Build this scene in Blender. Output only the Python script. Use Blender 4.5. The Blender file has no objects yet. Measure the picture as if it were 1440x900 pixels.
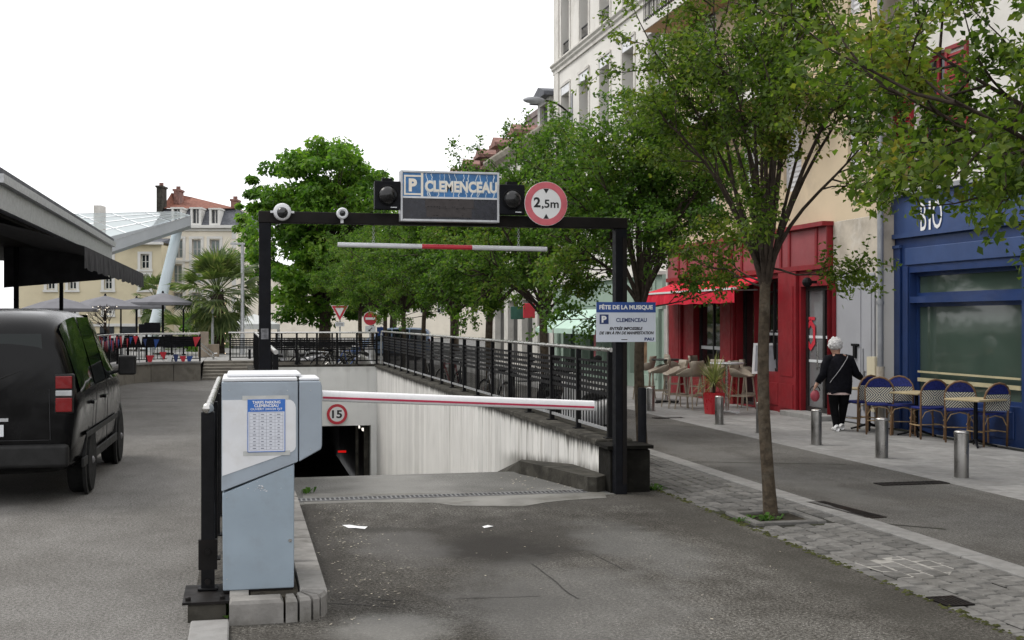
import bpy, math, random
import numpy as np
from mathutils import Matrix, Vector
PI = math.pi
# ------------------------------------------------------------------ camera, sky, sun
# world axes: x across the street (to the right), y along the street, z up; the camera stands at x=y=0
SC = bpy.context.scene
COL = SC.collection
H = 1.75
F = 1700.0
PHI = math.radians(12.6)
cam_d = bpy.data.cameras.new('camera')
cam_d.sensor_width = 36.0
cam_d.lens = F / 1440 * 36
cam_d.clip_end = 2000
cam = bpy.data.objects.new('camera', cam_d)
cam.location = (0, 0, H)
cam.rotation_euler = (PI / 2, 0, -PHI)
COL.objects.link(cam)
SC.camera = cam
SUN_EL, SUN_AZ = math.radians(52), math.radians(-60)     # azimuth from +y, negative = from the left
wd = bpy.data.worlds.new('World')
SC.world = wd
wd.use_nodes = True
nt = wd.node_tree
nt.nodes.clear()
sky = nt.nodes.new('ShaderNodeTexSky')
sky.sky_type = 'NISHITA'
sky.sun_disc = False
sky.sun_elevation = SUN_EL
sky.sun_rotation = SUN_AZ
sky.dust_density = 4.0
mx = nt.nodes.new('ShaderNodeMix')
mx.data_type = 'RGBA'
mx.inputs[0].default_value = 0.93                        # thick even cloud layer over the clear sky
mx.inputs[7].default_value = (11.6, 11.6, 11.75, 1)
bg = nt.nodes.new('ShaderNodeBackground')
bg.inputs['Strength'].default_value = 0.1
wo = nt.nodes.new('ShaderNodeOutputWorld')
nt.links.new(sky.outputs[0], mx.inputs[6])
nt.links.new(mx.outputs[2], bg.inputs['Color'])
nt.links.new(bg.outputs[0], wo.inputs['Surface'])
sd = bpy.data.lights.new('sun', 'SUN')
sd.energy = 1.25
sd.angle = math.radians(22)
sd.color = (1.0, 0.96, 0.9)
sun = bpy.data.objects.new('sun', sd)
d = Vector((math.sin(SUN_AZ) * math.cos(SUN_EL), math.cos(SUN_AZ) * math.cos(SUN_EL), math.sin(SUN_EL)))
sun.rotation_euler = (-d).to_track_quat('-Z', 'Y').to_euler()
COL.objects.link(sun)
SC.view_settings.view_transform = 'Standard'
SC.view_settings.look = 'None'
SC.view_settings.exposure = 0.38
SC.view_settings.gamma = 1.0
SC.cycles.max_bounces = 6
SC.cycles.diffuse_bounces = 3
SC.cycles.transparent_max_bounces = 4

# ------------------------------------------------------------------ places: rays of the surveyed photograph
CP, SP = math.cos(PHI), math.sin(PHI)
def at(px, py, D):
    X = (px - 720) / F * D
    return Vector((CP * X + SP * D, -SP * X + CP * D, H - (py - 450) / F * D))
def gnd(px, py, z=0.0):
    return at(px, py, (H - z) * F / (py - 450))
def onl(px, py, l):
    t = (px - 720) / F
    return at(px, py, l / (CP * t + SP))
def ons(px, py, s):
    t = (px - 720) / F
    return at(px, py, s / (CP - SP * t))
def sl(px, l):
    return onl(px, 450, l).y

# ------------------------------------------------------------------ mesh and object helpers
class M:
    def __init__(s):
        s.v = []; s.f = []; s.mi = []; s.cur = 0
    def add(s, vs, fs):
        b = len(s.v)
        s.v += [tuple(p) for p in vs]
        s.f += [tuple(b + i for i in f) for f in fs]
        s.mi += [s.cur] * len(fs)
        return s
    def box(s, x0, x1, y0, y1, z0, z1):
        return s.add([(x0,y0,z0),(x1,y0,z0),(x1,y1,z0),(x0,y1,z0),(x0,y0,z1),(x1,y0,z1),(x1,y1,z1),(x0,y1,z1)],
                     [(0,3,2,1),(4,5,6,7),(0,1,5,4),(1,2,6,5),(2,3,7,6),(3,0,4,7)])
    def cbox(s, x0, x1, y0, y1, z0, z1, c):              # box with its top edges chamfered
        return s.add([(x0,y0,z0),(x1,y0,z0),(x1,y1,z0),(x0,y1,z0),(x0,y0,z1-c),(x1,y0,z1-c),(x1,y1,z1-c),(x0,y1,z1-c),
                      (x0+c,y0+c,z1),(x1-c,y0+c,z1),(x1-c,y1-c,z1),(x0+c,y1-c,z1)],
                     [(0,1,5,4),(1,2,6,5),(2,3,7,6),(3,0,4,7),(4,5,9,8),(5,6,10,9),(6,7,11,10),(7,4,8,11),(8,9,10,11)])
    def obox(s, c, ax, ay, az):                          # oriented box: centre and three half axes
        c, ax, ay, az = Vector(c), Vector(ax), Vector(ay), Vector(az)
        vs = [c + i*ax + j*ay + k*az for k in (-1,1) for i, j in ((-1,-1),(1,-1),(1,1),(-1,1))]
        return s.add(vs, [(0,3,2,1),(4,5,6,7),(0,1,5,4),(1,2,6,5),(2,3,7,6),(3,0,4,7)])
    def bar(s, p, q, w, h, up=(0,0,1)):                  # straight bar of a rectangular section
        p, q = Vector(p), Vector(q)
        d = (q - p); a = d.normalized(); u = Vector(up)
        r = a.cross(u)
        if r.length < 1e-4: r = a.cross(Vector((0,1,0)))
        r.normalize(); u = r.cross(a)
        return s.obox((p+q)/2, d/2, r*w/2, u*h/2)
    def quad(s, *p):
        return s.add(p, [tuple(range(len(p)))])
    def ext(s, poly, vec):                               # a flat outline given a thickness
        vec = Vector(vec); n = len(poly)
        a = [Vector(p) for p in poly]
        return s.add(a + [p + vec for p in a], [tuple(range(n))[::-1], tuple(range(n, 2*n))] + [(i, (i+1) % n, n+(i+1) % n, n+i) for i in range(n)])
    def tube(s, path, rad, n=8, cap=True):
        path = [Vector(p) for p in path]
        if not isinstance(rad, (list, tuple)): rad = [rad] * len(path)
        vs = []; fs = []; pr = None
        for i, p in enumerate(path):
            a = (path[min(i+1, len(path)-1)] - path[max(i-1, 0)])
            a = a.normalized() if a.length > 1e-9 else Vector((0,0,1))
            if pr is None:
                r = a.cross(Vector((0,0,1)))
                if r.length < 1e-3: r = a.cross(Vector((0,1,0)))
            else: r = pr - a * pr.dot(a)
            r.normalize(); pr = r; u = a.cross(r)
            vs += [p + (r*math.cos(2*PI*k/n) + u*math.sin(2*PI*k/n)) * rad[i] for k in range(n)]
        for i in range(len(path)-1):
            fs += [(i*n+k, i*n+(k+1) % n, (i+1)*n+(k+1) % n, (i+1)*n+k) for k in range(n)]
        if cap: fs += [tuple(range(n))[::-1], tuple(range((len(path)-1)*n, len(path)*n))]
        return s.add(vs, fs)
    def lathe(s, prof, c=(0,0,0), n=16, axis='z', cap=True):       # profile of (radius, height)
        vs = []; fs = []
        for r, z in prof:
            for k in range(n):
                x, y = r*math.cos(2*PI*k/n), r*math.sin(2*PI*k/n)
                q = (x, y, z) if axis == 'z' else ((z, x, y) if axis == 'x' else (x, z, y))
                vs.append((c[0]+q[0], c[1]+q[1], c[2]+q[2]))
        for i in range(len(prof)-1):
            fs += [(i*n+k, i*n+(k+1) % n, (i+1)*n+(k+1) % n, (i+1)*n+k) for k in range(n)]
        if cap and prof[0][0] > 1e-6: fs.append(tuple(range(n))[::-1])
        if cap and prof[-1][0] > 1e-6: fs.append(tuple(range((len(prof)-1)*n, len(prof)*n)))
        return s.add(vs, fs)
    def sphere(s, c, r, n=12, m=8, sc=(1,1,1)):
        vs = [(c[0], c[1], c[2]-r*sc[2])]; fs = []
        for i in range(1, m):
            a = PI*i/m
            vs += [(c[0]+r*sc[0]*math.sin(a)*math.cos(2*PI*k/n), c[1]+r*sc[1]*math.sin(a)*math.sin(2*PI*k/n), c[2]-r*sc[2]*math.cos(a)) for k in range(n)]
        vs.append((c[0], c[1], c[2]+r*sc[2])); L = len(vs)-1
        fs += [(0, 1+(k+1) % n, 1+k) for k in range(n)]
        for i in range(m-2):
            fs += [(1+i*n+k, 1+i*n+(k+1) % n, 1+(i+1)*n+(k+1) % n, 1+(i+1)*n+k) for k in range(n)]
        fs += [(L, 1+(m-2)*n+k, 1+(m-2)*n+(k+1) % n) for k in range(n)]
        return s.add(vs, fs)
    def torus(s, c, R, r, axis='x', n=20, m=6, a0=0, a1=2*PI):
        full = abs(a1-a0-2*PI) < 1e-6
        pts = []
        for k in range(n+1):
            a = a0+(a1-a0)*k/n
            o = (0, math.cos(a)*R, math.sin(a)*R) if axis == 'x' else ((math.cos(a)*R, 0, math.sin(a)*R) if axis == 'y' else (math.cos(a)*R, math.sin(a)*R, 0))
            pts.append(Vector(c)+Vector(o))
        return s.tube(pts, r, m, cap=not full)
    def xf(s, mat):
        s.v = [tuple(mat @ Vector(p)) for p in s.v]; return s

WM = {}
USED = {}
def wm(o):
    return WM.get(o.name, Matrix.Identity(4))
def props(o, label=None, cat=None, group=None, kind=None):
    if label: o['label'] = label
    if cat: o['category'] = cat
    if group: o['group'] = group
    if kind: o['kind'] = kind
def T(name, label, cat, loc=(0,0,0), rz=0, group=None):   # a thing: an Empty at its base
    o = bpy.data.objects.new(name, None)
    o.empty_display_size = 0.2
    COL.objects.link(o)
    o.location = loc; o.rotation_euler = (0, 0, rz)
    WM[o.name] = Matrix.Translation(Vector(loc)) @ Matrix.Rotation(rz, 4, 'Z')
    props(o, label, cat, group)
    return o
def mk(mb, name, mats, parent=None, local=False, smooth=False, bevel=0, kind=None, label=None, cat=None, group=None, org=None):
    if not isinstance(mats, (list, tuple)): mats = [mats]
    inv = wm(parent).inverted() if (parent is not None and not local) else None
    vs = mb.v
    if inv is not None: vs = [tuple(inv @ Vector(p)) for p in vs]
    if org is None and parent is None: org = None
    if org is not None:
        vs = [(p[0]-org[0], p[1]-org[1], p[2]-org[2]) for p in vs]
    me = bpy.data.meshes.new(name)
    me.from_pydata(vs, [], mb.f)
    for m in mats: me.materials.append(m)
    if len(mats) > 1: me.polygons.foreach_set('material_index', mb.mi)
    if smooth: me.polygons.foreach_set('use_smooth', [True]*len(me.polygons))
    me.update()
    o = bpy.data.objects.new(name, me)
    COL.objects.link(o)
    if parent is not None:
        o.parent = parent
        if parent.type == 'MESH' or True: WM[o.name] = wm(parent)
    if org is not None:
        o.location = org
        WM[o.name] = Matrix.Translation(Vector(org))
    if bevel:
        b = o.modifiers.new('bevel', 'BEVEL'); b.width = bevel; b.segments = 2; b.limit_method = 'ANGLE'; b.angle_limit = math.radians(40)
        me.polygons.foreach_set('use_smooth', [True]*len(me.polygons))
        b.harden_normals = True
    if smooth == 'auto':
        me.set_sharp_from_angle(angle=math.radians(38))
    props(o, label, cat, group, kind)
    return o
def shared(o, name, loc, parent=None, rz=0, sc=None):     # another object on the same mesh
    c = o.copy(); c.name = name
    for k in ('label',):
        if k in c: del c[k]
    COL.objects.link(c)
    c.location = loc; c.rotation_euler = (0, 0, rz)
    if sc: c.scale = sc
    if parent is not None: c.parent = parent
    return c
def copy_tree(o, parent=None, label=None):
    c = o.copy(); COL.objects.link(c)
    if parent is not None: c.parent = parent
    if label: c['label'] = label
    for ch in list(o.children): copy_tree(ch, c)
    return c
def struct(mb, name, mats, **k):
    return mk(mb, name, mats, kind='structure', **k)

# ------------------------------------------------------------------ materials
def new_mat(name):
    m = bpy.data.materials.new(name); m.use_nodes = True
    n = m.node_tree; b = n.nodes['Principled BSDF']
    return m, n, b
def nd(n, t, **k):
    x = n.nodes.new(t)
    for a, v in k.items(): setattr(x, a, v)
    return x
def math_n(n, op, a, b=None, clamp=False):
    x = nd(n, 'ShaderNodeMath', operation=op, use_clamp=clamp)
    for i, v in enumerate((a, b)):
        if v is None: continue
        if isinstance(v, (int, float)): x.inputs[i].default_value = v
        else: n.links.new(v, x.inputs[i])
    return x.outputs[0]
def mixc(n, fac, a, b, blend='MIX'):
    x = nd(n, 'ShaderNodeMix', data_type='RGBA', blend_type=blend)
    for i, v in ((0, fac), (6, a), (7, b)):
        if isinstance(v, (int, float)): x.inputs[i].default_value = v
        elif isinstance(v, (tuple, list)): x.inputs[i].default_value = (*v[:3], 1)
        else: n.links.new(v, x.inputs[i])
    return x.outputs[2]
def noise(n, scale, detail=4, rough=0.55, vec=None, stretch=None):
    g = nd(n, 'ShaderNodeNewGeometry').outputs['Position'] if vec is None else vec
    if stretch:
        mp = nd(n, 'ShaderNodeMapping'); mp.inputs['Scale'].default_value = stretch
        n.links.new(g, mp.inputs[0]); g = mp.outputs[0]
    x = nd(n, 'ShaderNodeTexNoise')
    x.inputs['Scale'].default_value = scale; x.inputs['Detail'].default_value = detail; x.inputs['Roughness'].default_value = rough
    n.links.new(g, x.inputs['Vector'])
    return x.outputs['Fac']
def ramp(n, fac, lo, hi, a=0.0, b=1.0):                   # smooth map of fac from lo..hi to a..b
    x = nd(n, 'ShaderNodeMapRange', interpolation_type='SMOOTHSTEP')
    x.inputs[1].default_value = lo; x.inputs[2].default_value = hi; x.inputs[3].default_value = a; x.inputs[4].default_value = b
    n.links.new(fac, x.inputs[0])
    return x.outputs[0]
def bumpn(n, b, h, dist, strength=1.0):
    x = nd(n, 'ShaderNodeBump'); x.inputs['Distance'].default_value = dist; x.inputs['Strength'].default_value = strength
    n.links.new(h, x.inputs['Height']); n.links.new(x.outputs[0], b.inputs['Normal'])
def pm(name, c, var=0.15, scale=6, rough=0.65, metal=0.0, bump=0.0, bscale=60, rnd=0.0, dirt=None, spec=None, coat=0):
    m, n, b = new_mat(name)
    lo = tuple(max(0, x*(1-var)) for x in c); hi = tuple(min(1, x*(1+var)) for x in c)
    col = mixc(n, ramp(n, noise(n, scale, 5), 0.3, 0.7), lo, hi)
    if rnd:
        oi = nd(n, 'ShaderNodeObjectInfo').outputs['Random']
        col = mixc(n, 1.0, col, mixc(n, oi, (1-rnd,)*3, (1+rnd,)*3), 'MULTIPLY')
    if dirt:                                              # (colour, amount, scale)
        f = ramp(n, noise(n, dirt[2], 6, 0.65), 0.48, 0.72, 0, dirt[1])
        col = mixc(n, f, col, dirt[0])
    n.links.new(col, b.inputs['Base Color'])
    r = ramp(n, noise(n, scale*2.3, 3), 0.3, 0.7, max(0.02, rough-0.08), min(1, rough+0.08))
    n.links.new(r, b.inputs['Roughness'])
    b.inputs['Metallic'].default_value = metal
    if spec is None and rough >= 0.6: spec = 0.2
    if spec is not None: b.inputs['Specular IOR Level'].default_value = spec
    if coat: b.inputs['Coat Weight'].default_value = coat
    if bump: bumpn(n, b, noise(n, bscale, 4), bump)
    return m
def flat(name, c, rough=0.6, emit=0):
    m, n, b = new_mat(name)
    b.inputs['Base Color'].default_value = (*c, 1); b.inputs['Roughness'].default_value = rough
    if emit:
        b.inputs['Emission Color'].default_value = (*c, 1); b.inputs['Emission Strength'].default_value = emit
    return m
def asphalt(name, c1, c2, stains=(), spot=0.25, mot=1.0):
    m, n, b = new_mat(name)
    fine = noise(n, 48, 4, 0.75)
    fine2 = noise(n, 150, 2, 0.8)
    col = mixc(n, ramp(n, fine, 0.38, 0.62), c1, c2)
    col = mixc(n, 1.0, col, mixc(n, ramp(n, fine2, 0.36, 0.64), (0.5,0.5,0.5), (1.5,1.5,1.5)), 'MULTIPLY')
    for sc_, lim, chip in ((42, 0.2, (0.34,0.33,0.31)), (30, 0.17, (0.025,0.024,0.022))):
        vor = nd(n, 'ShaderNodeTexVoronoi'); vor.inputs['Scale'].default_value = sc_
        n.links.new(nd(n, 'ShaderNodeNewGeometry').outputs['Position'], vor.inputs['Vector'])
        col = mixc(n, ramp(n, vor.outputs['Distance'], lim*.55, lim, spot*1.6, 0), col, chip)
    big = noise(n, 0.5, 7, 0.62)
    col = mixc(n, 1.0, col, mixc(n, ramp(n, big, 0.34, 0.66), tuple(1-(1-x)*mot for x in (0.62,0.60,0.57)), (1+.3*mot,)*3), 'MULTIPLY')
    mid = noise(n, 3.2, 7, 0.72, stretch=(1.6, 0.8, 1))
    col = mixc(n, 1.0, col, mixc(n, ramp(n, mid, 0.32, 0.68), tuple(1-(1-x)*mot for x in (0.72,0.71,0.69)), (1+.18*mot,)*3), 'MULTIPLY')
    sep = nd(n, 'ShaderNodeSeparateXYZ'); n.links.new(nd(n, 'ShaderNodeNewGeometry').outputs['Position'], sep.inputs[0])
    edge = noise(n, 2.2, 6, 0.7)
    for (l, s, rx, ry, amt, sc) in stains:
        dx = math_n(n, 'DIVIDE', math_n(n, 'SUBTRACT', sep.outputs[0], l), rx)
        dy = math_n(n, 'DIVIDE', math_n(n, 'SUBTRACT', sep.outputs[1], s), ry)
        q = math_n(n, 'ADD', math_n(n, 'MULTIPLY', dx, dx), math_n(n, 'MULTIPLY', dy, dy))
        q = math_n(n, 'ADD', q, math_n(n, 'MULTIPLY', math_n(n, 'SUBTRACT', edge, 0.5), 2.2))
        col = mixc(n, ramp(n, q, 0.1, 1.1, amt, 0), col, sc)
    n.links.new(col, b.inputs['Base Color'])
    b.inputs['Roughness'].default_value = 0.85; b.inputs['Specular IOR Level'].default_value = 0.18
    bumpn(n, b, fine, 0.007, 0.9)
    return m
def leafmat(name, cols, trans=0.35, rough=0.45, noise_scale=1.2):
    m, n, b = new_mat(name)
    isl = nd(n, 'ShaderNodeNewGeometry').outputs['Random Per Island']
    cr = nd(n, 'ShaderNodeValToRGB')
    while len(cr.color_ramp.elements) < len(cols): cr.color_ramp.elements.new(0.5)
    for i, c in enumerate(cols):
        e = cr.color_ramp.elements[i]; e.position = i/(len(cols)-1); e.color = (*c, 1)
    f = math_n(n, 'ADD', math_n(n, 'MULTIPLY', isl, 0.55), ramp(n, noise(n, noise_scale, 3), 0.32, 0.68, 0, 0.45))
    n.links.new(f, cr.inputs[0])
    n.links.new(cr.outputs[0], b.inputs['Base Color'])
    b.inputs['Roughness'].default_value = rough; b.inputs['Specular IOR Level'].default_value = .22
    tr = nd(n, 'ShaderNodeBsdfTranslucent'); n.links.new(mixc(n, 1.0, cr.outputs[0], (1.3, 1.5, 0.7), 'MULTIPLY'), tr.inputs[0])
    ms = nd(n, 'ShaderNodeMixShader'); ms.inputs[0].default_value = trans
    n.links.new(b.outputs[0], ms.inputs[1]); n.links.new(tr.outputs[0], ms.inputs[2])
    n.links.new(ms.outputs[0], n.nodes['Material Output'].inputs['Surface'])
    return m
def glassmat(name, c=(0.02,0.025,0.03), rough=0.04):
    m, n, b = new_mat(name)
    n.links.new(mixc(n, noise(n, 0.9, 3), tuple(x*0.6 for x in c), tuple(x*1.4 for x in c)), b.inputs['Base Color'])
    b.inputs['Roughness'].default_value = rough; b.inputs['Specular IOR Level'].default_value = 0.6
    bumpn(n, b, noise(n, 1.5, 2), 0.002)
    return m

MT = {}
MT['black'] = pm('black_paint', (0.005,0.0055,0.008), 0.3, 9, 0.55, bump=0.0006, bscale=300, dirt=((0.012,0.011,0.010), 0.35, 7), spec=.14)
MT['rail_black'] = pm('railing_paint', (0.006,0.006,0.007), 0.3, 9, 0.55, spec=.16)
MT['rust_black'] = pm('brown_black_paint', (0.009,0.0075,0.007), 0.4, 3, 0.6, dirt=((0.022,0.012,0.008), 0.5, 2.5), spec=.18)
MT['steel'] = pm('brushed_steel', (0.55,0.54,0.52), 0.1, 4, 0.3, metal=1, dirt=((0.2,0.18,0.16), 0.4, 10))
MT['galv'] = pm('galvanised_steel', (0.45,0.46,0.47), 0.12, 12, 0.5, metal=0.6)
MT['alu'] = pm('aluminium_frame', (0.5,0.51,0.53), 0.1, 7, 0.4, metal=0.5)
MT['bluegrey'] = pm('blue_grey_cabinet_paint', (0.27,0.33,0.385), 0.06, 3, 0.45, dirt=((0.19,0.2,0.2), 0.22, 7))
MT['bluegrey2'] = pm('grey_hood_paint', (0.29,0.335,0.385), 0.06, 3, 0.45, dirt=((0.2,0.21,0.22), 0.3, 5))
MT['white'] = pm('white_paint', (0.66,0.67,0.69), 0.04, 5, 0.45, dirt=((0.5,0.48,0.44), 0.3, 6))
MT['white_clean'] = pm('white_enamel', (0.8,0.8,0.8), 0.02, 5, 0.4)
MT['signwhite'] = pm('sign_white', (0.66,0.68,0.7), 0.03, 5, 0.45)
MT['red_sign'] = pm('sign_red', (0.55,0.03,0.05), 0.08, 5, 0.45)
MT['red_faded'] = pm('faded_red', (0.60,0.13,0.16), 0.1, 8, 0.5)
MT['boom_red'] = pm('boom_red_tape', (0.42,0.015,0.06), 0.1, 8, 0.4)
MT['black_print'] = flat('black_print', (0.01,0.01,0.012))
MT['blue_print'] = pm('blue_print', (0.02,0.07,0.28), 0.08, 6, 0.5)
MT['navy_print'] = flat('navy_print', (0.02,0.04,0.14))
MT['white_print'] = flat('white_print', (0.8,0.8,0.8))
MT['concrete'] = pm('kerb_concrete', (0.25,0.24,0.225), 0.2, 5, 0.9, bump=0.004, bscale=40, rnd=0.12, dirt=((0.08,0.075,0.06), 0.75, 3.0))
MT['dark_concrete'] = pm('mossy_dark_concrete', (0.045,0.042,0.035), 0.45, 4, 0.95, bump=0.008, bscale=22, dirt=((0.12,0.115,0.10), 0.45, 7))
MT['coping'] = pm('dark_coping', (0.045,0.042,0.035), 0.4, 5, 0.95, bump=0.006, bscale=30, rnd=0.15, dirt=((0.16,0.15,0.13), 0.5, 9))
MT['cobble'] = pm('granite_sett', (0.145,0.141,0.134), 0.2, 14, 0.85, bump=0.004, bscale=45, rnd=0.25, dirt=((0.085,0.08,0.07), 0.5, 1.7))
MT['slab'] = pm('pale_paving_slab', (0.25,0.246,0.238), 0.12, 6, 0.75, bump=0.0015, bscale=50, rnd=0.13, dirt=((0.18,0.17,0.16), 0.5, 2.2))
MT['granite_kerb'] = pm('granite_kerb', (0.25,0.246,0.238), 0.12, 9, 0.8, bump=0.002, bscale=60, rnd=0.1, dirt=((0.18,0.17,0.16), 0.4, 4))
MT['mortar'] = pm('dark_joint', (0.028,0.027,0.023), 0.4, 9, 0.95, bump=0.004, bscale=50, dirt=((0.06,0.075,0.02), 0.5, 3))
MT['palemortar'] = pm('pale_new_mortar', (0.30,0.29,0.27), 0.2, 12, 0.9)
MT['soil'] = pm('soil', (0.035,0.03,0.022), 0.5, 12, 0.95, bump=0.02, bscale=18)
MT['moss'] = pm('moss', (0.055,0.06,0.018), 0.5, 14, 0.95, bump=0.02, bscale=50)
MT['rampc'] = pm('ramp_concrete', (0.21,0.205,0.19), 0.22, 1.5, 0.9, bump=0.003, bscale=60, dirt=((0.09,0.085,0.07), 0.7, 1.6))
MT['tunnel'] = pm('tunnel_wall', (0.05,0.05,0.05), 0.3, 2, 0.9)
MT['glass'] = glassmat('window_glass')
MT['shopglass'] = glassmat('shop_glass', (0.012,0.013,0.014), 0.03)
MT['trunk'] = pm('bark', (0.066,0.051,0.036), 0.35, 16, 0.9, bump=0.014, bscale=30, dirt=((0.13,0.115,0.09), 0.45, 9))
MT['branch'] = pm('dark_bark', (0.05,0.038,0.03), 0.35, 16, 0.9, bump=0.004, bscale=60)
MT['leaf'] = leafmat('myrtle_leaf', [(0.030,0.058,0.012),(0.062,0.108,0.018),(0.105,0.158,0.026),(0.165,0.21,0.036),(0.22,0.165,0.045)], trans=.5)
MT['leaf2'] = leafmat('dark_street_leaf', [(0.024,0.058,0.012),(0.052,0.11,0.019),(0.088,0.165,0.028),(0.135,0.215,0.037),(0.185,0.185,0.045)], trans=.5)
MT['leafbig'] = leafmat('plane_leaf', [(0.028,0.075,0.010),(0.055,0.13,0.016),(0.095,0.19,0.026),(0.145,0.25,0.035),(0.21,0.30,0.05)], noise_scale=0.5, trans=.5)
MT['palm'] = leafmat('palm_leaf', [(0.045,0.075,0.025),(0.085,0.125,0.042),(0.14,0.18,0.065),(0.22,0.22,0.10)], noise_scale=2)
MT['weed'] = leafmat('weed_leaf', [(0.03,0.08,0.012),(0.06,0.14,0.02),(0.10,0.18,0.035)], noise_scale=9)
MT['spiky'] = leafmat('variegated_leaf', [(0.12,0.14,0.05),(0.25,0.26,0.12),(0.42,0.40,0.22)], noise_scale=9)
def obj_text(body, name, mat, parent, c, xdir, up, w=None, h=None, bold=0.0, thick=0.001, shear=0.0):
    """flat lettering fitted to width w and/or cap height h, centred on c, facing xdir x up"""
    cu = bpy.data.curves.new(name, 'FONT')
    cu.body = body; cu.size = 1; cu.offset = bold; cu.shear = shear; cu.fill_mode = 'FRONT'; cu.resolution_u = 3
    cu.extrude = 0
    tmp = bpy.data.objects.new('tmp', cu)
    COL.objects.link(tmp)
    me0 = tmp.to_mesh()
    vs = np.array([v.co[:] for v in me0.vertices]); fs = [tuple(p.vertices) for p in me0.polygons]
    tmp.to_mesh_clear(); bpy.data.objects.remove(tmp)
    lo, hi = vs.min(0), vs.max(0)
    sx = w/(hi[0]-lo[0]) if w else None
    sy = h/(hi[1]-lo[1]) if h else None
    sx = sx or sy; sy = sy or sx
    x, u = Vector(xdir).normalized(), Vector(up).normalized()
    nrm = x.cross(u)
    c = Vector(c)
    pts = [c + x*((p[0]-(lo[0]+hi[0])/2)*sx) + u*((p[1]-(lo[1]+hi[1])/2)*sy) + nrm*thick for p in vs]
    mb = M(); mb.add(pts, fs)
    return mk(mb, name, mat, parent)
def wall_open(mb, mp, u0, u1, z0, z1, ops, depth):
    us = sorted({u0, u1, *[o[0] for o in ops], *[o[1] for o in ops]})
    zs = sorted({z0, z1, *[o[2] for o in ops], *[o[3] for o in ops]})
    us = [u for u in us if u0 <= u <= u1]; zs = [z for z in zs if z0 <= z <= z1]
    for a, b in zip(us, us[1:]):
        for c, e in zip(zs, zs[1:]):
            um, zm = (a+b)/2, (c+e)/2
            if any(o[0] < um < o[1] and o[2] < zm < o[3] for o in ops): continue
            mb.quad(mp(a,0,c), mp(b,0,c), mp(b,0,e), mp(a,0,e))
    for a, b, c, e in ops:
        mb.quad(mp(a,0,c), mp(a,depth,c), mp(a,depth,e), mp(a,0,e))
        mb.quad(mp(b,0,c), mp(b,0,e), mp(b,depth,e), mp(b,depth,c))
        mb.quad(mp(a,0,e), mp(a,depth,e), mp(b,depth,e), mp(b,0,e))
        mb.quad(mp(a,0,c), mp(b,0,c), mp(b,depth,c), mp(a,depth,c))
def mbox(mb, mp, u0, u1, w0, w1, z0, z1):
    vs = [mp(u,w,z) for z in (z0,z1) for u, w in ((u0,w0),(u1,w0),(u1,w1),(u0,w1))]
    mb.add(vs, [(0,3,2,1),(4,5,6,7),(0,1,5,4),(1,2,6,5),(2,3,7,6),(3,0,4,7)])
def window(parent, mp, u0, u1, z0, z1, w, fr, gl, cols=2, rows=3, t=0.06, sill=None, name='window'):
    m = M()
    mbox(m, mp, u0, u0+t, w, w+0.06, z0, z1); mbox(m, mp, u1-t, u1, w, w+0.06, z0, z1)
    mbox(m, mp, u0+t, u1-t, w+0.002, w+0.058, z0, z0+t); mbox(m, mp, u0+t, u1-t, w+0.002, w+0.058, z1-t, z1)
    for i in range(1, cols):
        u = u0+(u1-u0)*i/cols
        mbox(m, mp, u-t*0.45, u+t*0.45, w+0.004, w+0.056, z0+t, z1-t)
    for j in range(1, rows):
        z = z0+(z1-z0)*j/rows
        mbox(m, mp, u0+t, u1-t, w+0.01, w+0.05, z-t*0.25, z+t*0.25)
    o = mk(m, name, fr, parent)
    g = M(); g.quad(mp(u0+t*.5,w+0.03,z0+t*.5), mp(u1-t*.5,w+0.03,z0+t*.5), mp(u1-t*.5,w+0.03,z1-t*.5), mp(u0+t*.5,w+0.03,z1-t*.5))
    mk(g, 'pane', gl, o)
    if sill:
        q = M(); mbox(q, mp, u0-0.08, u1+0.08, -0.09, w, z0-0.1, z0-0.002); mk(q, 'sill', sill, o)
    return o
# ================================================================== GROUND
X0, X1 = 0.48, 3.66                # ramp, from its left wall to its right wall
SR, SB = 12.15, 33.6               # ramp from the drain to the portal wall
g = M()
hx0, hx1, hy0, hy1 = X0-0.15, X1+0.15, SR, SB+16.2
big = 600
for x0, x1, y0, y1 in ((-big,hx0,-big,big),(hx1,big,-big,big),(hx0,hx1,-big,hy0),(hx0,hx1,hy1,big)):
    g.quad((x0,y0,-0.05),(x1,y0,-0.05),(x1,y1,-0.05),(x0,y1,-0.05))
struct(g, 'ground', asphalt('far_ground', (0.1,0.1,0.1), (0.16,0.16,0.155)))
# left road: lighter worn asphalt
g = M(); g.quad((-30,-6,0.0),(-0.29,-6,0.0),(-0.29,12.2,0.0),(-30,12.2,0)); g.quad((-30,12.2,0),(0.18,12.2,0),(0.18,60,0),(-30,60,0))
g.quad((0.18,34.2,0),(3.9,34.2,0),(3.9,60,0),(0.18,60,0))
struct(g, 'road', asphalt('worn_road_asphalt', (0.098,0.094,0.087), (0.205,0.198,0.187), [(-2.4,9,0.5,9,0.25,(0.24,0.235,0.225)), (-3.5,24,2.0,0.3,0.45,(0.07,0.07,0.07)), (-1.6,27,0.8,0.15,0.6,(0.06,0.06,0.06))], mot=.4))
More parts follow.
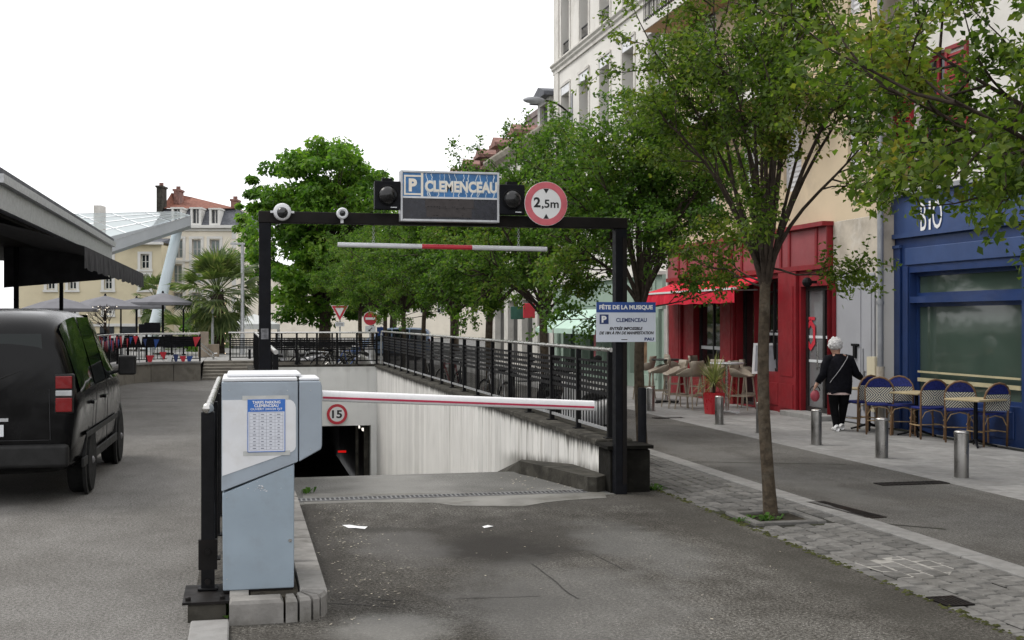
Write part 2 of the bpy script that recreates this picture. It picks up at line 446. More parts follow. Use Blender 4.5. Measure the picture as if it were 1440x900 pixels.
# driveway in front of the ramp
o1, o2, o3 = gnd(690,772), gnd(555,885), gnd(1000,860)
st = [(o1.x+.05,o1.y,0.58,0.72,0.93,(0.018,0.016,0.014)), (o1.x+0.1,o1.y+0.35,1.15,1.5,0.6,(0.036,0.033,0.029)), (o1.x-.2,o1.y-1.4,.35,.9,.4,(0.04,0.037,0.033)),
      (o2.x,o2.y,0.45,0.42,0.6,(0.24,0.235,0.22)), (2.0,7.2,0.9,1.5,0.35,(0.2,0.197,0.19)), (3.0,9.0,0.5,1.4,0.35,(0.19,0.19,0.185)),
      (1.2,9.3,0.45,0.9,0.3,(0.19,0.185,0.18)), (gnd(540,745).x,gnd(540,745).y,0.3,0.18,0.6,(0.04,0.038,0.034)),
      (0.2,6.4,0.6,0.6,0.5,(0.05,0.045,0.04)), (3.9,8.8,0.35,4,0.55,(0.05,0.047,0.04)), (0.62,9.5,0.12,2.5,0.5,(0.05,0.045,0.04)),
      (3.1,11.2,1.6,0.35,0.5,(0.06,0.056,0.05))]
g = M(); g.quad((-0.29,-6,0),(4.19,-6,0),(4.19,11.62,0),(-0.29,11.62,0)); g.quad((3.66,11.62,0),(4.19,11.62,0),(4.19,12.2,0),(3.66,12.2,0))
struct(g, 'driveway', asphalt('driveway_asphalt', (0.034,0.0315,0.0275), (0.132,0.126,0.115), st, 0.45))
g = M()                              # tar seams in the driveway
def seam(a, b, w=0.012):
    a, b = gnd(*a, 0.003), gnd(*b, 0.003); d = (b-a).normalized(); r = Vector((-d.y, d.x, 0))*w/2
    k = 7; pts = [a.lerp(b, i/k) + r*random.uniform(-1.6,1.6) for i in range(k+1)]
    for p, q in zip(pts, pts[1:]): g.quad(p-r, p+r, q+r, q-r)
random.seed(3)
seam((748,792),(812,842)); seam((752,780),(822,773), 0.010); seam((640,842),(760,838), 0.007); seam((835,779),(880,803), 0.008)
seam((455,848),(560,853),0.01); seam((530,843),(566,844),0.016); seam((762,707),(775,715),0.01)
struct(g, 'tar_seam', pm('tar', (0.045,0.043,0.040), 0.3, 20, 0.8))
# right street between the flush kerb and the pavement
g = M(); g.quad((5.4,-6,0),(7.4,-6,0),(7.4,120,0),(5.4,120,0))
struct(g, 'street', asphalt('street_asphalt', (0.072,0.069,0.064), (0.152,0.147,0.138), [(6.4,11.2,1.2,0.6,0.35,(0.07,0.07,0.068)), (5.9,14,0.4,5,0.3,(0.19,0.187,0.18)), (6.5,18.5,0.9,1.3,0.3,(0.075,0.075,0.073))], mot=.6))
g = M()
for (a, b) in (((910,598),(985,600)), ((960,649),(1190,653)), ((1150,711),(1212,733)), ((1205,733),(1330,744))):
    pa, pb = gnd(*a,0.003), gnd(*b,0.003); d = (pb-pa).normalized(); r = Vector((-d.y,d.x,0))*0.012
    g.quad(pa-r,pa+r,pb+r,pb-r)
struct(g, 'street_seam', MT['mortar'])
# cobbled strip with the trees: setts on a dark bed
g = M()
pit = (4.62, 9.97); PW = 0.25
g.quad((4.19,-6,-0.016),(5.18,-6,-0.016),(5.18,120,-0.016),(4.19,120,-0.016))
strip = struct(g, 'cobble_strip', MT['mortar'])
random.seed(11)
cells = []
s = 5.6
row = 0
while s < 31.5:
    for j in range(7):
        x0 = 4.19 + j*0.1414
        cells.append((x0, s + (0.09 if j % 2 else 0)))
    s += 0.195
def in_pit(x, y): return pit[0]-PW-0.14 < x+0.065 < pit[0]+PW+0.14 and pit[1]-PW-0.17 < y+0.09 < pit[1]+PW+0.17
cells = [c for c in cells if not in_pit(*c)]
near = [c for c in cells if 6.6 < c[1] < 12.6][:300]
rest = [c for c in cells if c not in set(near)]
proto = []
for k in range(5):
    m = M(); a, b = 0.126+random.uniform(-.003,.003), 0.178+random.uniform(-.005,.004)
    q = lambda: random.uniform(-0.004, 0.004)
    m.add([(q(),q(),-0.015),(a+q(),q(),-0.015),(a+q(),b+q(),-0.015),(q(),b+q(),-0.015),(0.008+q(),0.008+q(),q()*.6),(a-.008+q(),.008+q(),q()*.6),(a-.008+q(),b-.008+q(),q()*.6),(.008+q(),b-.008+q(),q()*.6)],
          [(0,1,5,4),(1,2,6,5),(2,3,7,6),(3,0,4,7),(4,5,6,7)])
    proto.append(m)
pm_me = []
for i, (x, y) in enumerate(near):
    k = i % 5
    loc = (x+0.006+random.uniform(-.002,.002), y+0.006+random.uniform(-.003,.003), random.uniform(-.005,.004))
    if i < 5:
        o = mk(proto[k], 'cobble', MT['cobble'], strip, local=True); o.location = loc; pm_me.append(o)
    else: shared(pm_me[k], 'cobble', loc, strip)
m = M()
for (x, y) in rest:
    dz = random.uniform(-.005,.004); p = proto[random.randrange(5)]
    m.add([(v[0]+x+.005, v[1]+y+.005, v[2]+dz) for v in p.v], p.f)
mk(m, 'cobbles', MT['cobble'], strip, kind='stuff')
pa = [gnd(1198,791), gnd(1262,781), gnd(1345,793), gnd(1335,808), gnd(1268,812)]
g = M(); g.quad(*[(p.x,p.y,-0.0045) for p in pa]); struct(g, 'mortar_patch', MT['palemortar'])
# tree pit
g = M(); g.box(pit[0]-PW, pit[0]+PW, pit[1]-PW, pit[1]+PW, -0.2, -0.012); struct(g, 'tree_pit_soil', MT['soil'])
pf = T('tree_pit_frame', 'square grey stone frame set around the foot of the nearest street tree', 'tree pit', (pit[0],pit[1],0))
for a in ((-1,0),(1,0),(0,-1),(0,1)):
    m = M()
    if a[0]: m.cbox(pit[0]+a[0]*(PW+.04)-.04, pit[0]+a[0]*(PW+.04)+.04, pit[1]-PW-.08, pit[1]+PW+.08, -.04, .012, .006)
    else: m.cbox(pit[0]-PW+.003, pit[0]+PW-.003, pit[1]+a[1]*(PW+.04)-.04, pit[1]+a[1]*(PW+.04)+.04, -.04, .012, .006)
    mk(m, 'kerb_stone', MT['cobble'], pf)
# flush kerb along the strip
k0 = None
kl = T('flush_kerb', 'long pale stone kerb laid flush between setts and street', 'kerb', (5.29,12,0))
y = 5.0
while y < 46:
    m = M(); m.cbox(0,.212,0,.986,-.05,.008,.006)
    if k0 is None: k0 = mk(m, 'kerb_stone', MT['granite_kerb'], kl, local=True); k0.location = (5.184-5.29, y-12, 0)
    else: shared(k0, 'kerb_stone', (5.184-5.29, y-12, 0), kl)
    y += 1.0
# pavement of pale slabs in front of the shops
g = M(); g.quad((7.4,-6,-.012),(10.4,-6,-.012),(10.4,120,-.012),(7.4,120,-.012))
pv = struct(g, 'pavement', MT['mortar'])
ks = None; y = 8.0
while y < 34:
    m = M(); m.cbox(0,.21,0,.99,-.011,.006,.004)
    if ks is None: ks = mk(m, 'kerb_stone', MT['granite_kerb'], pv, local=True); ks.location = (7.4,y,0)
    else: shared(ks, 'kerb_stone', (7.4,y,0), pv)
    y += 1.0
random.seed(5); s0 = None
for j in range(6):
    w = 0.413; y = 9.2 - random.uniform(0,.5)
    while y < 33:
        m = M(); m.cbox(0,w-.005,0,.6,-.011,.004,.003)
        loc = (7.616+j*w, y, random.uniform(-.0015,.0015))
        if s0 is None: s0 = mk(m, 'paving_slab', MT['slab'], pv, local=True); s0.location = loc
        else: shared(s0, 'paving_slab', loc, pv)
        y += .606
g = M(); g.quad((7.4,34,.004),(10.4,34,.004),(10.4,120,.004),(7.4,120,.004)); struct(g, 'far_pavement', MT['slab'])
# iron grates in the street and by the pavement
def grate(c, w, h, n, label, rz=0):
    t = T('drain_grate', label, 'drain grate', (c.x,c.y,0), rz)
    m = M(); m.box(-w/2,w/2,-h/2,h/2,-.01,.004); mk(m, 'pit', MT['soil'], t, local=True)
    m = M(); m.box(-w/2-.02,-w/2,-h/2-.02,h/2+.02,0,.009); m.box(w/2,w/2+.02,-h/2-.02,h/2+.02,0,.009); m.box(-w/2,w/2,-h/2-.02,-h/2,0,.0085); m.box(-w/2,w/2,h/2,h/2+.02,0,.0085)
    mk(m, 'frame', MT['galv'] if n < 5 else MT['rust_black'], t, local=True)
    m = M()
    for i in range(n):
        x = -w/2+w*(i+.5)/n; m.box(x-w/n*.28,x+w/n*.28,-h/2,h/2,.003,.008)
    mk(m, 'bars', MT['rust_black'], t, local=True, kind='stuff')
grate(gnd(1282,680), .75, .16, 14, 'dark slotted iron grate in the street beyond the nearest tree')
grate(gnd(1188,717), .16, .95, 5, 'narrow rusty slot drain in the street by the nearest tree', 0.1)
grate(gnd(940,588), .5, .2, 9, 'small dark grate at the pavement edge behind the small left bollard')
grate(gnd(1336,846), .15, .2, 5, 'iron cover at the bottom right corner of the setts')

# ================================================================== RAMP AND ITS WALLS
def rz(s): return 0.0 if s < 13.1 else -0.5*0.19*((s-13.1)**2)/1.6 if s < 14.7 else -0.152-0.19*(s-14.7)
g = M()
ys = [11.62+0.0, 12.15, 12.6, 13.1, 13.5, 13.9, 14.3, 14.7, 16, 20, 26, 30, SB, SB+16]
for a, b in zip(ys, ys[1:]):
    za, zb = rz(a), rz(min(b, 33)); g.quad((X0-.02,a,za),(X1+.02,a,za),(X1+.02,b,zb),(X0-.02,b,zb))
m, n, b = new_mat('stained_ramp_concrete')
cc = mixc(n, ramp(n, noise(n, 1.1, 6, .6), .32, .68), (0.10,0.097,0.088), (0.27,0.265,0.25))
cc = mixc(n, ramp(n, noise(n, 60, 3, .7), .35, .65), (0.05,0.05,0.045), cc, 'MIX'); cc = mixc(n, 0.35, cc, (0.19,0.187,0.178))
sepr = nd(n, 'ShaderNodeSeparateXYZ'); n.links.new(nd(n, 'ShaderNodeNewGeometry').outputs['Position'], sepr.inputs[0])
dx = math_n(n, 'ABSOLUTE', math_n(n, 'SUBTRACT', sepr.outputs[0], 1.6))
cc = mixc(n, ramp(n, math_n(n, 'ADD', dx, math_n(n, 'MULTIPLY', noise(n, 2, 5), 1.0)), .5, 1.3, .55, 0), cc, (0.3,0.295,0.28))
n.links.new(cc, b.inputs['Base Color']); b.inputs['Roughness'].default_value = .9; b.inputs['Specular IOR Level'].default_value = .2
bumpn(n, b, noise(n, 55, 3, .7), .004, .8)
struct(g, 'ramp', m)
# pale concrete apron either side of the drain
g = M(); random.seed(8)
pts = [gnd(425,694,.003), gnd(850,692,.003), gnd(853,700,.003), gnd(800,703,.003), gnd(770,706,.003), gnd(735,712,.003), gnd(640,711,.003), gnd(610,707,.003), gnd(520,706,.003), gnd(428,709,.003)]
g.quad(*[(p.x,p.y,.003) for p in pts]); struct(g, 'drain_apron', MT['rampc'])
dr = T('drain_channel', 'long slotted metal drain across the top of the ramp', 'drain', (2.05,11.85,0))
dy = 11.87
m = M(); m.box(X0+.02,3.42,dy-.075,dy+.075,-.02,.0045); mk(m, 'channel', flat('drain_dark',(0.006,0.006,0.008)), dr)
m = M(); m.box(X0+.02,3.42,dy-.095,dy-.075,-.02,.010); m.box(X0+.02,3.42,dy+.075,dy+.095,-.02,.010); MT['drain_iron'] = pm('worn_drain_iron',(0.22,0.22,0.22),.2,9,.6,metal=.3,dirt=((0.08,0.07,0.06),.6,6))
mk(m, 'frame', MT['drain_iron'], dr)
m = M(); x = X0+.03
while x < 3.40:
    m.box(x,x+.017,dy-.075,dy+.075,.003,.009); x += .046
mk(m, 'slats', MT['drain_iron'], dr, kind='stuff')
# streaked white retaining wall panels
def streak_mat(name, base, amount=0.62, sc=5.0, rimamt=.9):
    m, n, b = new_mat(name)
    sep = nd(n, 'ShaderNodeSeparateXYZ'); n.links.new(nd(n, 'ShaderNodeNewGeometry').outputs['Position'], sep.inputs[0])
    oi = nd(n, 'ShaderNodeObjectInfo').outputs['Random']
    col = mixc(n, ramp(n, noise(n, 1.2, 5), .3, .7), tuple(x*.9 for x in base), base)
    col = mixc(n, 1.0, col, mixc(n, oi, (.9,.9,.9), (1.06,1.06,1.06)), 'MULTIPLY')
    s1 = noise(n, sc, 4, .6, stretch=(1,1,.06))
    s2 = noise(n, sc*3.4, 3, .6, stretch=(1,1,.05))
    top = ramp(n, sep.outputs[2], -1.3, .5, .10, .95)
    col = mixc(n, math_n(n, 'MULTIPLY', ramp(n, s1, .52, .75, 0, amount), top), col, (0.20,0.185,0.155))
    col = mixc(n, math_n(n, 'MULTIPLY', ramp(n, s2, .55, .72, 0, amount), top), col, (0.13,0.12,0.10))
    rim = math_n(n, 'ADD', sep.outputs[2], math_n(n, 'MULTIPLY', s2, .35))
    col = mixc(n, ramp(n, rim, .48, .62, 0, rimamt), col, (0.06,0.055,0.045))
    if rimamt > .5:                                       # moss and splash dirt above the kerb at the wall's foot
        foot = math_n(n, 'ADD', math_n(n, 'SUBTRACT', sep.outputs[2], .16), math_n(n, 'MULTIPLY', math_n(n, 'SUBTRACT', sep.outputs[1], 11.9), .071))
        foot = math_n(n, 'SUBTRACT', foot, math_n(n, 'MULTIPLY', noise(n, 6, 5, .65, stretch=(1,1,.35)), .24))
        near_ = ramp(n, sep.outputs[1], 15.2, 17.8, 1, 0)
        col = mixc(n, math_n(n, 'MULTIPLY', ramp(n, foot, -.16, .02, .92, 0), near_), col, (0.05,0.045,0.03))
    n.links.new(col, b.inputs['Base Color']); b.inputs['Roughness'].default_value = .85
    bumpn(n, b, noise(n, 25, 3), .002)
    return m
mwall = streak_mat('streaked_white_concrete', (0.74,0.73,0.70))
mback = streak_mat('pale_portal_concrete', (0.80,0.80,0.775), .12, 2.0, .15)
WZ = 0.46
wr = T('retaining_wall', 'long white streaked concrete wall down the right side of the ramp', 'wall', (X1+.15,SR,0))
m = M(); m.box(X1+.012,X1+.3,SR,SB+.3,-4.3,WZ-.004); mk(m, 'core', MT['dark_concrete'], wr)
p0 = None; y = SR+.02
while y < SB-.3:
    m = M(); m.cbox(0,.02,0,.324,-4.2,WZ-.03,.004)
    m = M(); m.add([(.02,0,-4.2),(.02,.326,-4.2),(.02,.326,WZ-.02),(.02,0,WZ-.02),(0,.006,-4.2),(0,.320,-4.2),(0,.320,WZ-.02),(0,.006,WZ-.02)],
                   [(4,5,6,7),(0,4,7,3),(1,2,6,5),(3,7,6,2)])
    loc = (X1-.008-(X1+.15), y-SR, 0)
    if p0 is None: p0 = mk(m, 'wall_panel', mwall, wr, local=True); p0.location = loc
    else: shared(p0, 'wall_panel', loc, wr)
    y += .33
random.seed(4); c0 = None; y = SR-.02
while y < SB+.2:
    m = M(); m.cbox(0,.40,0,.985,0,.055,.012)
    loc = (X1-.05-(X1+.15), y-SR, WZ-.012)
    if c0 is None: c0 = mk(m, 'coping_stone', MT['coping'], wr, local=True); c0.location = loc
    else: shared(c0, 'coping_stone', loc, wr)
    y += .99
# rough kerb at the wall's foot
ma = M()
poly = [(3.44,11.85),(3.33,12.4),(3.2,13.0),(3.09,13.47),(X1-.005,15.76),(X1-.005,13.2),(X1-.005,11.9),(3.52,11.80)]
zt = [.15,.15,.145,.14,-.115,.12,.16,.15]; zb = [-.03,-.03,-.03,-.06,-.5,-.2,-.03,-.03]
nn = len(poly)
ma.add([(x,yy,z) for (x,yy),z in zip(poly,zb)]+[(x,yy,z) for (x,yy),z in zip(poly,zt)], [tuple(range(nn,2*nn))[:4]+(2*nn-1,), (nn+3,nn+4,nn+5), (nn+3,nn+5,nn+6,nn+7)]+[(i,(i+1)%nn,nn+(i+1)%nn,nn+i) for i in range(nn)])
ma.add([(3.09,13.47,.138),(X1-.005,15.76,-.117),(X1-.005,17.9,-.6),(3.30,15.9,-.42),(3.09,13.47,-.2),(3.3,15.9,-.8)], [(0,1,2,3),(0,3,5,4)])
mk(ma, 'guard_kerb', MT['dark_concrete'], wr)
MT['pier'] = pm('black_mossy_pier',(0.009,0.0085,0.007),.4,5,.95,bump=.006,bscale=24,dirt=((0.03,0.029,0.024),.4,6),spec=.15)
# end pier under the right gantry post
m = M(); m.cbox(X1-.02,X1+.40,11.72,SR-.02,0,.44,.02); m.box(X1-.06,X1+.43,11.69,SR-.015,.442,.475)
mk(m, 'end_pier', MT['pier'], wr)
# portal wall at the bottom of the ramp
pw = T('portal_wall', 'pale concrete wall with the dark garage opening at the ramp foot', 'wall', (2.05,SB,-3.6))
OX0, OX1, OZ = 0.75, 3.50, -1.17
m = M(); wall_open(m, lambda u,w,z: (u,SB+w,z), X0-.1, X1+.01, -4.2, WZ, [(OX0,OX1,-4.25,OZ)], .35)
mk(m, 'facing', mback, pw)
m = M(); m.box(X0-.2,X1+.4,SB+.06,SB+.36,WZ+.003,WZ+.06); mk(m, 'coping_stone', MT['coping'], pw)
m = M(); m.box(OX0-.02,OX1+.3,SB+.36,SB+.42,-.05,WZ); mk(m, 'backing', MT['dark_concrete'], pw)
m = M(); m.box(OX1-.38,OX1-.30,SB+.5,SB+.58,-4,OZ); m.box(OX1-.16,OX1-.03,SB+.36,SB+.42,-4,OZ); mk(m, 'gate_guide', MT['dark_concrete'], pw)
# left wall of the ramp
wl = T('retaining_wall', 'low grey concrete wall along the left side of the ramp behind the cabinet', 'wall', (X0-.15,SR,0))
m = M(); m.box(X0-.3,X0,SR,SB-.002,-4.3,WZ); mk(m, 'facing', mback, wl)
m = M(); m.box(X0-.33,X0+.03,SR,SB+.05,WZ+.003,WZ+.06); mk(m, 'coping_stone', MT['coping'], wl)
# garage interior
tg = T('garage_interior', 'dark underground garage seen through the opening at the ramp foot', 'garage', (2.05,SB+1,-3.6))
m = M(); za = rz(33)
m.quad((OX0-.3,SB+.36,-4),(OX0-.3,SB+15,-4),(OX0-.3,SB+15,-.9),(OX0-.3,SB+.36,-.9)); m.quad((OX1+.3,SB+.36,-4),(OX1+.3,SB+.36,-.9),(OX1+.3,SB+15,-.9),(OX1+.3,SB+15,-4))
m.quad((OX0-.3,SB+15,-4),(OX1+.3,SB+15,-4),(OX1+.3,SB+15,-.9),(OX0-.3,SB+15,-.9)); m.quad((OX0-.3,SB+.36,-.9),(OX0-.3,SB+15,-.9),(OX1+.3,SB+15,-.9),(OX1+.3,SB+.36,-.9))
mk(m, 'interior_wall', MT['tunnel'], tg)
m = M(); c = at(481,635,40); m.box(c.x-.16,c.x+.16,SB+6,SB+6.05,c.z-.05,c.z+.05); m.box(c.x-.5,c.x+.5,SB+6.06,SB+6.1,c.z-.06,c.z-.03)
c = at(481,635,39.2); m = M(); m.obox((c.x,c.y,c.z),(.13,0,0),(0,.03,0),(0,0,.03)); mk(m, 'red_lamp', flat('red_lamp', (.8,.01,.008), emit=.5), tg)  # glowing block standing in for a soft red reflected glow
m = M()
for px, py in ((504,600),(511,604)):
    c = at(px,py,38); m.obox(c,(.035,.0,0),(0,.2,0),(0,0,.035))
mk(m, 'strip_light', flat('strip_light', (1,.95,.85), emit=.9), tg)

# ================================================================== BARRIER CABINET AND ISLAND
isl = T('kerb_island', 'raised kerb island of worn stones under the ticket cabinet', 'kerb island', (.2,8,0))
IH = .138
ix0, ix1 = -.07, .50
m = M(); m.box(ix0+.12,ix1-.17,7.22,11.6,0,IH-.012); mk(m, 'fill', MT['soil'], isl)
a, b2 = gnd(330,868), gnd(452,858)
def kstone(poly): # outline in x,y -> stone with chamfered top
    m = M(); n_ = len(poly); c_ = Vector((sum(p[0] for p in poly)/n_, sum(p[1] for p in poly)/n_, 0))
    def sh(p, k): v = Vector((p[0],p[1],0)); w = c_-v; return v + w.normalized()*k
    lo = [(p[0],p[1],-.02) for p in poly]; mi = [(p[0],p[1],IH-.02) for p in poly]; tp = [(*sh(p,.018)[:2],IH) for p in poly]
    m.add(lo+mi+tp, [(i,(i+1)%n_,n_+(i+1)%n_,n_+i) for i in range(n_)]+[(n_+i,n_+(i+1)%n_,2*n_+(i+1)%n_,2*n_+i) for i in range(n_)]+[tuple(range(2*n_,3*n_))])
    mk(m, 'kerb_stone', MT['concrete'], isl)
yf = 7.10
kstone([(ix0,yf),(.235,yf),(.235,yf+.15),(ix0,yf+.15)])
kstone([(.248,yf),(.315,yf+.004),(.30,yf+.16),(.248,yf+.15)])
kstone([(.329,yf+.006),(.395,yf+.028),(.33,yf+.19),(.312,yf+.165)])
kstone([(.408,yf+.036),(.445,yf+.065),(.335,yf+.21),(.338,yf+.195)])
kstone([(.455,yf+.075),(.48,yf+.12),(.498,yf+.2),(.34,yf+.25),(.338,yf+.22)])
y = yf+.212; random.seed(6)
while y < 11.5:
    L = random.uniform(.62,.95); kstone([(ix1,y),(ix1,min(y+L-.012,11.6)),(ix1-.16,min(y+L-.012,11.6)),(ix1-.16,y+.045)]); y += L
kstone([(ix0,yf+.165),(ix0+.11,yf+.165),(ix0+.11,11.5),(ix0,11.5)])
# cabinet: front face toward the driveway entrance
CY = 7.38
cA, cB = ons(312,823,CY), ons(415,823,CY)
cx0, cx1 = cA.x, cB.x
DX = cx1-cx0
pb = T('parking_barrier', 'blue grey and white ticket barrier cabinet with its striped boom lowered', 'parking barrier', ((cx0+cx1)/2,CY+.3,IH))
def zf(py): return ons(365,py,CY).z
cz0, cz1 = IH, zf(537)
dep = .62
# slant line from (312,688) on the left to (420,650) on the right
zsL, zsR = zf(690), zf(651)
m = M(); fx0, fx1 = cx0-.002, cx1+.006
poly = [(cx0+.006,cz0),(cx1-.006,cz0),(cx1-.004,zsR-.012),(cx0+.002,zsL-.012)]
m.ext([(x,CY+.008,z) for x,z in poly], (0,dep-.02,0)); mk(m, 'lower_body', MT['bluegrey'], pb, bevel=.008)
hx = ons(420,600,CY).x
m = M(); poly = [(fx0,zsL),(hx-.004,zsR),(hx-.004,cz1-.03),(hx-.004,cz1),(fx0,cz1)]
m.ext([(x,CY,z) for x,z in poly], (0,dep,0)); mk(m, 'upper_body', MT['bluegrey2'], pb, bevel=.006)
# white front panel with its rounded corner
zw = zf(562); zb1, zb2 = zf(668), zf(634); xw = ons(416,600,CY).x
poly = [(fx0+.004,zb1)]
poly += [(xw-.02,zb2-.008),(xw-.006,zb2+.004),(xw,zb2+.02)]
for k in range(5):
    a_ = PI/2*k/4; poly.append((xw-.05+.05*math.cos(a_), zw-.05+.05*math.sin(a_)))
poly += [(fx0+.004,zw)]
m = M(); m.ext([(x,CY-.004,z) for x,z in poly], (0,.0035,0)); mk(m, 'front_panel', MT['white'], pb)
# hood over the boom hub
rx = ons(453,600,CY).x
poly = [(hx+.002,zf(651)),(rx-.006,zf(634)),(rx,zf(628)),(rx,zf(545)),(rx-.008,zf(538)),(rx-.02,cz1),(hx+.002,cz1)]
m = M(); m.ext([(x,CY+.002,z) for x,z in poly], (0,dep*.75,0)); mk(m, 'boom_hood', MT['bluegrey2'], pb, bevel=.008)
m = M(); m.box(hx+.004,rx-.012,CY+.03,CY+dep*.7,cz1+.002,cz1+.02); m.box(fx0+.004,hx-.006,CY+.004,CY+dep-.01,cz1+.002,cz1+.024); m.box(fx0+.03,hx+.02,CY+.1,CY+dep-.02,cz1+.026,cz1+.045)
mk(m, 'lid', MT['white'], pb, bevel=.008)
m = M(); m.box(cx0+.01,cx1-.01,CY+.012,CY+.5,IH-.010,IH+.006); mk(m, 'base_plate', MT['rust_black'], pb)
# scuffed old sticker patch
m = M(); random.seed(9)
for i in range(26):
    px, py = random.gauss(367,8), random.gauss(687,4); c = ons(px,py,CY+.0065); r = random.uniform(.002,.006)
    m.quad((c.x-r,c.y,c.z-r*.5),(c.x+r*.8,c.y,c.z-r*.4),(c.x+r,c.y,c.z+r*.6),(c.x-r*.7,c.y,c.z+r*.5))
mk(m, 'peeled_paint', MT['white'], pb, kind='stuff')
m = M(); c = ons(408,760,CY+.008)
m.lathe([(.0001,-.006),(.010,-.006),(.011,0)],(c.x,CY+.008,c.z),14,'y'); mk(m, 'lock', MT['steel'], pb, smooth='auto')
for px, py in ((319,700),(409,668),(319,815),(409,815),(437,549),(437,632),(322,549),(404,549)):
    c = ons(px,py,CY); m = M(); m.lathe([(.0001,-.003),(.003,-.003),(.0035,0)],(c.x,CY+(.008 if py > 655 else .001),c.z),8,'y'); mk(m, 'screw', MT['galv'], pb)
# price notice
pn0, pn1 = ons(348,636,CY), ons(401,561,CY)
ny = CY-.006
m = M(); m.box(pn0.x,pn1.x,ny-.0015,ny+.001,pn0.z,pn1.z); notice = mk(m, 'price_notice', pm('laminated_paper',(0.62,0.64,0.7),.03,8,.25), pb)
nw, nh = pn1.x-pn0.x, pn1.z-pn0.z
m = M(); e = .0025
hb = pn1.z-nh*.235
m.box(pn0.x,pn1.x,ny-.0025,ny-.0016,hb,pn1.z)
for q in ((pn0.x,pn0.x+e*1.6),(pn1.x-e*1.6,pn1.x)): m.box(q[0],q[1],ny-.0025,ny-.0016,pn0.z,hb)
m.box(pn0.x,pn1.x,ny-.0025,ny-.0016,pn0.z,pn0.z+e*1.6)
mk(m, 'print_header', pm('poster_blue',(0.03,0.14,0.48),.06,8,.4), notice)
MT['tape'] = pm('old_tape',(0.46,0.47,0.46),.1,10,.2)
xc = (pn0.x+pn1.x)/2
obj_text('TARIFS PARKING', 'lettering', MT['white_print'], notice, (xc,ny-.003,pn1.z-nh*.055), (1,0,0), (0,0,1), w=nw*.74, h=nh*.055, bold=.025)
obj_text('CLEMENCEAU', 'lettering', MT['white_print'], notice, (xc,ny-.003,pn1.z-nh*.12), (1,0,0), (0,0,1), w=nw*.64, h=nh*.055, bold=.025)
obj_text('OUVERT 24H/24 7J/7', 'lettering', MT['white_print'], notice, (xc,ny-.003,pn1.z-nh*.19), (1,0,0), (0,0,1), w=nw*.84, h=nh*.05, bold=.01)
m = M(); random.seed(2)
gx0, gx1, gz0, gz1 = pn0.x+nw*.06, pn1.x-nw*.06, pn0.z+nh*.04, hb-nh*.02
for i in range(12):
    z = gz0+(gz1-gz0)*i/11
    m.quad((gx0,ny-.002,z),(gx1,ny-.002,z),(gx1,ny-.002,z+.0012),(gx0,ny-.002,z+.0012))
    if i < 11:
        for u in (.14,.38,.63,.87):
            w = nw*random.uniform(.04,.09); cx_ = gx0+(gx1-gx0)*u; zz = z+(gz1-gz0)/22
            m.quad((cx_-w/2,ny-.0022,zz-.0025),(cx_+w/2,ny-.0022,zz-.0025),(cx_+w/2,ny-.0022,zz+.002),(cx_-w/2,ny-.0022,zz+.002))
for u in (0,.28,.5,.76,1):
    x = gx0+(gx1-gx0)*u; m.quad((x-.0006,ny-.0021,gz0),(x+.0006,ny-.0021,gz0),(x+.0006,ny-.0021,gz1),(x-.0006,ny-.0021,gz1))
mk(m, 'print_table', flat('poster_grey',(0.12,0.13,0.17)), notice)
for (x0,x1,z0,z1) in ((pn0.x-.03,pn1.x+.02,pn1.z-.004,pn1.z+.022),(pn0.x-.025,pn1.x+.03,pn0.z-.022,pn0.z+.006)):
    m = M(); m.box(x0,x1,CY-.0052,CY-.0045,z0,z1); mk(m, 'tape', MT['tape'], notice)
# boom
bL, bR = at(452,556.5,7.62), at(834,570.5,8.35)
ax = (bR-bL).normalized(); bh = 15.5*7.62/F; 
side = Vector((-ax.y,ax.x,0)).normalized(); upv = ax.cross(-side) if False else side.cross(ax)*-1
upv = ax.cross(side); upv = upv if upv.z > 0 else -upv
m = M(); L = (bR-bL).length
sec = []; hh, hw = bh/2, .026
for k in range(14):
    a_ = 2*PI*k/14; ca, sa = math.cos(a_), math.sin(a_)
    sec.append((math.copysign(abs(ca)**.7,ca)*hw, math.copysign(abs(sa)**.7,sa)*hh))
m.ext([bL+side*p+upv*q for p,q in sec], ax*L); mk(m, 'boom', pm('boom_white',(0.8,0.79,0.8),.03,8,.3), pb, smooth='auto')
m = M()
fr = -side if side.y > 0 else side
o_ = fr*(hw+.0012); z1_, z2_ = -.09*hh, -.46*hh
m.obox((bL+bR)/2+o_*1.0+upv*(z1_+z2_)/2, ax*(L/2-.004), fr*.0012, upv*abs(z1_-z2_)/2); mk(m, 'boom_stripe', MT['boom_red'], pb)
m = M(); m.obox(bR+ax*.003, ax*.004, side*(hw*.98), upv*hh*.98); mk(m, 'end_cap', MT['galv'], pb)

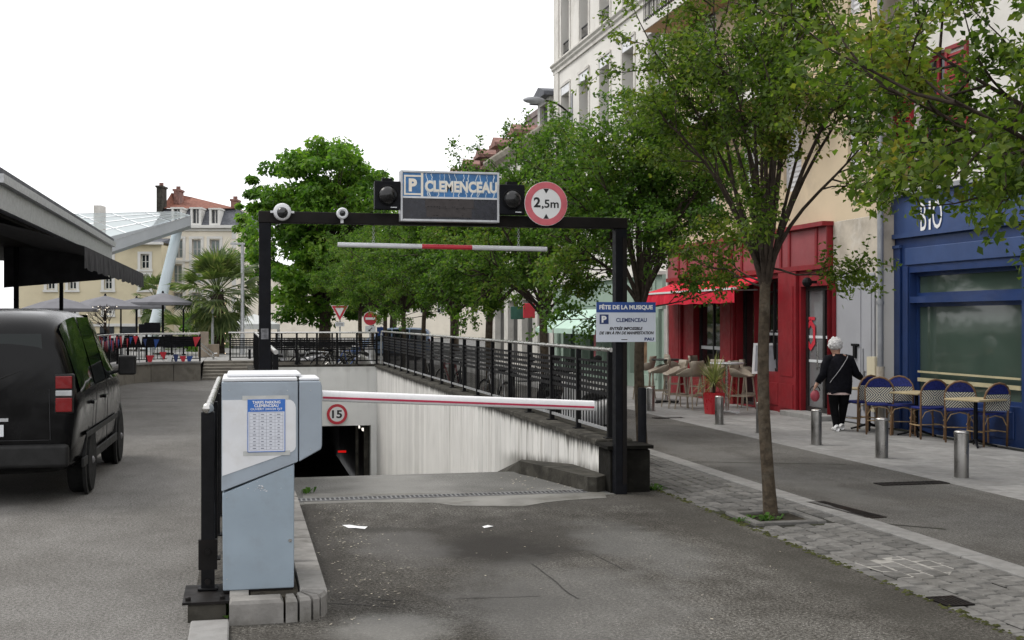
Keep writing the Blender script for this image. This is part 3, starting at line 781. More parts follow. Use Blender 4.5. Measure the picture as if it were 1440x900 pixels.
# ================================================================== RAILINGS
def railing(name, label, cat, p, q, zb, zg, zr, posts, group=None, slats=5, step=.11, individual=False, tube=True, post_w=.055, th=.03, mat=None, low=None, zslat=None):
    """p->q in plan; zb base, zg top of the grid, zr hand rail; posts: distances along p->q"""
    mat = mat or MT['rail_black']
    p, q = Vector((*p,0)), Vector((*q,0)); d = (q-p).normalized(); L = (q-p).length; r = Vector((-d.y,d.x,0))
    ang = math.atan2(d.y, d.x)
    t = T(name, label, cat, (p.x,p.y,zb), ang, group)   # local x runs along the railing
    z0 = lambda z: z-zb
    m = M(); m.tube([(0,0,z0(zr)),(L,0,z0(zr))], .024, 10); mk(m, 'handrail', MT['steel'], t, local=True, smooth='auto')
    low = low if low is not None else zb+.10
    po = None
    for a in posts:
        if po is None:
            m = M(); m.box(-post_w/2,post_w/2,-.012-th/2,.012+th/2,0,z0(zr)-.02); m.box(-.06,.06,-.06,.06,0,.012); m.box(-post_w*.3,post_w*.3,-.02,.02,z0(zr)-.02,z0(zr)-.005)
            po = mk(m, 'post', mat, t, local=True, bevel=.004); po.location = (a,0,0)
        else: shared(po, 'post', (a,0,0), t)
    sp = {}
    zs = zslat if zslat is not None else (zg-zb)*.42
    for a, b in zip(posts, posts[1:]):
        w = b-a-post_w-.01
        key = round(w,3)
        rows = [(z0(zg),.012)] + [(z0(zg)-.035-zs*(i+.5)/slats, .019) for i in range(slats)] + [(z0(low),.016)]
        if individual:
            for k, (z, hh) in enumerate(rows):
                kk = (key, 'r', k)
                if kk not in sp:
                    m = M(); m.box(-w/2,w/2,-.006 if 0 < k < len(rows)-1 else -.014,.006 if 0 < k < len(rows)-1 else .014,z-hh,z+hh)
                    nm = 'slat' if 0 < k < len(rows)-1 else ('top_rail' if k == 0 else 'bottom_rail')
                    sp[kk] = mk(m, nm, MT['galv'] if k == len(rows)-1 else mat, t, local=True); sp[kk].location = ((a+b)/2,0,0)
                else: shared(sp[kk], sp[kk].name.split('.')[0], ((a+b)/2,0,0), t)
            nb = int(w/step)
            for i in range(nb):
                x = (a+b)/2-w/2+w*(i+.5)/nb
                if 'bar' not in sp:
                    m = M(); m.box(-.008,.008,-.005,.005,z0(low)+.016,z0(zg)-.012); sp['bar'] = mk(m, 'bar', mat, t, local=True); sp['bar'].location = (x,.0,0)
                else: shared(sp['bar'], 'bar', (x,.0,0), t)
        else:
            if key not in sp:
                m = M()
                for k, (z, hh) in enumerate(rows): m.box(-w/2,w/2,-.006,.006,z-hh,z+hh)
                nb = max(2, int(w/step))
                for i in range(nb):
                    x = -w/2+w*(i+.5)/nb; m.box(x-.008,x+.008,-.0045,.0045,z0(low)+.016,z0(zg)-.012)
                sp[key] = mk(m, 'bar_panel', mat, t, local=True, kind='stuff'); sp[key].location = ((a+b)/2,0,0)
            else: shared(sp[key], 'bar_panel', ((a+b)/2,0,0), t)
    return t
RX = X1+.13
railing('railing', 'black railing with steel handrail on the wall right of the ramp', 'railing', (RX,SR+.02), (RX,SB), WZ+.043, 1.30, 1.435,
        [.05+1.22*i for i in range(18)], individual=True, step=.112, low=.59, group=None)
railing('railing', 'black railing with steel handrail above the portal wall of the ramp', 'railing', (RX-.05,SB+.22), (X0-.1,SB+.22), WZ+.06, 1.25, 1.40, [.06+.55*i for i in range(7)], step=.10)
railing('railing', 'black railing on the low wall left of the ramp behind the gantry post', 'railing', (X0-.15,SR+.1), (X0-.15,SB), WZ+.06, 1.28, 1.43, [.05+1.22*i for i in range(18)], step=.11)
lf = railing('railing', 'short black railing with steel handrail beside the ticket cabinet', 'railing', (-.2,7.52), (-.2,11.3), .125, 1.07, 1.215, [.02+.93*i for i in range(5)], step=.11, post_w=.06, th=.055, zslat=.3)
m = M(); m.sphere((0,0,1.09),.036,12,8); mk(m, 'end_cap', MT['steel'], lf, local=True, smooth=True)
m = M(); m.box(-.012,.03,-.055,.055,.12,.30)
for z in (.05,.23): m.lathe([(.0,0),(.018,.0),(.018,.014),(.008,.016),(0,.016)], (-.035,0,z), 8, 'x')
mk(m, 'bolt_plate', MT['rust_black'], lf, local=True)
pl = T('fence_footing', 'small stained concrete footing with a steel plate under the railing end', 'footing', (-.2,7.35,0))
m = M(); m.cbox(-.305,-.09,7.22,7.75,-.02,.105,.01); mk(m, 'block', MT['dark_concrete'], pl)
m = M(); m.box(-.335,-.07,7.20,7.68,.107,.121); mk(m, 'plate', MT['rust_black'], pl)
m = M()
for x in (-.305,-.11): m.lathe([(.016,0),(.016,.016),(.009,.02),(0,.02)], (x,7.26,.122), 8)
mk(m, 'bolt', MT['rust_black'], pl)
kk = T('edge_kerb', 'pale flat kerb stones running toward the viewer from the footing', 'kerb', (-.18,6.5,0))
for y0, y1 in ((6.32,7.15),(5.4,6.31),(4.4,5.39)):
    m = M(); m.cbox(-.285,-.07,y0,y1,-.05,.03,.008); mk(m, 'kerb_stone', MT['granite_kerb'], kk)
# short black post at the right of the pier
c = gnd(903,685); hp = at(903,545,(c.x*SP+c.y*CP)).z
t = T('post', 'short thick black metal post beside the right gantry pier', 'post', (c.x,c.y,0))
m = M(); m.tube([(0,0,0),(0,0,hp-.02),(0,0,hp)], [.045,.045,.036], 14); mk(m, 'shaft', MT['black'], t, local=True, smooth='auto')
m = M(); m.lathe([(.085,0),(.085,.012),(.05,.03)], (0,0,0), 14); mk(m, 'collar', MT['rust_black'], t, local=True)

# ================================================================== HEIGHT GANTRY WITH ITS SIGNS
GY = 11.66
xl, xr = ons(372.5,400,GY).x, ons(871.5,400,GY).x
zt = ons(871,307,GY).z
gt = T('height_gantry', 'black steel portal frame spanning the ramp entrance', 'gantry', ((xl+xr)/2,GY,0))
m = M(); m.box(xl-.055,xl+.055,GY-.06,GY+.06,.0,zt-.11); mk(m, 'post', MT['black'], gt, bevel=.006)
m = M(); m.box(xr-.06,xr+.06,GY-.06,GY+.06,.0,zt-.11); mk(m, 'post', MT['black'], gt, bevel=.006)
m = M(); m.box(xl-.06,xr+.065,GY-.062,GY+.062,zt-.108,zt); mk(m, 'beam', MT['rust_black'], gt, bevel=.006)
m = M(); m.box(xr+.012,xr+.055,GY-.068,GY-.0605,.1,zt-.2); mk(m, 'post_channel', MT['rust_black'], gt)
m = M(); c = ons(373,465,GY-.062); m.box(c.x-.04,c.x+.03,GY-.0625,GY-.0605,c.z-.08,c.z+.02); mk(m, 'torn_sticker', pm('torn_paper',(.16,.16,.17),.4,30,.7), gt)
def gp(px, py, y=GY-.1): return ons(px, py, y)
# main sign
SY = GY-.17
a, b2 = ons(561,312,SY), ons(703,239,SY)
sg = T('car_park_sign', 'blue and dark lit car park sign with cracked lettering above the ramp', 'sign', ((a.x+b2.x)/2,SY,a.z))
tl, br = ons(563,239,SY), ons(702,314,SY)
x0, x1, z0, z1 = tl.x, br.x, ons(630,312,SY).z, ons(630,241,SY).z
m = M(); m.box(x0+.01,x1-.01,SY+.004,SY+.13,z0+.01,z1-.01); mk(m, 'case', MT['black'], sg)
m = M(); t_ = .022
m.box(x0,x0+t_,SY-.015,SY+.14,z0,z1); m.box(x1-t_,x1,SY-.015,SY+.14,z0,z1); m.box(x0+t_,x1-t_,SY-.0148,SY+.1398,z1-t_,z1); m.box(x0+t_,x1-t_,SY-.0148,SY+.1398,z0,z0+t_)
mk(m, 'frame', MT['alu'], sg, bevel=.004)
zm = ons(630,277,SY).z
m = M(); m.box(x0+t_,x1-t_,SY-.004,SY+.003,zm,z1-t_); mk(m, 'blue_panel', pm('sunworn_blue',(0.03,0.14,0.34),.25,9,.35,dirt=((.10,.25,.42),.5,14)), sg)
m = M(); m.box(x0+t_,x1-t_,SY-.0105,SY+.003,zm-.018,zm-.001); mk(m, 'divider', MT['white'], sg)
cream = pm('cream_letters',(0.82,0.76,0.66),.05,20,.45)
xp0, xp1 = ons(568,260,SY).x, ons(595,260,SY).x; zp0, zp1 = zm+.012, z1-.045
m = M(); e = .016
m.box(xp0,xp0+e,SY-.008,SY-.0045,zp0,zp1); m.box(xp1-e-.006,xp1,SY-.008,SY-.0045,zm,z1-t_); m.box(xp0+e,xp1-e-.006,SY-.0078,SY-.0045,zp1-e,zp1); m.box(xp0+e,xp1-e-.006,SY-.0078,SY-.0045,zp0,zp0+e)
mk(m, 'symbol_border', cream, sg)
obj_text('P', 'lettering', cream, sg, (ons(580.5,0,SY).x,SY-.006,(zp0+zp1)/2), (1,0,0), (0,0,1), w=.08, h=(zp1-zp0)*.66, bold=.05)
tx0, tx1 = ons(598,0,SY).x, ons(699,0,SY).x
mb_c = ons(648,263,SY)
pale = pm('pale_peel',(0.62,0.68,0.72),.1,20,.5)
obj_text('CLEMENCEAU', 'letter_backing', pale, sg, ((tx0+tx1)/2,SY-.0052,mb_c.z), (1,0,0), (0,0,1), w=tx1-tx0+.012, h=.115, bold=.055)
obj_text('CLEMENCEAU', 'lettering', cream, sg, ((tx0+tx1)/2,SY-.0072,mb_c.z), (1,0,0), (0,0,1), w=tx1-tx0-.01, h=.10, bold=.02)
m = M(); random.seed(12)
def crack(x, za, zb_, w):
    pts = []; k = 6; xx = x
    for i in range(k+1):
        pts.append((xx, za+(zb_-za)*i/k)); xx += random.uniform(-.007,.007)
    for (a1,c1),(a2,c2) in zip(pts,pts[1:]):
        m.quad((a1-w,SY-.0049,c1),(a1+w,SY-.0049,c1),(a2+w,SY-.0049,c2),(a2-w,SY-.0049,c2))
for i in range(12):
    x = tx0+(tx1-tx0)*(i+.3+random.uniform(-.2,.3))/12
    crack(x, mb_c.z+.05, z1-t_-.003, random.uniform(.0015,.005)); crack(x+random.uniform(-.03,.03), zm+.001, mb_c.z-.05, random.uniform(.0015,.006))
mk(m, 'crack', pale, sg, kind='stuff')
m = M(); m.box(x0+t_,x1-t_,SY-.002,SY+.0035,z0+t_,zm-.019); mk(m, 'display_panel', pm('dark_display',(0.016,0.017,0.026),.3,20,.3), sg)
d0, d1 = ons(598,305,SY), ons(666,281,SY)
m = M(); m.box(d0.x+.01,d1.x-.02,SY-.007,SY-.0025,d0.z,(d0.z+d1.z)/2-.001); m.box(d0.x,d1.x,SY-.0072,SY-.0025,(d0.z+d1.z)/2+.001,d1.z); mk(m, 'cover_plate', pm('dull_brown_plate',(0.065,0.058,0.058),.12,30,.7), sg)
m = M(); random.seed(4)
for i in range(28):
    x = random.uniform(d0.x+.02,d1.x-.03); z = random.choice([d0.z+.015,(d0.z+d1.z)/2-.006,(d0.z+d1.z)/2+.012,d1.z-.012]); m.box(x-.004,x+.004,SY-.0085,SY-.0073,z-.003,z+.003)
mk(m, 'rivet', MT['black'], sg, kind='stuff')
# two dead signal lamps
def signal(px0, px1, py0, py1, label, y):
    a, b = ons(px0,py1,y), ons(px1,py0,y); cx, cz = (a.x+b.x)/2, (a.z+b.z)/2; w, h = b.x-a.x, b.z-a.z
    t = T('signal_lamp', label, 'traffic signal', (cx,y,a.z), group='signal lamps on the gantry')
    m = M(); m.box(a.x,b.x,y,y+.10,a.z,b.z); mk(m, 'housing', MT['black'], t, bevel=.006)
    R = min(w,h)*.36
    m = M(); m.lathe([(R,0),(R,-.012),(R*.93,-.03),(R*.7,-.055),(R*.4,-.07),(0.0001,-.075)], (cx,y-.001,cz), 24, 'y'); mk(m, 'lens', pm('smoked_lens',(0.012,0.012,0.013),.2,5,.22), t, smooth=True)
    m = M(); m.torus((cx,y-.004,cz),R*1.06,.007,'y',28,6); mk(m, 'bezel', MT['rail_black'], t, smooth=True)
    m = M(); m.box(cx+w*.12,cx+w*.36,y-.003,y-.0005,a.z+h*.06,a.z+h*.09); mk(m, 'maker_plate', MT['signwhite'], t)
    m = M(); m.box(cx-.04,cx+.04,y+.1,y+.3,b.z+.002,b.z+.02); m.box(cx-.05,cx+.05,y+.02,y+.09,b.z+.001,b.z+.03); mk(m, 'bracket', MT['black'], t)
signal(527,563,255,294, 'round dark signal lamp left of the blue car park sign', GY-.20)
signal(703,738,260,301, 'round dark signal lamp right of the blue car park sign', GY-.20)
# round height limit sign
c = ons(768,286.5,GY-.24); R = 31.5*11.6/F
t = T('height_limit_sign', 'round red bordered height limit sign on the gantry beam', 'road sign', (c.x,c.y,c.z-R))
def disc(m, c, r, y0, y1, n=40): m.lathe([(.0001,0),(r,0),(r,y1-y0),(.0001,y1-y0)], (c.x,y0,c.z), n, 'y')
m = M(); disc(m, c, R, c.y, c.y+.012); mk(m, 'plate', MT['white_clean'], t)
m = M(); ring = [(R*.985,0),(R*.985,-.002),(R*.70,-.002),(R*.70,0)]; m.lathe([(r,z) for r,z in ring], (c.x,c.y-.0005,c.z), 48, 'y', cap=False); mk(m, 'red_ring', MT['red_faded'], t)
obj_text('2', 'lettering', MT['black_print'], t, (c.x-R*.42,c.y-.001,c.z+R*.06), (1,0,0), (0,0,1), w=R*.32, h=R*.46, bold=.03)
obj_text(',5m', 'lettering', MT['black_print'], t, (c.x+R*.19,c.y-.001,c.z-R*.03), (1,0,0), (0,0,1), w=R*.8, h=R*.44, bold=.02)
m = M()
for sg_ in (1,-1):
    m.quad((c.x-R*.13,c.y-.0015,c.z+sg_*R*.68),(c.x+R*.13,c.y-.0015,c.z+sg_*R*.68),(c.x,c.y-.0015,c.z+sg_*R*.46))
mk(m, 'arrow', MT['black_print'], t)
m = M(); m.box(c.x-.02,c.x+.02,c.y+.012,GY-.065,c.z-.14,c.z-.06); mk(m, 'bracket', MT['galv'], t)
# hanging height bar
BY = GY
c0, c1 = ons(475,344,BY), ons(769,350.5,BY); cm = [(0,.0),(.393,0),(.633,0),(1,0)]
r = 3.4*11.6/F
hb_ = T('height_bar', 'white and red tube hanging from chains under the gantry beam', 'height bar', tuple((c0+c1)/2))
def lp(u): return c0.lerp(c1, u)
for u0, u1, mt in ((0,.393,'white'),(.393,.633,'red_sign'),(.633,1,'white')):
    m = M(); m.tube([lp(u0),lp(u1)], r, 12); mk(m, 'tube_section', MT[mt], hb_, smooth='auto')
for u in (.165,.86):
    p = lp(u); m = M(); z = p.z+r; k = 0
    while z < zt-.12:
        m.torus((p.x,p.y,z+.014),.012,.0028,'x' if k % 2 else 'y',8,4); z += .021; k += 1
    mk(m, 'chain', MT['galv'], hb_)
# cameras on the beam
def camera_dome(px, py, r, label, dome):
    y = GY-.062; c = ons(px,py,y-.05); R = r*11.55/F
    t = T('security_camera', label, 'security camera', (c.x,y,c.z-R))
    if dome:
        m = M(); m.lathe([(R*1.0,.05),(R*1.02,-.0),(R*.95,-.03),(R*.7,-.045)], (c.x,c.y,c.z), 24, 'y'); m.box(c.x-R*1.35,c.x+R*1.35,c.y-.005,c.y+.02,c.z-R*.12,c.z+R*.12); mk(m, 'housing', MT['white'], t, smooth='auto')
        m = M(); m.sphere((c.x,c.y-.03,c.z-.01),R*.66,16,10); mk(m, 'dome', MT['shopglass'], t, smooth=True)
    else:
        m = M(); m.lathe([(R*.9,.05),(R,0),(R,-.05),(R*.8,-.06),(R*.55,-.055)], (c.x,c.y,c.z), 20, 'y'); mk(m, 'housing', MT['white'], t, smooth='auto')
        m = M(); m.lathe([(R*.55,-.054),(R*.4,-.066),(.0001,-.07)], (c.x,c.y,c.z), 16, 'y'); mk(m, 'lens', MT['shopglass'], t, smooth=True)
        m = M(); m.box(c.x-.012,c.x+.012,c.y-.02,c.y+.04,c.z-R-.035,c.z-R*.8); mk(m, 'bracket', MT['white'], t)
camera_dome(397,298,12, 'larger white dome camera near the left end of the beam', True)
camera_dome(481,300.5,8, 'smaller white camera on the beam left of the signal lamps', False)
# notice strapped to the right post
NY = GY-.085
a, b2 = ons(838.5,481,NY), ons(922,425,NY)
t = T('notice_board', 'white notice with a blue header strapped to the right gantry post', 'notice', ((a.x+b2.x)/2,NY,a.z))
m = M(); m.box(a.x,b2.x,NY,NY+.006,a.z,b2.z); mk(m, 'board', pm('notice_white',(0.62,0.66,0.74),.03,6,.4), t)
w, h = b2.x-a.x, b2.z-a.z
m = M(); m.box(a.x,b2.x,NY-.0012,NY-.0002,b2.z-h*.26,b2.z); mk(m, 'print_header', MT['blue_print'], t)
xc = (a.x+b2.x)/2
TX = dict(xdir=(1,0,0), up=(0,0,1))
obj_text('FÊTE DE LA MUSIQUE', 'lettering', MT['white_print'], t, (xc-.0,NY-.001,b2.z-h*.125), w=w*.90, h=h*.155, bold=.045, **TX)
m = M(); m.box(a.x+w*.055,a.x+w*.205,NY-.0012,NY-.0002,b2.z-h*.55,b2.z-h*.31); mk(m, 'parking_symbol', MT['navy_print'], t)
obj_text('P', 'lettering', MT['white_print'], t, (a.x+w*.13,NY-.001,b2.z-h*.43), w=w*.085, h=h*.17, bold=.05, **TX)
obj_text('CLEMENCEAU', 'lettering', MT['navy_print'], t, (a.x+w*.59,NY,b2.z-h*.45), w=w*.52, h=h*.105, bold=.03, **TX)
obj_text('ENTRÉE IMPOSSIBLE', 'lettering', MT['black_print'], t, (a.x+w*.50,NY,b2.z-h*.655), w=w*.56, h=h*.095, bold=.045, shear=.25, **TX)
obj_text('DE 18H À FIN DE MANIFESTATION', 'lettering', MT['black_print'], t, (a.x+w*.51,NY,b2.z-h*.765), w=w*.92, h=h*.095, bold=.045, shear=.25, **TX)
obj_text('PAU', 'lettering', MT['navy_print'], t, (a.x+w*.89,NY,b2.z-h*.93), w=w*.16, h=h*.08, bold=.05, **TX)
m = M(); m.box(a.x+w*.42,a.x+w*.52,NY-.002,NY-.0002,a.z+.02,a.z+.027); mk(m, 'cable_tie', MT['black'], t)
# speed limit sign on the portal wall
c = ons(474,582.5,SB-.06); R = 14.5*(c.x*SP+c.y*CP)/F
t = T('speed_limit_sign', 'round red bordered speed sign on the wall above the garage opening', 'road sign', (c.x,c.y,c.z-R))
m = M(); disc(m, c, R, c.y, c.y+.03); mk(m, 'plate', MT['white_clean'], t)
m = M(); m.lathe([(R*.99,0),(R*.99,-.003),(R*.72,-.003),(R*.72,0)], (c.x,c.y-.0005,c.z), 40, 'y', cap=False); mk(m, 'red_ring', MT['red_sign'], t)
obj_text('15', 'lettering', MT['black_print'], t, (c.x,c.y-.001,c.z), w=R*.98, h=R*.78, bold=.03, **TX)
# ================================================================== BUILDINGS ON THE RIGHT
FL = 10.1                            # facade line
MT['plaster_white'] = pm('white_render', (0.68,0.66,0.62), .06, .8, .9, bump=.0015, bscale=20, dirt=((0.42,0.40,0.36),.5,.7))
MT['stone_trim'] = pm('pale_stone_trim', (0.62,0.60,0.56), .08, 2, .9, dirt=((0.3,0.28,0.25),.5,1.6))
MT['plaster_beige'] = pm('beige_render', (0.60,0.49,0.345), .07, .9, .9, bump=.0015, bscale=20, dirt=((0.40,0.33,0.25),.45,.8))
MT['plaster_old'] = pm('old_patched_render', (0.46,0.41,0.34), .2, 2.2, .95, bump=.006, bscale=9, dirt=((0.62,0.58,0.52),.7,2.4))
MT['balcony_under'] = pm('balcony_soffit', (0.50,0.36,0.25), .08, 1.5, .9)
MT['shutter_white'] = pm('white_roller_shutter', (0.62,0.62,0.63), .05, 3, .6)
MT['red_paint'] = pm('dark_red_shop_paint', (0.225,0.012,0.018), .14, 2.5, .5, dirt=((0.15,0.014,0.018),.5,3), spec=.35)
MT['red_panel'] = pm('faded_red_fascia', (0.26,0.05,0.058), .1, 2, .55)
MT['red_awning'] = pm('red_awning_cloth', (0.66,0.022,0.05), .08, 2.2, .8, bump=.004, bscale=3)
MT['green_paint'] = pm('sage_green_shop_paint', (0.30,0.385,0.325), .08, 1.5, .6, dirt=((0.22,0.27,0.23),.4,3))
MT['green_awning'] = pm('pale_mint_awning_cloth', (0.50,0.68,0.58), .05, 1.5, .8, bump=.003, bscale=3)
MT['blue_paint'] = pm('blue_shop_paint', (0.011,0.034,0.125), .12, 2, .45, coat=.1)
MT['blue_fascia'] = pm('blue_fascia', (0.03,0.062,0.17), .1, 2, .5)
MT['grey_door'] = pm('grey_painted_door', (0.34,0.345,0.37), .06, 2, .55, dirt=((0.25,0.25,0.26),.3,4))
MT['frame_grey'] = pm('old_window_frame', (0.45,0.44,0.42), .08, 5, .6)
MT['zinc'] = pm('zinc_pipe', (0.30,0.31,0.33), .12, 4, .55, metal=.4)
MT['interior'] = pm('dark_shop_interior', (0.02,0.018,0.017), .4, 1.5, .8)
MT['slate'] = pm('slate_roof', (0.105,0.11,0.125), .25, 7, .7, bump=.01, bscale=14)
MT['tile'] = pm('red_roof_tile', (0.21,0.088,0.062), .3, 6, .85, bump=.02, bscale=12, dirt=((0.17,0.09,0.07),.6,1.5))
MT['brick'] = pm('brick_chimney', (0.24,0.135,0.115), .3, 5, .9, dirt=((0.12,0.10,0.095),.7,2))
def rmap(l): return lambda u, w, z: (l+w, u, z)
RM = rmap(FL)
def zl(px, py, l=FL): return onl(px, py, l).z
# --- white building
wb = T('white_building', 'tall white rendered building with deep dark windows and a moulded cornice', 'building', (FL,33,0))
S0, S1 = 27.95, 38.6
ops = []
rows = [(3.7,5.75),(6.95,8.98),(10.28,12.4),(13.6,15.7)]
cols_s = [28.75+2.14*i for i in range(5)]
for z0, z1 in rows:
    for c in cols_s: ops.append((c-.48,c+.48,z0,z1))
m = M(); wall_open(m, RM, S0, S1, 3.0, 18, ops, .36); m.box(FL+.01,FL+9,S1-.001,S1,0,18); m.box(FL+.01,FL+9,S0,S0+.001,8,18)
mk(m, 'wall', MT['plaster_white'], wb)
m = M(); m.box(FL-.05,FL,S1-.5,S1+.05,3.0,18); mk(m, 'corner_pilaster', MT['stone_trim'], wb)
m = M(); prof = [(0,9.82),(-.06,9.82),(-.06,9.92),(-.12,9.97),(-.12,10.03),(-.18,10.08),(-.18,10.13),(0,10.16)]
m.ext([(FL+x,S0,z) for x,z in prof], (0,S1-S0+.12,0)); mk(m, 'cornice', MT['stone_trim'], wb)
m = M(); m.ext([(FL+x*.8,S0,z-3.35) for x,z in prof], (0,S1-S0+.08,0)); mk(m, 'string_course', MT['stone_trim'], wb)
for ri, (z0, z1) in enumerate(rows[:3]):
    for c in cols_s:
        window(wb, RM, c-.48, c+.48, z0, z1, .28, MT['frame_grey'], MT['glass'], 2, 3, .07)
        m = M(); mbox(m, RM, c-.60, c-.482, -.03, .0-.001, z0-.02, z1+.34); mbox(m, RM, c+.482, c+.60, -.03, -.001, z0-.02, z1+.34); mbox(m, RM, c-.60, c+.60, -.05, -.031, z1+.28, z1+.36)
        mk(m, 'surround', MT['stone_trim'], wb, kind='stuff')
        m = M(); mbox(m, RM, c-.47, c+.47, -.022, -.002, z1+.01, z1+.26); mk(m, 'lintel_panel', MT['white'] if ri == 1 else MT['stone_trim'], wb)
        m = M(); mbox(m, RM, c-.46, c+.46, .04, .07, z0+.36, z0+.40); mbox(m, RM, c-.46, c+.46, .04, .07, z0+.06, z0+.09)
        for k in range(8): mbox(m, RM, c-.44+.125*k, c-.425+.125*k, .05, .06, z0+.09, z0+.36)
        mk(m, 'guard_rail', MT['rail_black'], wb)
# --- its green shop front
gsh = [(sl(905,FL),'p')]
g0, g1 = 27.95, sl(772,FL)
zf0, zf1 = 2.02, 2.86
m = M()
shop_ops = [(29.2,30.6,.35,1.9),(31.4,33.0,.35,1.9),(33.6,35.2,.35,1.9),(35.9,37.4,.02,1.9)]
wall_open(m, rmap(FL-.06), g0, 38.55, 0, zf0, shop_ops, .3); mk(m, 'shop_front', MT['green_paint'], wb)
m = M(); m.box(FL-.10,FL-.002,g0,38.55,zf0+.002,zf1); mk(m, 'fascia', MT['green_paint'], wb)
m = M(); m.box(FL-.20,FL-.001,g0,38.55,zf1+.002,zf1+.09); mk(m, 'shop_cornice', MT['stone_trim'], wb)
m = M(); m.box(FL-.003,FL+.02,g0,38.55,zf1+.09,3.02); mk(m, 'band', MT['plaster_white'], wb)
for a, b, z0, z1 in shop_ops: window(wb, rmap(FL-.06), a, b, z0, z1, .2, MT['green_paint'], MT['shopglass'], 1, 1, .09, name='shop_window')
for k in range(6):
    a = 28.4+1.7*k; m = M(); mbox(m, RM, a, a+1.35, -.125, -.102, zf0+.14, zf1-.12); mk(m, 'fascia_panel', MT['green_paint'], wb, bevel=.01)
for s_ in (28.3, 31.0, 33.3, 35.55, 37.9):
    m = M(); mbox(m, RM, s_-.17, s_+.17, -.14, -.061, .0, zf0); mbox(m, RM, s_-.10, s_+.10, -.16, -.141, .3, zf0-.2); mk(m, 'pilaster', MT['green_paint'], wb)
obj_text('MOREAU', 'lettering', pm('bronze_letters',(0.12,0.10,0.07),.1,5,.5), wb, (FL-.128,sl(912,FL)+.1,zl(912,404)), (0,-1,0), (0,0,1), w=1.5, h=.17, bold=.01, thick=.004)
obj_text('BIJOUTERIE', 'lettering', MT['black_print'], wb, (FL-.128,sl(912,FL)+.1,zl(912,417)), (0,-1,0), (0,0,1), w=1.1, h=.07, bold=.005, thick=.004)
m = M(); mbox(m, RM, 29.25, 30.55, .12, .125, .5, 1.6); mk(m, 'display', pm('warm_display',(0.16,0.10,0.06),.5,4,.6), wb)
m = M(); mbox(m, RM, 33.75, 34.5, .1, .12, .6, 1.7); mk(m, 'poster', MT['red_faded'], wb)
for i, (a, b) in enumerate(((30.7,32.75),(32.95,35.0),(35.2,37.3))):
    m = M(); x1_, x0_ = FL-.11, FL-.98; za, zb_ = 2.06, 1.50
    m.add([(x1_,a,za),(x1_,b,za),(x0_,b,zb_),(x0_,a,zb_),(x1_,a,za-.03),(x1_,b,za-.03),(x0_,b,zb_-.03),(x0_,a,zb_-.03)], [(0,1,2,3),(4,7,6,5),(0,3,7,4),(1,5,6,2),(0,4,5,1),(3,2,6,7)])
    aw = mk(m, 'awning', MT['green_awning'], wb)
    m = M(); m.box(x0_-.02,x0_-.005,a,b,zb_-.14,zb_+.005); mk(m, 'valance', MT['green_awning'], aw)
# --- beige building with balconies
bb = T('beige_building', 'beige rendered building with projecting balconies over the red shop front', 'building', (FL,22.5,0))
B0, B1 = 17.8, 27.94
zr1 = zl(1115,147); zr0 = zl(1115,269)
wops = []
wl_ = [(990,1007),(1043,1068),(1102,1127),(1192,1212)]
for a, b in wl_:
    wops.append((sl(b,FL), sl(a,FL), zr0, zr1)); wops.append((sl(b,FL), sl(a,FL), zr0+2.75, zr1+2.75)); wops.append((sl(b,FL), sl(a,FL), zr0+5.5, zr1+5.5))
zred = 3.46
m = M(); wall_open(m, RM, B0, B1, zred, 17.5, wops, .16); mk(m, 'wall', MT['plaster_beige'], bb)
for a, b, z0, z1 in wops:
    m = M(); n_ = int((z1-z0)/.09); hh = (z1-z0)/n_
    for k in range(n_):
        z = z0+k*hh
        m.add([RM(a+.03,.10,z),RM(b-.03,.10,z),RM(b-.03,.085,z+hh*.3),RM(a+.03,.085,z+hh*.3),RM(b-.03,.10,z+hh*.93),RM(a+.03,.10,z+hh*.93)], [(0,1,2,3),(3,2,4,5)])
    sh = mk(m, 'roller_shutter', MT['shutter_white'], bb)
    m = M(); mbox(m, RM, a, a+.03, .06, .14, z0, z1); mbox(m, RM, b-.03, b, .06, .14, z0, z1); mbox(m, RM, a-.04, b+.04, -.03, .12, z1-.0, z1+.2); mk(m, 'shutter_box', MT['shutter_white'], sh)
def balcony(s0, s1, z, d):
    m = M(); m.box(FL-d,FL-.002,s0,s1,z,z+.16); bl = mk(m, 'balcony', MT['balcony_under'], bb)
    m = M(); m.box(FL-d-.03,FL-d-.001,s0-.03,s1+.03,z+.01,z+.19); m.box(FL-d-.001,FL-.002,s1+.001,s1+.03,z+.01,z+.19); mk(m, 'slab_edge', MT['plaster_white'], bl)
    m = M(); y = s0; zz = z+.19
    m.box(FL-d-.02,FL-d+.02,s0,s1,zz+.88,zz+.93); m.box(FL-d-.015,FL-d+.015,s0,s1,zz+.06,zz+.09); m.box(FL-d+.02,FL-.01,s1-.02,s1+.02,zz+.88,zz+.93)
    while y < s1:
        m.box(FL-d-.008,FL-d+.008,y,y+.016,zz,zz+.9); y += .11
    for k in range(8): m.box(FL-d+.1*k+.04,FL-d+.1*k+.055,s1-.008,s1+.008,zz,zz+.9)
    mk(m, 'balustrade', MT['rail_black'], bl)
balcony(19.6, 27.0, 5.82, .9); balcony(19.6, 27.0, 8.5, .9); balcony(19.6, 27.0, 11.2, .9)
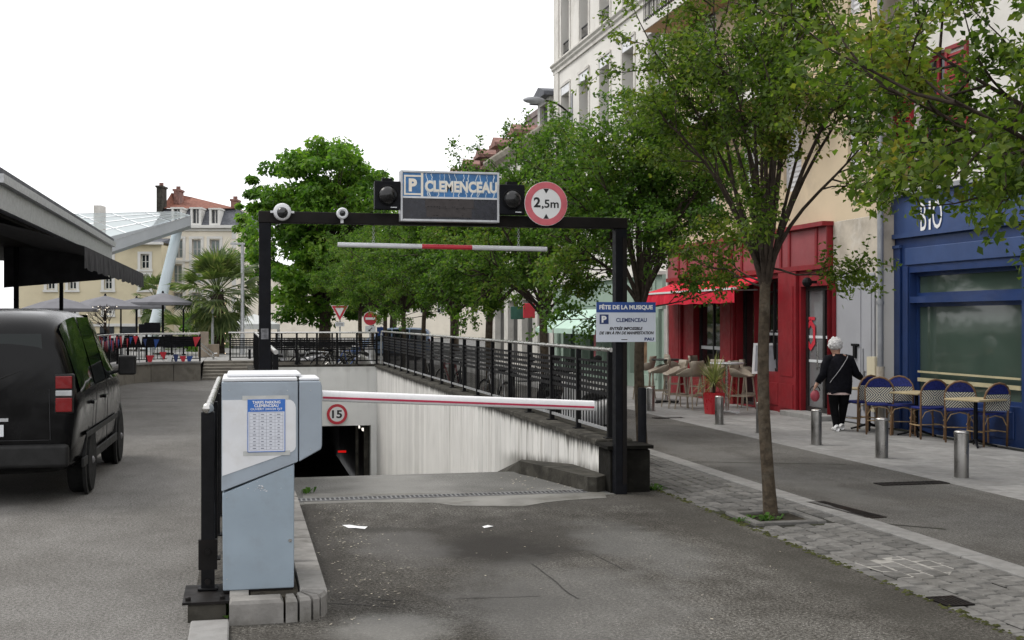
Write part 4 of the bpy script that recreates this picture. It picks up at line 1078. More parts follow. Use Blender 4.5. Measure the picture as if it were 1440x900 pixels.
# gable strip of bare old wall and grey service door
m = M(); m.box(FL+.001,FL+.25,B0,19.42,zl(1205,385)-.06,zred-.001); mk(m, 'bare_wall', MT['plaster_old'], bb)
m = M(); m.box(FL-.01,FL+.42,B0-.02,B0+.12,0,2.6); mk(m, 'end_pier', MT['plaster_white'], bb)
ds0, ds1 = sl(1230,FL), sl(1176,FL)
m = M(); mbox(m, RM, ds0-.02, ds1, -.02, .05, .02, zl(1205,385)); gd = mk(m, 'service_door', MT['grey_door'], bb, bevel=.01)
m = M(); mbox(m, RM, ds0+.06, ds1-.95, -.035, -.021, .9, 2.3); mbox(m, RM, ds1-.9, ds1-.08, -.032, -.021, .12, 2.36); mk(m, 'door_panel', MT['grey_door'], gd)
m = M(); c = onl(1203,485,FL-.04); mbox(m, RM, c.y-.12, c.y+.12, -.06, -.03, c.z-.02, c.z+.02); mbox(m, RM, c.y-.04, c.y+.04, -.07, -.03, c.z-.22, c.z); mk(m, 'lock', MT['rail_black'], gd)
m = M(); c = onl(1213,520,FL-.05); mbox(m, RM, c.y-.015, c.y+.015, -.05, -.03, .25, c.z+.35); mk(m, 'bolt_bar', MT['zinc'], gd)
c0_, c1_ = onl(1222,552,FL-.1), onl(1233,502,FL-.1)
m = M(); mbox(m, RM, c1_.y, c0_.y, -.14, -.03, c0_.z-.3, c1_.z); mk(m, 'meter_box', pm('cream_meter_box',(0.56,0.51,0.38),.05,5,.6), bb)
xp_ = ons(1238,450,B0-.09).x; s_ = B0-.09; m = M(); m.tube([(xp_,s_,1.0),(xp_,s_,12)], .05, 10); m.tube([(xp_,s_,2.0),(xp_,s_,2.05)], .06, 10); mk(m, 'drain_pipe', MT['zinc'], bb, smooth='auto')
m = M(); m.tube([(xp_,s_,0),(xp_,s_,.96),(xp_,s_,1.0)], [.065,.065,.075], 10); mk(m, 'pipe_foot', MT['plaster_old'], bb, smooth='auto')
m = M(); s_ = sl(941,FL-.06); m.tube([(FL-.08,s_,0),(FL-.08,s_,12)], .06, 10); mk(m, 'drain_pipe', MT['stone_trim'], bb, smooth='auto')
# --- red shop front, a part-rich piece of the beige building
RS0, RS1 = 19.45, 27.5
RL = FL-.10
rm2 = rmap(RL)
zfb = 2.67
m = M()
rops = [(sl(1015,RL),sl(975,RL),.62,zfb-.12),(sl(1060,RL),sl(1036,RL),.02,zfb-.12),(sl(1096,RL),sl(1061,RL),.75,zfb-.12),(sl(1170,RL),sl(1126,RL),.08,2.36)]
wall_open(m, rm2, RS0, RS1, 0, zfb, rops, .25); m.box(RL+.001,FL+.1,RS1,RS1+.002,0,zred); m.box(RL+.001,FL+.1,RS0-.002,RS0,0,zred)
mk(m, 'shop_front', MT['red_paint'], bb)
m = M(); m.box(RL-.02,FL+.05,RS0,RS1,zfb+.002,zred-.06); mk(m, 'fascia', MT['red_panel'], bb)
m = M(); m.box(RL-.12,FL+.05,RS0-.05,RS1+.05,zred-.058,zred+.02); m.box(RL-.07,RL-.021,RS0,RS1,zfb-.02,zfb+.07); mk(m, 'shop_cornice', MT['red_paint'], bb, kind='stuff')
for px in (956,968,1016,1030,1045,1100,1112,1150):
    s_ = sl(px,RL); m = M(); mbox(m, rm2, s_-.04, s_+.04, -.045, -.021, zfb+.072, zred-.06); mk(m, 'fascia_strip', MT['red_paint'], bb)
for pa_, pb_ in ((948,960),(1016,1034),(1098,1123)):
    s0_, s1_ = sl(pb_,RL), sl(pa_,RL); m = M(); mbox(m, rm2, s0_, s1_, -.06, -.001, 0, zfb-.022); mk(m, 'pilaster', MT['red_paint'], bb, bevel=.008)
    m = M(); mbox(m, rm2, s0_+.1, s1_-.1, -.072, -.061, .7, zfb-.3); mbox(m, rm2, s0_+.1, s1_-.1, -.072, -.061, .1, .55); mk(m, 'pilaster_panel', MT['red_paint'], bb)
for pa_, pb_ in ((1063,1080),(1081,1096),(977,995),(996,1014)):
    s0_, s1_ = sl(pb_,RL), sl(pa_,RL); m = M(); mbox(m, rm2, s0_+.04, s1_-.04, -.018, -.001, .12, .55); mk(m, 'base_panel', MT['red_paint'], bb, bevel=.006)
dk = pm('black_joinery',(0.02,0.018,0.018),.2,6,.5)
for a, b, z0, z1 in rops[:3]: window(bb, rm2, a, b, z0, z1, .14, dk, MT['shopglass'], 2 if z0 > .3 else 1, 1, .06, name='shop_window')
m = M(); mbox(m, rm2, RS0+.3, RS1-.3, 1.6, 1.65, 0, zfb); mbox(m, rm2, RS0+.3, RS1-.3, .3, 1.6, 0.0, .03); mk(m, 'interior', MT['interior'], bb)
# pale things behind the glass
a, b, z0, z1 = rops[0]
m = M(); mbox(m, rm2, a+.1, b-.1, .155, .160, 1.1, 1.17); mk(m, 'glass_band', MT['signwhite'], bb)
a, b, z0, z1 = rops[2]
m = M(); mbox(m, rm2, a+.1, b-.1, .155, .160, 1.45, 1.5); mk(m, 'glass_band', MT['signwhite'], bb)
# glazed door with its red emblem and white bands
a, b, z0, z1 = rops[3]
dm = a+(b-a)*.42
m = M(); mbox(m, rm2, a, b, .12, .17, z0, z1-.0); dr_ = None
m = M()
for q in ((a,a+.06),(dm-.04,dm+.04),(b-.09,b)): mbox(m, rm2, q[0], q[1], .1, .16, z0, z1)
mbox(m, rm2, a, b, .098, .162, z1-.08, z1); mbox(m, rm2, a, b, .098, .162, z0, z0+.1)
door = mk(m, 'door', dk, bb)
m = M(); m.quad(rm2(dm+.04,.13,z0+.1),rm2(b-.09,.13,z0+.1),rm2(b-.09,.13,z1-.08),rm2(dm+.04,.13,z1-.08)); mk(m, 'pane', glassmat('door_glass',(0.16,0.16,0.165),.12), door)
m = M(); m.quad(rm2(a+.06,.13,z0+.1),rm2(dm-.04,.13,z0+.1),rm2(dm-.04,.13,z1-.08),rm2(a+.06,.13,z1-.08)); mk(m, 'pane', MT['shopglass'], door)
for py in (474,508):
    z = zl(1140,py,RL); m = M(); mbox(m, rm2, a+.06, b-.09, .120, .128, z-.025, z+.025); mk(m, 'glass_band', MT['signwhite'], door)
cs = sl(1140.5,RL+.12); ze = zl(1140.5,471,RL+.12); zh = zl(1140.5,448,RL+.12)
m = M(); mbox(m, rm2, cs-.16, cs+.16, .112, .119, zh-.03, zh+.03)
out = [(-.18,-.16),(0,-.29),(.18,-.16),(.18,.16),(0,.29),(-.18,.16)]; inn = [(x*.5,z*.62) for x,z in out]
m.add([rm2(cs+x,.112,ze+z) for x,z in out]+[rm2(cs+x,.112,ze+z) for x,z in inn], [(i,(i+1)%6,6+(i+1)%6,6+i) for i in range(6)])
mk(m, 'emblem', MT['red_sign'], door, kind='stuff')
m = M(); m.tube([rm2(dm+.1,.03,.85),rm2(dm+.1,.03,1.35)], .015, 8); m.tube([rm2(dm+.1,.03,.9),rm2(dm+.1,.1,.9)], .01, 6); mk(m, 'handle', MT['steel'], door)
m = M(); mbox(m, rm2, a-.1, b+.25, -.3, .2, .0, .09); mk(m, 'door_step', MT['slab'], bb, bevel=.01)
m = M(); c = onl(1135,397,RL-.2); m.sphere((c.x,c.y,c.z),.09,10,6); m.box(c.x,RL-.02,c.y-.02,c.y+.02,c.z-.02,c.z+.03); mk(m, 'wall_lamp', MT['rail_black'], bb)
# red awning
A0, A1 = sl(1092,FL), 27.25; xi, xo = RL-.03, FL-.86; zi, zo = 2.60, zl(910,413,FL-.86)
m = M(); nn = 9
for i in range(nn):
    u0, u1 = A0+(A1-A0)*i/nn, A0+(A1-A0)*(i+1)/nn
    m.add([(xi,u0,zi),(xi,u1,zi),((xi+xo)/2,u1,(zi+zo)/2-.02),((xi+xo)/2,u0,(zi+zo)/2-.02),(xo,u1,zo),(xo,u0,zo)], [(0,1,2,3),(3,2,4,5)])
m.add([(xi,A0,zi),(xo,A0,zo),(xo,A0,zo-.04),(xi,A0,zi-.04)], [(0,1,2,3)])
aw = mk(m, 'awning', MT['red_awning'], bb)
m = M(); random.seed(7); k = 40; dz = zo-zl(908,430,FL-.86)
vs = []
for i in range(k+1):
    y = A0+(A1-A0)*i/k; wv = .018*math.sin(i*1.3)+.008*math.sin(i*2.9); vs += [(xo-.012,y,zo-.02),(xo-.015+wv*.6,y,zo-dz*.55),(xo-.012+wv,y,zo-dz+.008*math.sin(i*.9))]
m.add(vs, [(3*i+j,3*i+3+j,3*i+4+j,3*i+1+j) for i in range(k) for j in (0,1)]); mk(m, 'valance', MT['red_awning'], aw)
m = M(); m.box(xo-.03,xo+.02,A0-.02,A1+.02,zo-.028,zo+.012); mk(m, 'front_bar', MT['white_clean'], aw)
m = M()
for y in (A0+.6,A1-.6): m.bar((xi,y,2.35),(xo+.03,y,zo-.03),.03,.03)
mk(m, 'arm', MT['galv'], aw)
FC = 10.5
RC = rmap(FC)
# --- white building with red shutters and the blue shop
sb = T('red_shuttered_building', 'white rendered building with red shutters above the blue shop', 'building', (FC,12,0))
C0, C1 = 3.0, sl(1240,FC)
zw0, zw1 = zl(1300,236,FC), zl(1300,236,FC)+1.75
wcs = [(sl(1322,FC)-.15,sl(1289,FC)),(12.6,13.7),(9.6,10.7)]
ops = [(a,b,z0,z0+1.75) for a,b in wcs for z0 in (zw0,zw0+2.9,zw0+5.8)]
m = M(); wall_open(m, RC, C0, C1, 3.2, 15, ops, .22); m.box(FC,FC+.3,sl(1255,FC-.14)+.002,C1,0,3.199); m.box(FC+.05,FC+.3,C0,8.99,0,3.199); mk(m, 'wall', MT['plaster_white'], sb)
for a, b, z0, z1 in ops:
    window(sb, RC, a, b, z0, z1, .12, MT['red_paint'], MT['glass'], 2, 2, .08)
    m = M(); mbox(m, RC, a-.1, b+.1, -.08, .12, z0-.09, z0-.002); mk(m, 'sill', MT['red_paint'], sb)
    for s0_, s1_ in ((b+.06,b+.62),(a-.62,a-.06)):
        m = M(); t_ = .06
        mbox(m, RC, s0_, s0_+t_, -.055, -.012, z0, z1); mbox(m, RC, s1_-t_, s1_, -.055, -.012, z0, z1)
        for z in (z0,(z0+z1)/2-.03,z1-t_): mbox(m, RC, s0_+t_, s1_-t_, -.054, -.013, z, z+t_)
        shu = mk(m, 'shutter', MT['red_paint'], sb)
        m = M(); z = z0+.1
        while z < z1-.1:
            m.add([RC(s0_+t_,-.05,z),RC(s1_-t_,-.05,z),RC(s1_-t_,-.018,z+.05),RC(s0_+t_,-.018,z+.05)], [(0,1,2,3)]); z += .062
        mk(m, 'louvres', MT['red_paint'], shu, kind='stuff')
BL_ = FC-.14; bm = rmap(BL_)
bs1 = sl(1255,BL_); bs0 = 9.0
zt_ = zl(1258,279,BL_); zm1 = zl(1258,335,BL_); zm2 = zl(1258,346,BL_)
m = M(); bops = [(bs1-3.35,bs1-.52,.55,2.02),(bs1-3.35,bs1-.52,2.12,2.5),(bs0+.3,bs1-4.1,.3,2.4)]
wall_open(m, bm, bs0, bs1, 0, zm1-.001, bops, .2); m.box(BL_+.001,FC-.001,bs1,bs1+.001,0,zt_); mk(m, 'shop_front', MT['blue_paint'], sb)
m = M(); mbox(m, bm, bs0, bs1, -.03, .13, zm1+.003, zt_); mk(m, 'fascia', MT['blue_fascia'], sb)
m = M(); mbox(m, bm, bs0, bs1+.05, -.12, .13, zt_+.002, zt_+.07); mk(m, 'shop_cornice', MT['zinc'], sb)
m = M(); mbox(m, bm, bs0, bs1+.02, -.07, -.031, zm1-.02, zm1+.05); mk(m, 'moulding', MT['blue_fascia'], sb)
m = M(); mbox(m, bm, bs1-.30, bs1+.02, -.06, -.002, zm2-.05, zm2); mk(m, 'moulding', MT['blue_fascia'], sb)
m = M(); mbox(m, bm, bs1-.28, bs1, -.04, -.001, 0, zm2-.052); pil = mk(m, 'pilaster', MT['blue_paint'], sb, bevel=.01)
m = M(); mbox(m, bm, bs1-3.5, bs1-.42, -.03, -.001, 2.62, zm2-.06); mk(m, 'panel', MT['blue_fascia'], sb, bevel=.012)
m = M(); mbox(m, bm, bs1-.50, bs1-.36, -.03, -.001, 0, 2.6); mk(m, 'pilaster', MT['blue_paint'], sb, bevel=.008)
m = M(); mbox(m, bm, bs1-3.2, bs1-.6, -.02, -.001, .1, .48); mk(m, 'base_panel', MT['blue_paint'], sb, bevel=.01)
for a, b, z0, z1 in bops: window(sb, bm, a, b, z0, z1, .12, MT['blue_paint'], glassmat('green_tinted_glass',(0.05,0.075,0.06),.05), 1, 1, .06, name='shop_window')
m = M(); mbox(m, bm, bs1-3.2, bs1-.6, .09, .10, .78, .84); mbox(m, bm, bs1-3.2, bs1-.6, .09, .10, .92, .95); mk(m, 'glass_band', pm('gold_band',(0.45,0.40,0.25),.1,5,.5), sb, kind='stuff')
zc = zl(1307,303,BL_-.03)
for i, ch in enumerate('BIO'):
    px = (1299.5,1308.5,1319)[i]; s_ = sl(px,BL_-.03)
    obj_text(ch, 'lettering', MT['white_clean'], sb, (BL_-.032,s_,zc), (0,-1,0), (0,0,1), w=(.16,.055,.26)[i], h=.44, bold=.0, thick=.012)
m = M(); c = onl(1248,343,FC-.03); m.box(FC-.06,FC-.001,c.y-.06,c.y+.06,c.z-.08,c.z+.08); mk(m, 'bell_box', MT['plaster_beige'], sb)
# --- far building with mansard dormers beyond the white one
fb = T('mansard_building', 'far lower building with dormers and a mansard roof beyond the white one', 'building', (FL,52,0))
F0, F1 = 38.75, sl(694,FL)
ops = [(40.2+3.1*i-.55,40.2+3.1*i+.55,z0,z1) for i in range(12) for z0,z1 in ((4.6,6.6),) if 40.75+3.1*i < F1]
m = M(); wall_open(m, RM, F0, F1, 2.95, 7.7, ops, .25); mk(m, 'wall', MT['plaster_white'], fb)
for a,b,z0,z1 in ops: window(fb, RM, a, b, z0, z1, .15, MT['frame_grey'], MT['glass'], 2, 2, .08)
gops = [(39.2+2.4*i,40.9+2.4*i,.1,2.5) for i in range(16) if 41+2.4*i < F1]
m = M(); wall_open(m, rmap(FL-.05), F0, F1, 0, 2.93, gops, .3); mk(m, 'shop_front', MT['stone_trim'], fb)
for a,b,z0,z1 in gops: window(fb, rmap(FL-.05), a, b, z0, z1, .2, MT['frame_grey'], MT['shopglass'], 2, 1, .08, name='shop_window')
m = M(); m.ext([(FL+x*2.2,F0,z-2.0) for x,z in [(0,9.7),(-.05,9.7),(-.08,9.9),(-.16,10.0),(-.2,10.15),(-.2,10.22),(0,10.24)]], (0,F1-F0,0)); mk(m, 'cornice', pm('weathered_cornice',(0.34,0.31,0.26),.2,2,.9), fb)
m = M(); m.add([(FL+.1,F0,8.24),(FL+.1,F1,8.24),(FL+3,F1,8.75),(FL+3,F0,8.75),(FL+8,F1,8.9),(FL+8,F0,8.9)], [(0,1,2,3),(3,2,4,5)]); mk(m, 'roof', MT['slate'], fb)
def dormer(s, w, z0, z1, mt, roofm):
    m = M(); x0 = FL+.02
    wall_open(m, rmap(x0), s-w/2, s+w/2, z0, z1, [(s-w*.32,s+w*.32,z0+.15,z1-.15)], .2)
    m.quad((x0,s+w/2,z0),(x0+1.6,s+w/2,z0),(x0+1.6,s+w/2,z1),(x0,s+w/2,z1)); m.quad((x0,s-w/2,z0),(x0,s-w/2,z1),(x0+1.6,s-w/2,z1),(x0+1.6,s-w/2,z0))
    d_ = mk(m, 'dormer', mt, fb)
    m = M(); m.box(x0-.25,x0+1.7,s-w/2-.2,s+w/2+.2,z1+.002,z1+.14); m.add([(x0-.2,s-w/2-.15,z1+.14),(x0-.2,s+w/2+.15,z1+.14),(x0-.2,s,z1+.42),(x0+1.7,s-w/2-.15,z1+.14),(x0+1.7,s+w/2+.15,z1+.14),(x0+1.7,s,z1+.42)], [(0,1,2),(0,2,5,3),(1,4,5,2)])
    mk(m, 'dormer_roof', roofm, d_)
    m = M(); m.quad((x0+.15,s-w*.32,z0+.15),(x0+.15,s+w*.32,z0+.15),(x0+.15,s+w*.32,z1-.15),(x0+.15,s-w*.32,z1-.15)); mk(m, 'pane', MT['glass'], d_)
dormer(40.3, 1.7, 8.25, 9.3, MT['frame_grey'], MT['slate'])
for k in range(5): dormer(44.5+3.4*k, .8, 8.25, 8.72, MT['brick'], MT['brick'])
ca_ = onl(742,167,FL+2.2); m = M(); m.box(FL+2.2,FL+3.6,ca_.y-4.5,ca_.y,8.6,ca_.z-.15); m.box(FL+2.15,FL+3.7,ca_.y-4.6,ca_.y+.1,ca_.z-.15,ca_.z+.1); mk(m, 'chimney', pm('grey_brick_stack',(0.2,0.165,0.16),.2,3,.9), fb)
# hanging shop signs on the far facade
def hang_sign(px, py, w, h, mat, label):
    c = onl(px,py,FL-.6); t = T('hanging_sign', label, 'shop sign', (c.x,c.y,c.z-h/2))
    m = M(); m.box(c.x-w/2,c.x+w/2,c.y-.05,c.y+.05,c.z-h/2,c.z+h/2); mk(m, 'board', mat, t, bevel=.02)
    m = M(); m.tube([(c.x+w/2,c.y,c.z),(FL,c.y,c.z)], .025, 8); mk(m, 'bracket', MT['rail_black'], t)
hang_sign(728,440, .5,.45, pm('green_sign',(0.03,0.11,0.08),.2,5,.5), 'dark green hanging sign on the far facade behind the street trees')
hang_sign(744,437, .4,.5, MT['red_sign'], 'red hanging sign on the far facade beside the green one')
# street lamp on the white facade
bp = onl(805,165,FL); t = T('wall_lamp', 'grey street lamp on a curved bracket high on the white facade', 'street lamp', (bp.x,bp.y,bp.z))
s_ = bp.y; z_ = bp.z
hd = ons(752,141,s_)
m = M(); pts = []
for k in range(9):
    u = k/8; pts.append((FL+(hd.x+.35-FL)*u, s_, z_+(hd.z-z_)*(1-(1-u)**2)))
m.tube(pts, .032, 8); mk(m, 'bracket_arm', MT['rust_black'], t, smooth='auto')
m = M(); m.box(FL-.04,FL-.001,s_-.05,s_+.05,z_-.5,z_+.75); mk(m, 'wall_plate', MT['zinc'], t)
m = M(); m.sphere((hd.x-.02,s_,hd.z),.36,16,8,(1,.42,.30)); mk(m, 'lamp_head', MT['zinc'], t, smooth=True)

# ================================================================== BACKGROUND LEFT
def lmap(o, ang):                    # a facade toward the viewer: u to the right, w away
    ux, uy = math.cos(ang), math.sin(ang)
    return lambda u, w, z: (o.x+ux*u-uy*w, o.y+uy*u+ux*w, z)
MT['cream'] = pm('cream_render',(0.77,0.71,0.60),.05,.6,.9,dirt=((0.5,0.44,0.35),.4,.5))
MT['ochre'] = pm('pale_ochre_render',(0.64,0.565,0.40),.06,.5,.9,dirt=((0.44,0.37,0.25),.4,.4))
MT['white_trim'] = pm('white_stone_trim',(0.66,0.65,0.62),.05,2,.85)
D1 = 75.0; kk_ = D1/F
o1 = at(215,450,D1); cm_ = lmap(o1, -PHI)
U = lambda px: (px-215)*kk_
Z = lambda py: H-(py-450)*kk_
cb = T('cream_building', 'cream town building with slate mansard and red tiled top behind the palm', 'building', (o1.x,o1.y,0), -PHI)
wins = [(270,282.5,337,363),(295,309,337,363),(244,257,337,363),(242,256,372,398),(270,282.5,372,398),(295,309,372,398),(244,257,412,436),(270,282.5,412,436),(295,309,412,436)]
ops = [(U(a),U(b),Z(d_),Z(c)) for a,b,c,d_ in wins]
m = M(); wall_open(m, cm_, U(216), U(331), 0, Z(321), ops, .3); m.quad(cm_(U(331),0,0),cm_(U(331),12,0),cm_(U(331),12,Z(321)),cm_(U(331),0,Z(321))); mk(m, 'wall', MT['cream'], cb)
for (a,b,c,d_) in ops:
    window(cb, cm_, a, b, c, d_, .18, MT['frame_grey'], glassmat('blind_glass',(0.20,0.24,0.24),.25) if (a+d_) % .7 < .9 else MT['glass'], 2, 2, .08)
    m = M(); mbox(m, cm_, a-.18, a-.002, -.05, -.001, c-.1, d_+.18); mbox(m, cm_, b+.002, b+.18, -.05, -.001, c-.1, d_+.18); mbox(m, cm_, a-.18, b+.18, -.07, -.051, d_+.05, d_+.2); mk(m, 'surround', MT['white_trim'], cb, kind='stuff')
m = M(); mbox(m, cm_, U(216), U(333), -.35, 0, Z(321), Z(317)); mbox(m, cm_, U(216), U(331.5), -.12, -.001, Z(325), Z(321.5)); mbox(m, cm_, U(216), U(331.5), -.12, -.001, Z(368), Z(365.5)); mk(m, 'cornice', MT['white_trim'], cb, kind='stuff')
m = M()
for k in range(9):
    mbox(m, cm_, U(326), U(331)+.05, -.04, -.002, Z(440-k*13), Z(430-k*13)); mbox(m, cm_, U(216), U(221), -.04, -.002, Z(440-k*13), Z(430-k*13))
mk(m, 'quoins', MT['white_trim'], cb, kind='stuff')
m = M(); P_ = lambda u,w,z: cm_(U(u),w,Z(z))
m.add([P_(216,-.1,317),P_(331,-.1,317),P_(326,1.2,291),P_(223,1.2,291),P_(331,12,317),P_(326,11,291)], [(0,1,2,3),(1,4,5,2)]); mk(m, 'mansard', MT['slate'], cb)
m = M(); m.add([P_(222,.9,291),P_(327,.9,291),P_(321,3.5,287),P_(232,6.5,262.5),P_(222,3,264),P_(327,11,291)], [(0,1,2,3),(0,3,4),(1,5,2)]); mk(m, 'tiled_roof', MT['tile'], cb)
for a,b,zt2 in ((242,257,294),(268.5,283.5,294),(295,310,295)):
    m = M(); mbox(m, cm_, U(a), U(a)+.14, -.15, 1.2, Z(317), Z(zt2)); mbox(m, cm_, U(b)-.14, U(b), -.15, 1.2, Z(317), Z(zt2)); mbox(m, cm_, U(a)-.05, U(b)+.05, -.19, 1.2, Z(zt2), Z(zt2)+.1); mbox(m, cm_, U(a)+.14, U(b)-.14, -.149, .9, Z(317), Z(317)+.12)
    
    d_ = mk(m, 'dormer', MT['white_trim'], cb)
    m = M(); mbox(m, cm_, U(a)+.142, U(b)-.142, .1, .15, Z(317)+.12, Z(zt2)); mk(m, 'pane', MT['glass'], d_)
    m = M(); mbox(m, cm_, (U(a)+U(b))/2-.03, (U(a)+U(b))/2+.03, .05, .099, Z(317)+.12, Z(zt2)); mk(m, 'mullion', MT['white_trim'], d_)
for a,b,c,d_,w in ((216,223.5,297,262,.6),(225,233,280,261,3.0),(314,322,292,278,2.0)):
    m = M(); mbox(m, cm_, U(a), U(b), w, w+1.1, Z(c), Z(d_)); mbox(m, cm_, U(a)-.06, U(b)+.06, w-.06, w+1.16, Z(d_), Z(d_)+.12)
    ch = mk(m, 'chimney', MT['brick'] if a > 220 else MT['dark_concrete'], cb)
    m = M()
    for q in (.3,.7): c_ = cm_(U(a)+(U(b)-U(a))*q,w+.5,Z(d_)+.12); m.tube([c_,(c_[0],c_[1],c_[2]+.22)], .07, 8)
    mk(m, 'chimney_pots', MT['brick'], ch, kind='stuff')
# ochre building
D2 = 72.0; k2 = D2/F; o2 = at(60,450,D2); om = lmap(o2, -PHI+.02)
U2 = lambda px: (px-60)*k2
Z2 = lambda py: H-(py-450)*k2
ob = T('ochre_building', 'low pale ochre building with white framed windows and a slate roof', 'building', (o2.x,o2.y,0), -PHI)
wins = [(a,b,c,d_) for a,b in ((197,209),(146,157),(96,107),(66,77)) for c,d_ in ((357,378),(386,407),(430,442))]
ops = [(U2(a),U2(b),Z2(d_),Z2(c)) for a,b,c,d_ in wins]
m = M(); wall_open(m, om, U2(20), U2(226), 0, Z2(344), ops, .25); m.quad(om(U2(226),0,0),om(U2(226),9,0),om(U2(226),9,Z2(344)),om(U2(226),0,Z2(344))); mk(m, 'wall', MT['ochre'], ob)
for a,b,c,d_ in ops:
    window(ob, om, a, b, c, d_, .14, MT['white_trim'], MT['glass'], 2, 2, .07)
    m = M(); t_ = .17; mbox(m, om, a-t_, a-.002, -.06, -.001, c-.14, d_+.14); mbox(m, om, b+.002, b+t_, -.06, -.001, c-.14, d_+.14); mbox(m, om, a, b, -.0595, -.001, d_+.002, d_+.14); mbox(m, om, a-t_-.05, b+t_+.05, -.1, -.061, c-.16, c-.03); mk(m, 'surround', MT['white_trim'], ob, kind='stuff')
m = M(); mbox(m, om, U2(18), U2(229), -.4, 0, Z2(344), Z2(340.5)); mk(m, 'cornice', MT['white_trim'], ob)
m = M(); Q_ = lambda u,w,z: om(U2(u),w,Z2(z)); m.add([Q_(20,-.2,340.5),Q_(227,-.2,340.5),Q_(222,4,327),Q_(20,4,327),Q_(227,9,340.5)], [(0,1,2,3),(1,4,2)]); mk(m, 'roof', MT['slate'], ob)
m = M(); mbox(m, om, U2(20), U2(226.5), -.12, -.001, Z2(459), Z2(455)); mbox(m, om, U2(20), U2(226.5), -.08, -.001, 0, Z2(470)); mk(m, 'shop_band', MT['white_trim'], ob, kind='stuff')
for a,b in ((140,160),(168,190),(196,214)):
    m = M(); mbox(m, om, U2(a), U2(b), -.05, -.002, Z2(470), Z2(459)); mk(m, 'shop_window', MT['glass'], ob)
m = M(); mbox(m, om, U2(116), U2(126), 2, 3, Z2(335), Z2(284)); mk(m, 'chimney', MT['stone_trim'], ob)
# distant town front closing the street end
D3 = 120.0; k3 = D3/F; o3 = at(340,450,D3); tm = lmap(o3, -PHI)
tb = T('distant_building', 'distant pale building closing the square behind the big tree', 'building', (o3.x,o3.y,0), -PHI)
U3 = lambda px: (px-340)*k3
Z3 = lambda py: H-(py-450)*k3
ops = [(U3(350+24*i),U3(361+24*i),Z3(441-22*j),Z3(427-22*j)) for i in range(16) for j in range(2)]
m = M(); wall_open(m, tm, U3(330), U3(745), 0, Z3(392), ops, .3); mk(m, 'wall', MT['cream'], tb)
for a,b,c,d_ in ops: window(tb, tm, a, b, c, d_, .2, MT['white_trim'], MT['glass'], 2, 2, .1)
m = M(); m.add([tm(U3(325),-.4,Z3(392)),tm(U3(750),-.4,Z3(392)),tm(U3(750),6,Z3(374)),tm(U3(325),6,Z3(374))], [(0,1,2,3)]); mk(m, 'roof', MT['slate'], tb)
# glass canopy over the square with its leaning steel column
gc = T('glass_canopy', 'large white glass canopy on a leaning pale steel column above the terrace', 'canopy', tuple(gnd(218,510).xy)+(0,))
A, B = at(152,343,50), at(268,306,54)
Bk, Ak = at(250,300,66), at(60,304,66); A2 = at(40,372,47)
glm, n, b = new_mat('white_glass_roof'); n.links.new(mixc(n, noise(n,.3,3), (0.72,0.80,0.82), (0.82,0.86,0.87)), b.inputs['Base Color']); b.inputs['Roughness'].default_value = .3
tr = nd(n,'ShaderNodeBsdfTransparent'); tr.inputs[0].default_value = (.90,.98,1,1); ms = nd(n,'ShaderNodeMixShader'); ms.inputs[0].default_value = .35
tl_ = nd(n,'ShaderNodeBsdfTranslucent'); tl_.inputs[0].default_value = (.9,.97,1,1); m2_ = nd(n,'ShaderNodeMixShader'); m2_.inputs[0].default_value = .8
n.links.new(b.outputs[0], m2_.inputs[1]); n.links.new(tl_.outputs[0], m2_.inputs[2])
n.links.new(m2_.outputs[0], ms.inputs[1]); n.links.new(tr.outputs[0], ms.inputs[2]); n.links.new(ms.outputs[0], n.nodes['Material Output'].inputs['Surface'])
e1, e2 = A.lerp(A2,.0), B
up_ = Vector((0,0,.12))
rows_ = 4; cols_ = 4
def cpt(u,v): return A.lerp(B,u).lerp(Ak.lerp(Bk,u), v)+up_
for i in range(cols_):
    for j in range(rows_):
        q = .012; u0,u1,v0,v1 = i/cols_+q*.4,(i+1)/cols_-q*.4,j/rows_+q,(j+1)/rows_-q
        m = M(); m.quad(cpt(u0,v0),cpt(u1,v0),cpt(u1,v1),cpt(u0,v1)); mk(m, 'pane', glm, gc)
m = M()
for j in range(rows_+1): m.bar(cpt(0,j/rows_)-up_*.3, cpt(1,j/rows_)-up_*.3, .03,.03)
for i in range(cols_+1): m.bar(cpt(i/cols_,0)-up_*.4, cpt(i/cols_,1)-up_*.4, .03,.03)
mk(m, 'glazing_bars', MT['galv'], gc)
cs_ = pm('canopy_steel',(0.40,0.42,0.44),.06,1,.5)
d_ = (B-A).normalized(); m = M(); hN, hF = .42, .52
m.add([A+Vector((0,0,.28)),A-Vector((0,0,.38)),B-Vector((0,0,.35)),B+Vector((0,0,.05)),A+Vector((-.1,.5,.28)),A+Vector((-.1,.5,-.5)),B+Vector((.0,.5,-.45)),B+Vector((0,.5,.05))], [(0,1,2,3),(1,5,6,2),(4,7,6,5),(0,3,7,4),(3,2,6,7),(0,4,5,1)])
mk(m, 'edge_beam', cs_, gc)
t1, t0 = at(251,318,54.3), at(207,503,51.0)
m = M(); m.tube([t0,t1], [.27,.21], 14); mk(m, 'column', pm('pale_blue_steel',(0.46,0.52,0.55),.05,1,.45), gc, smooth='auto')
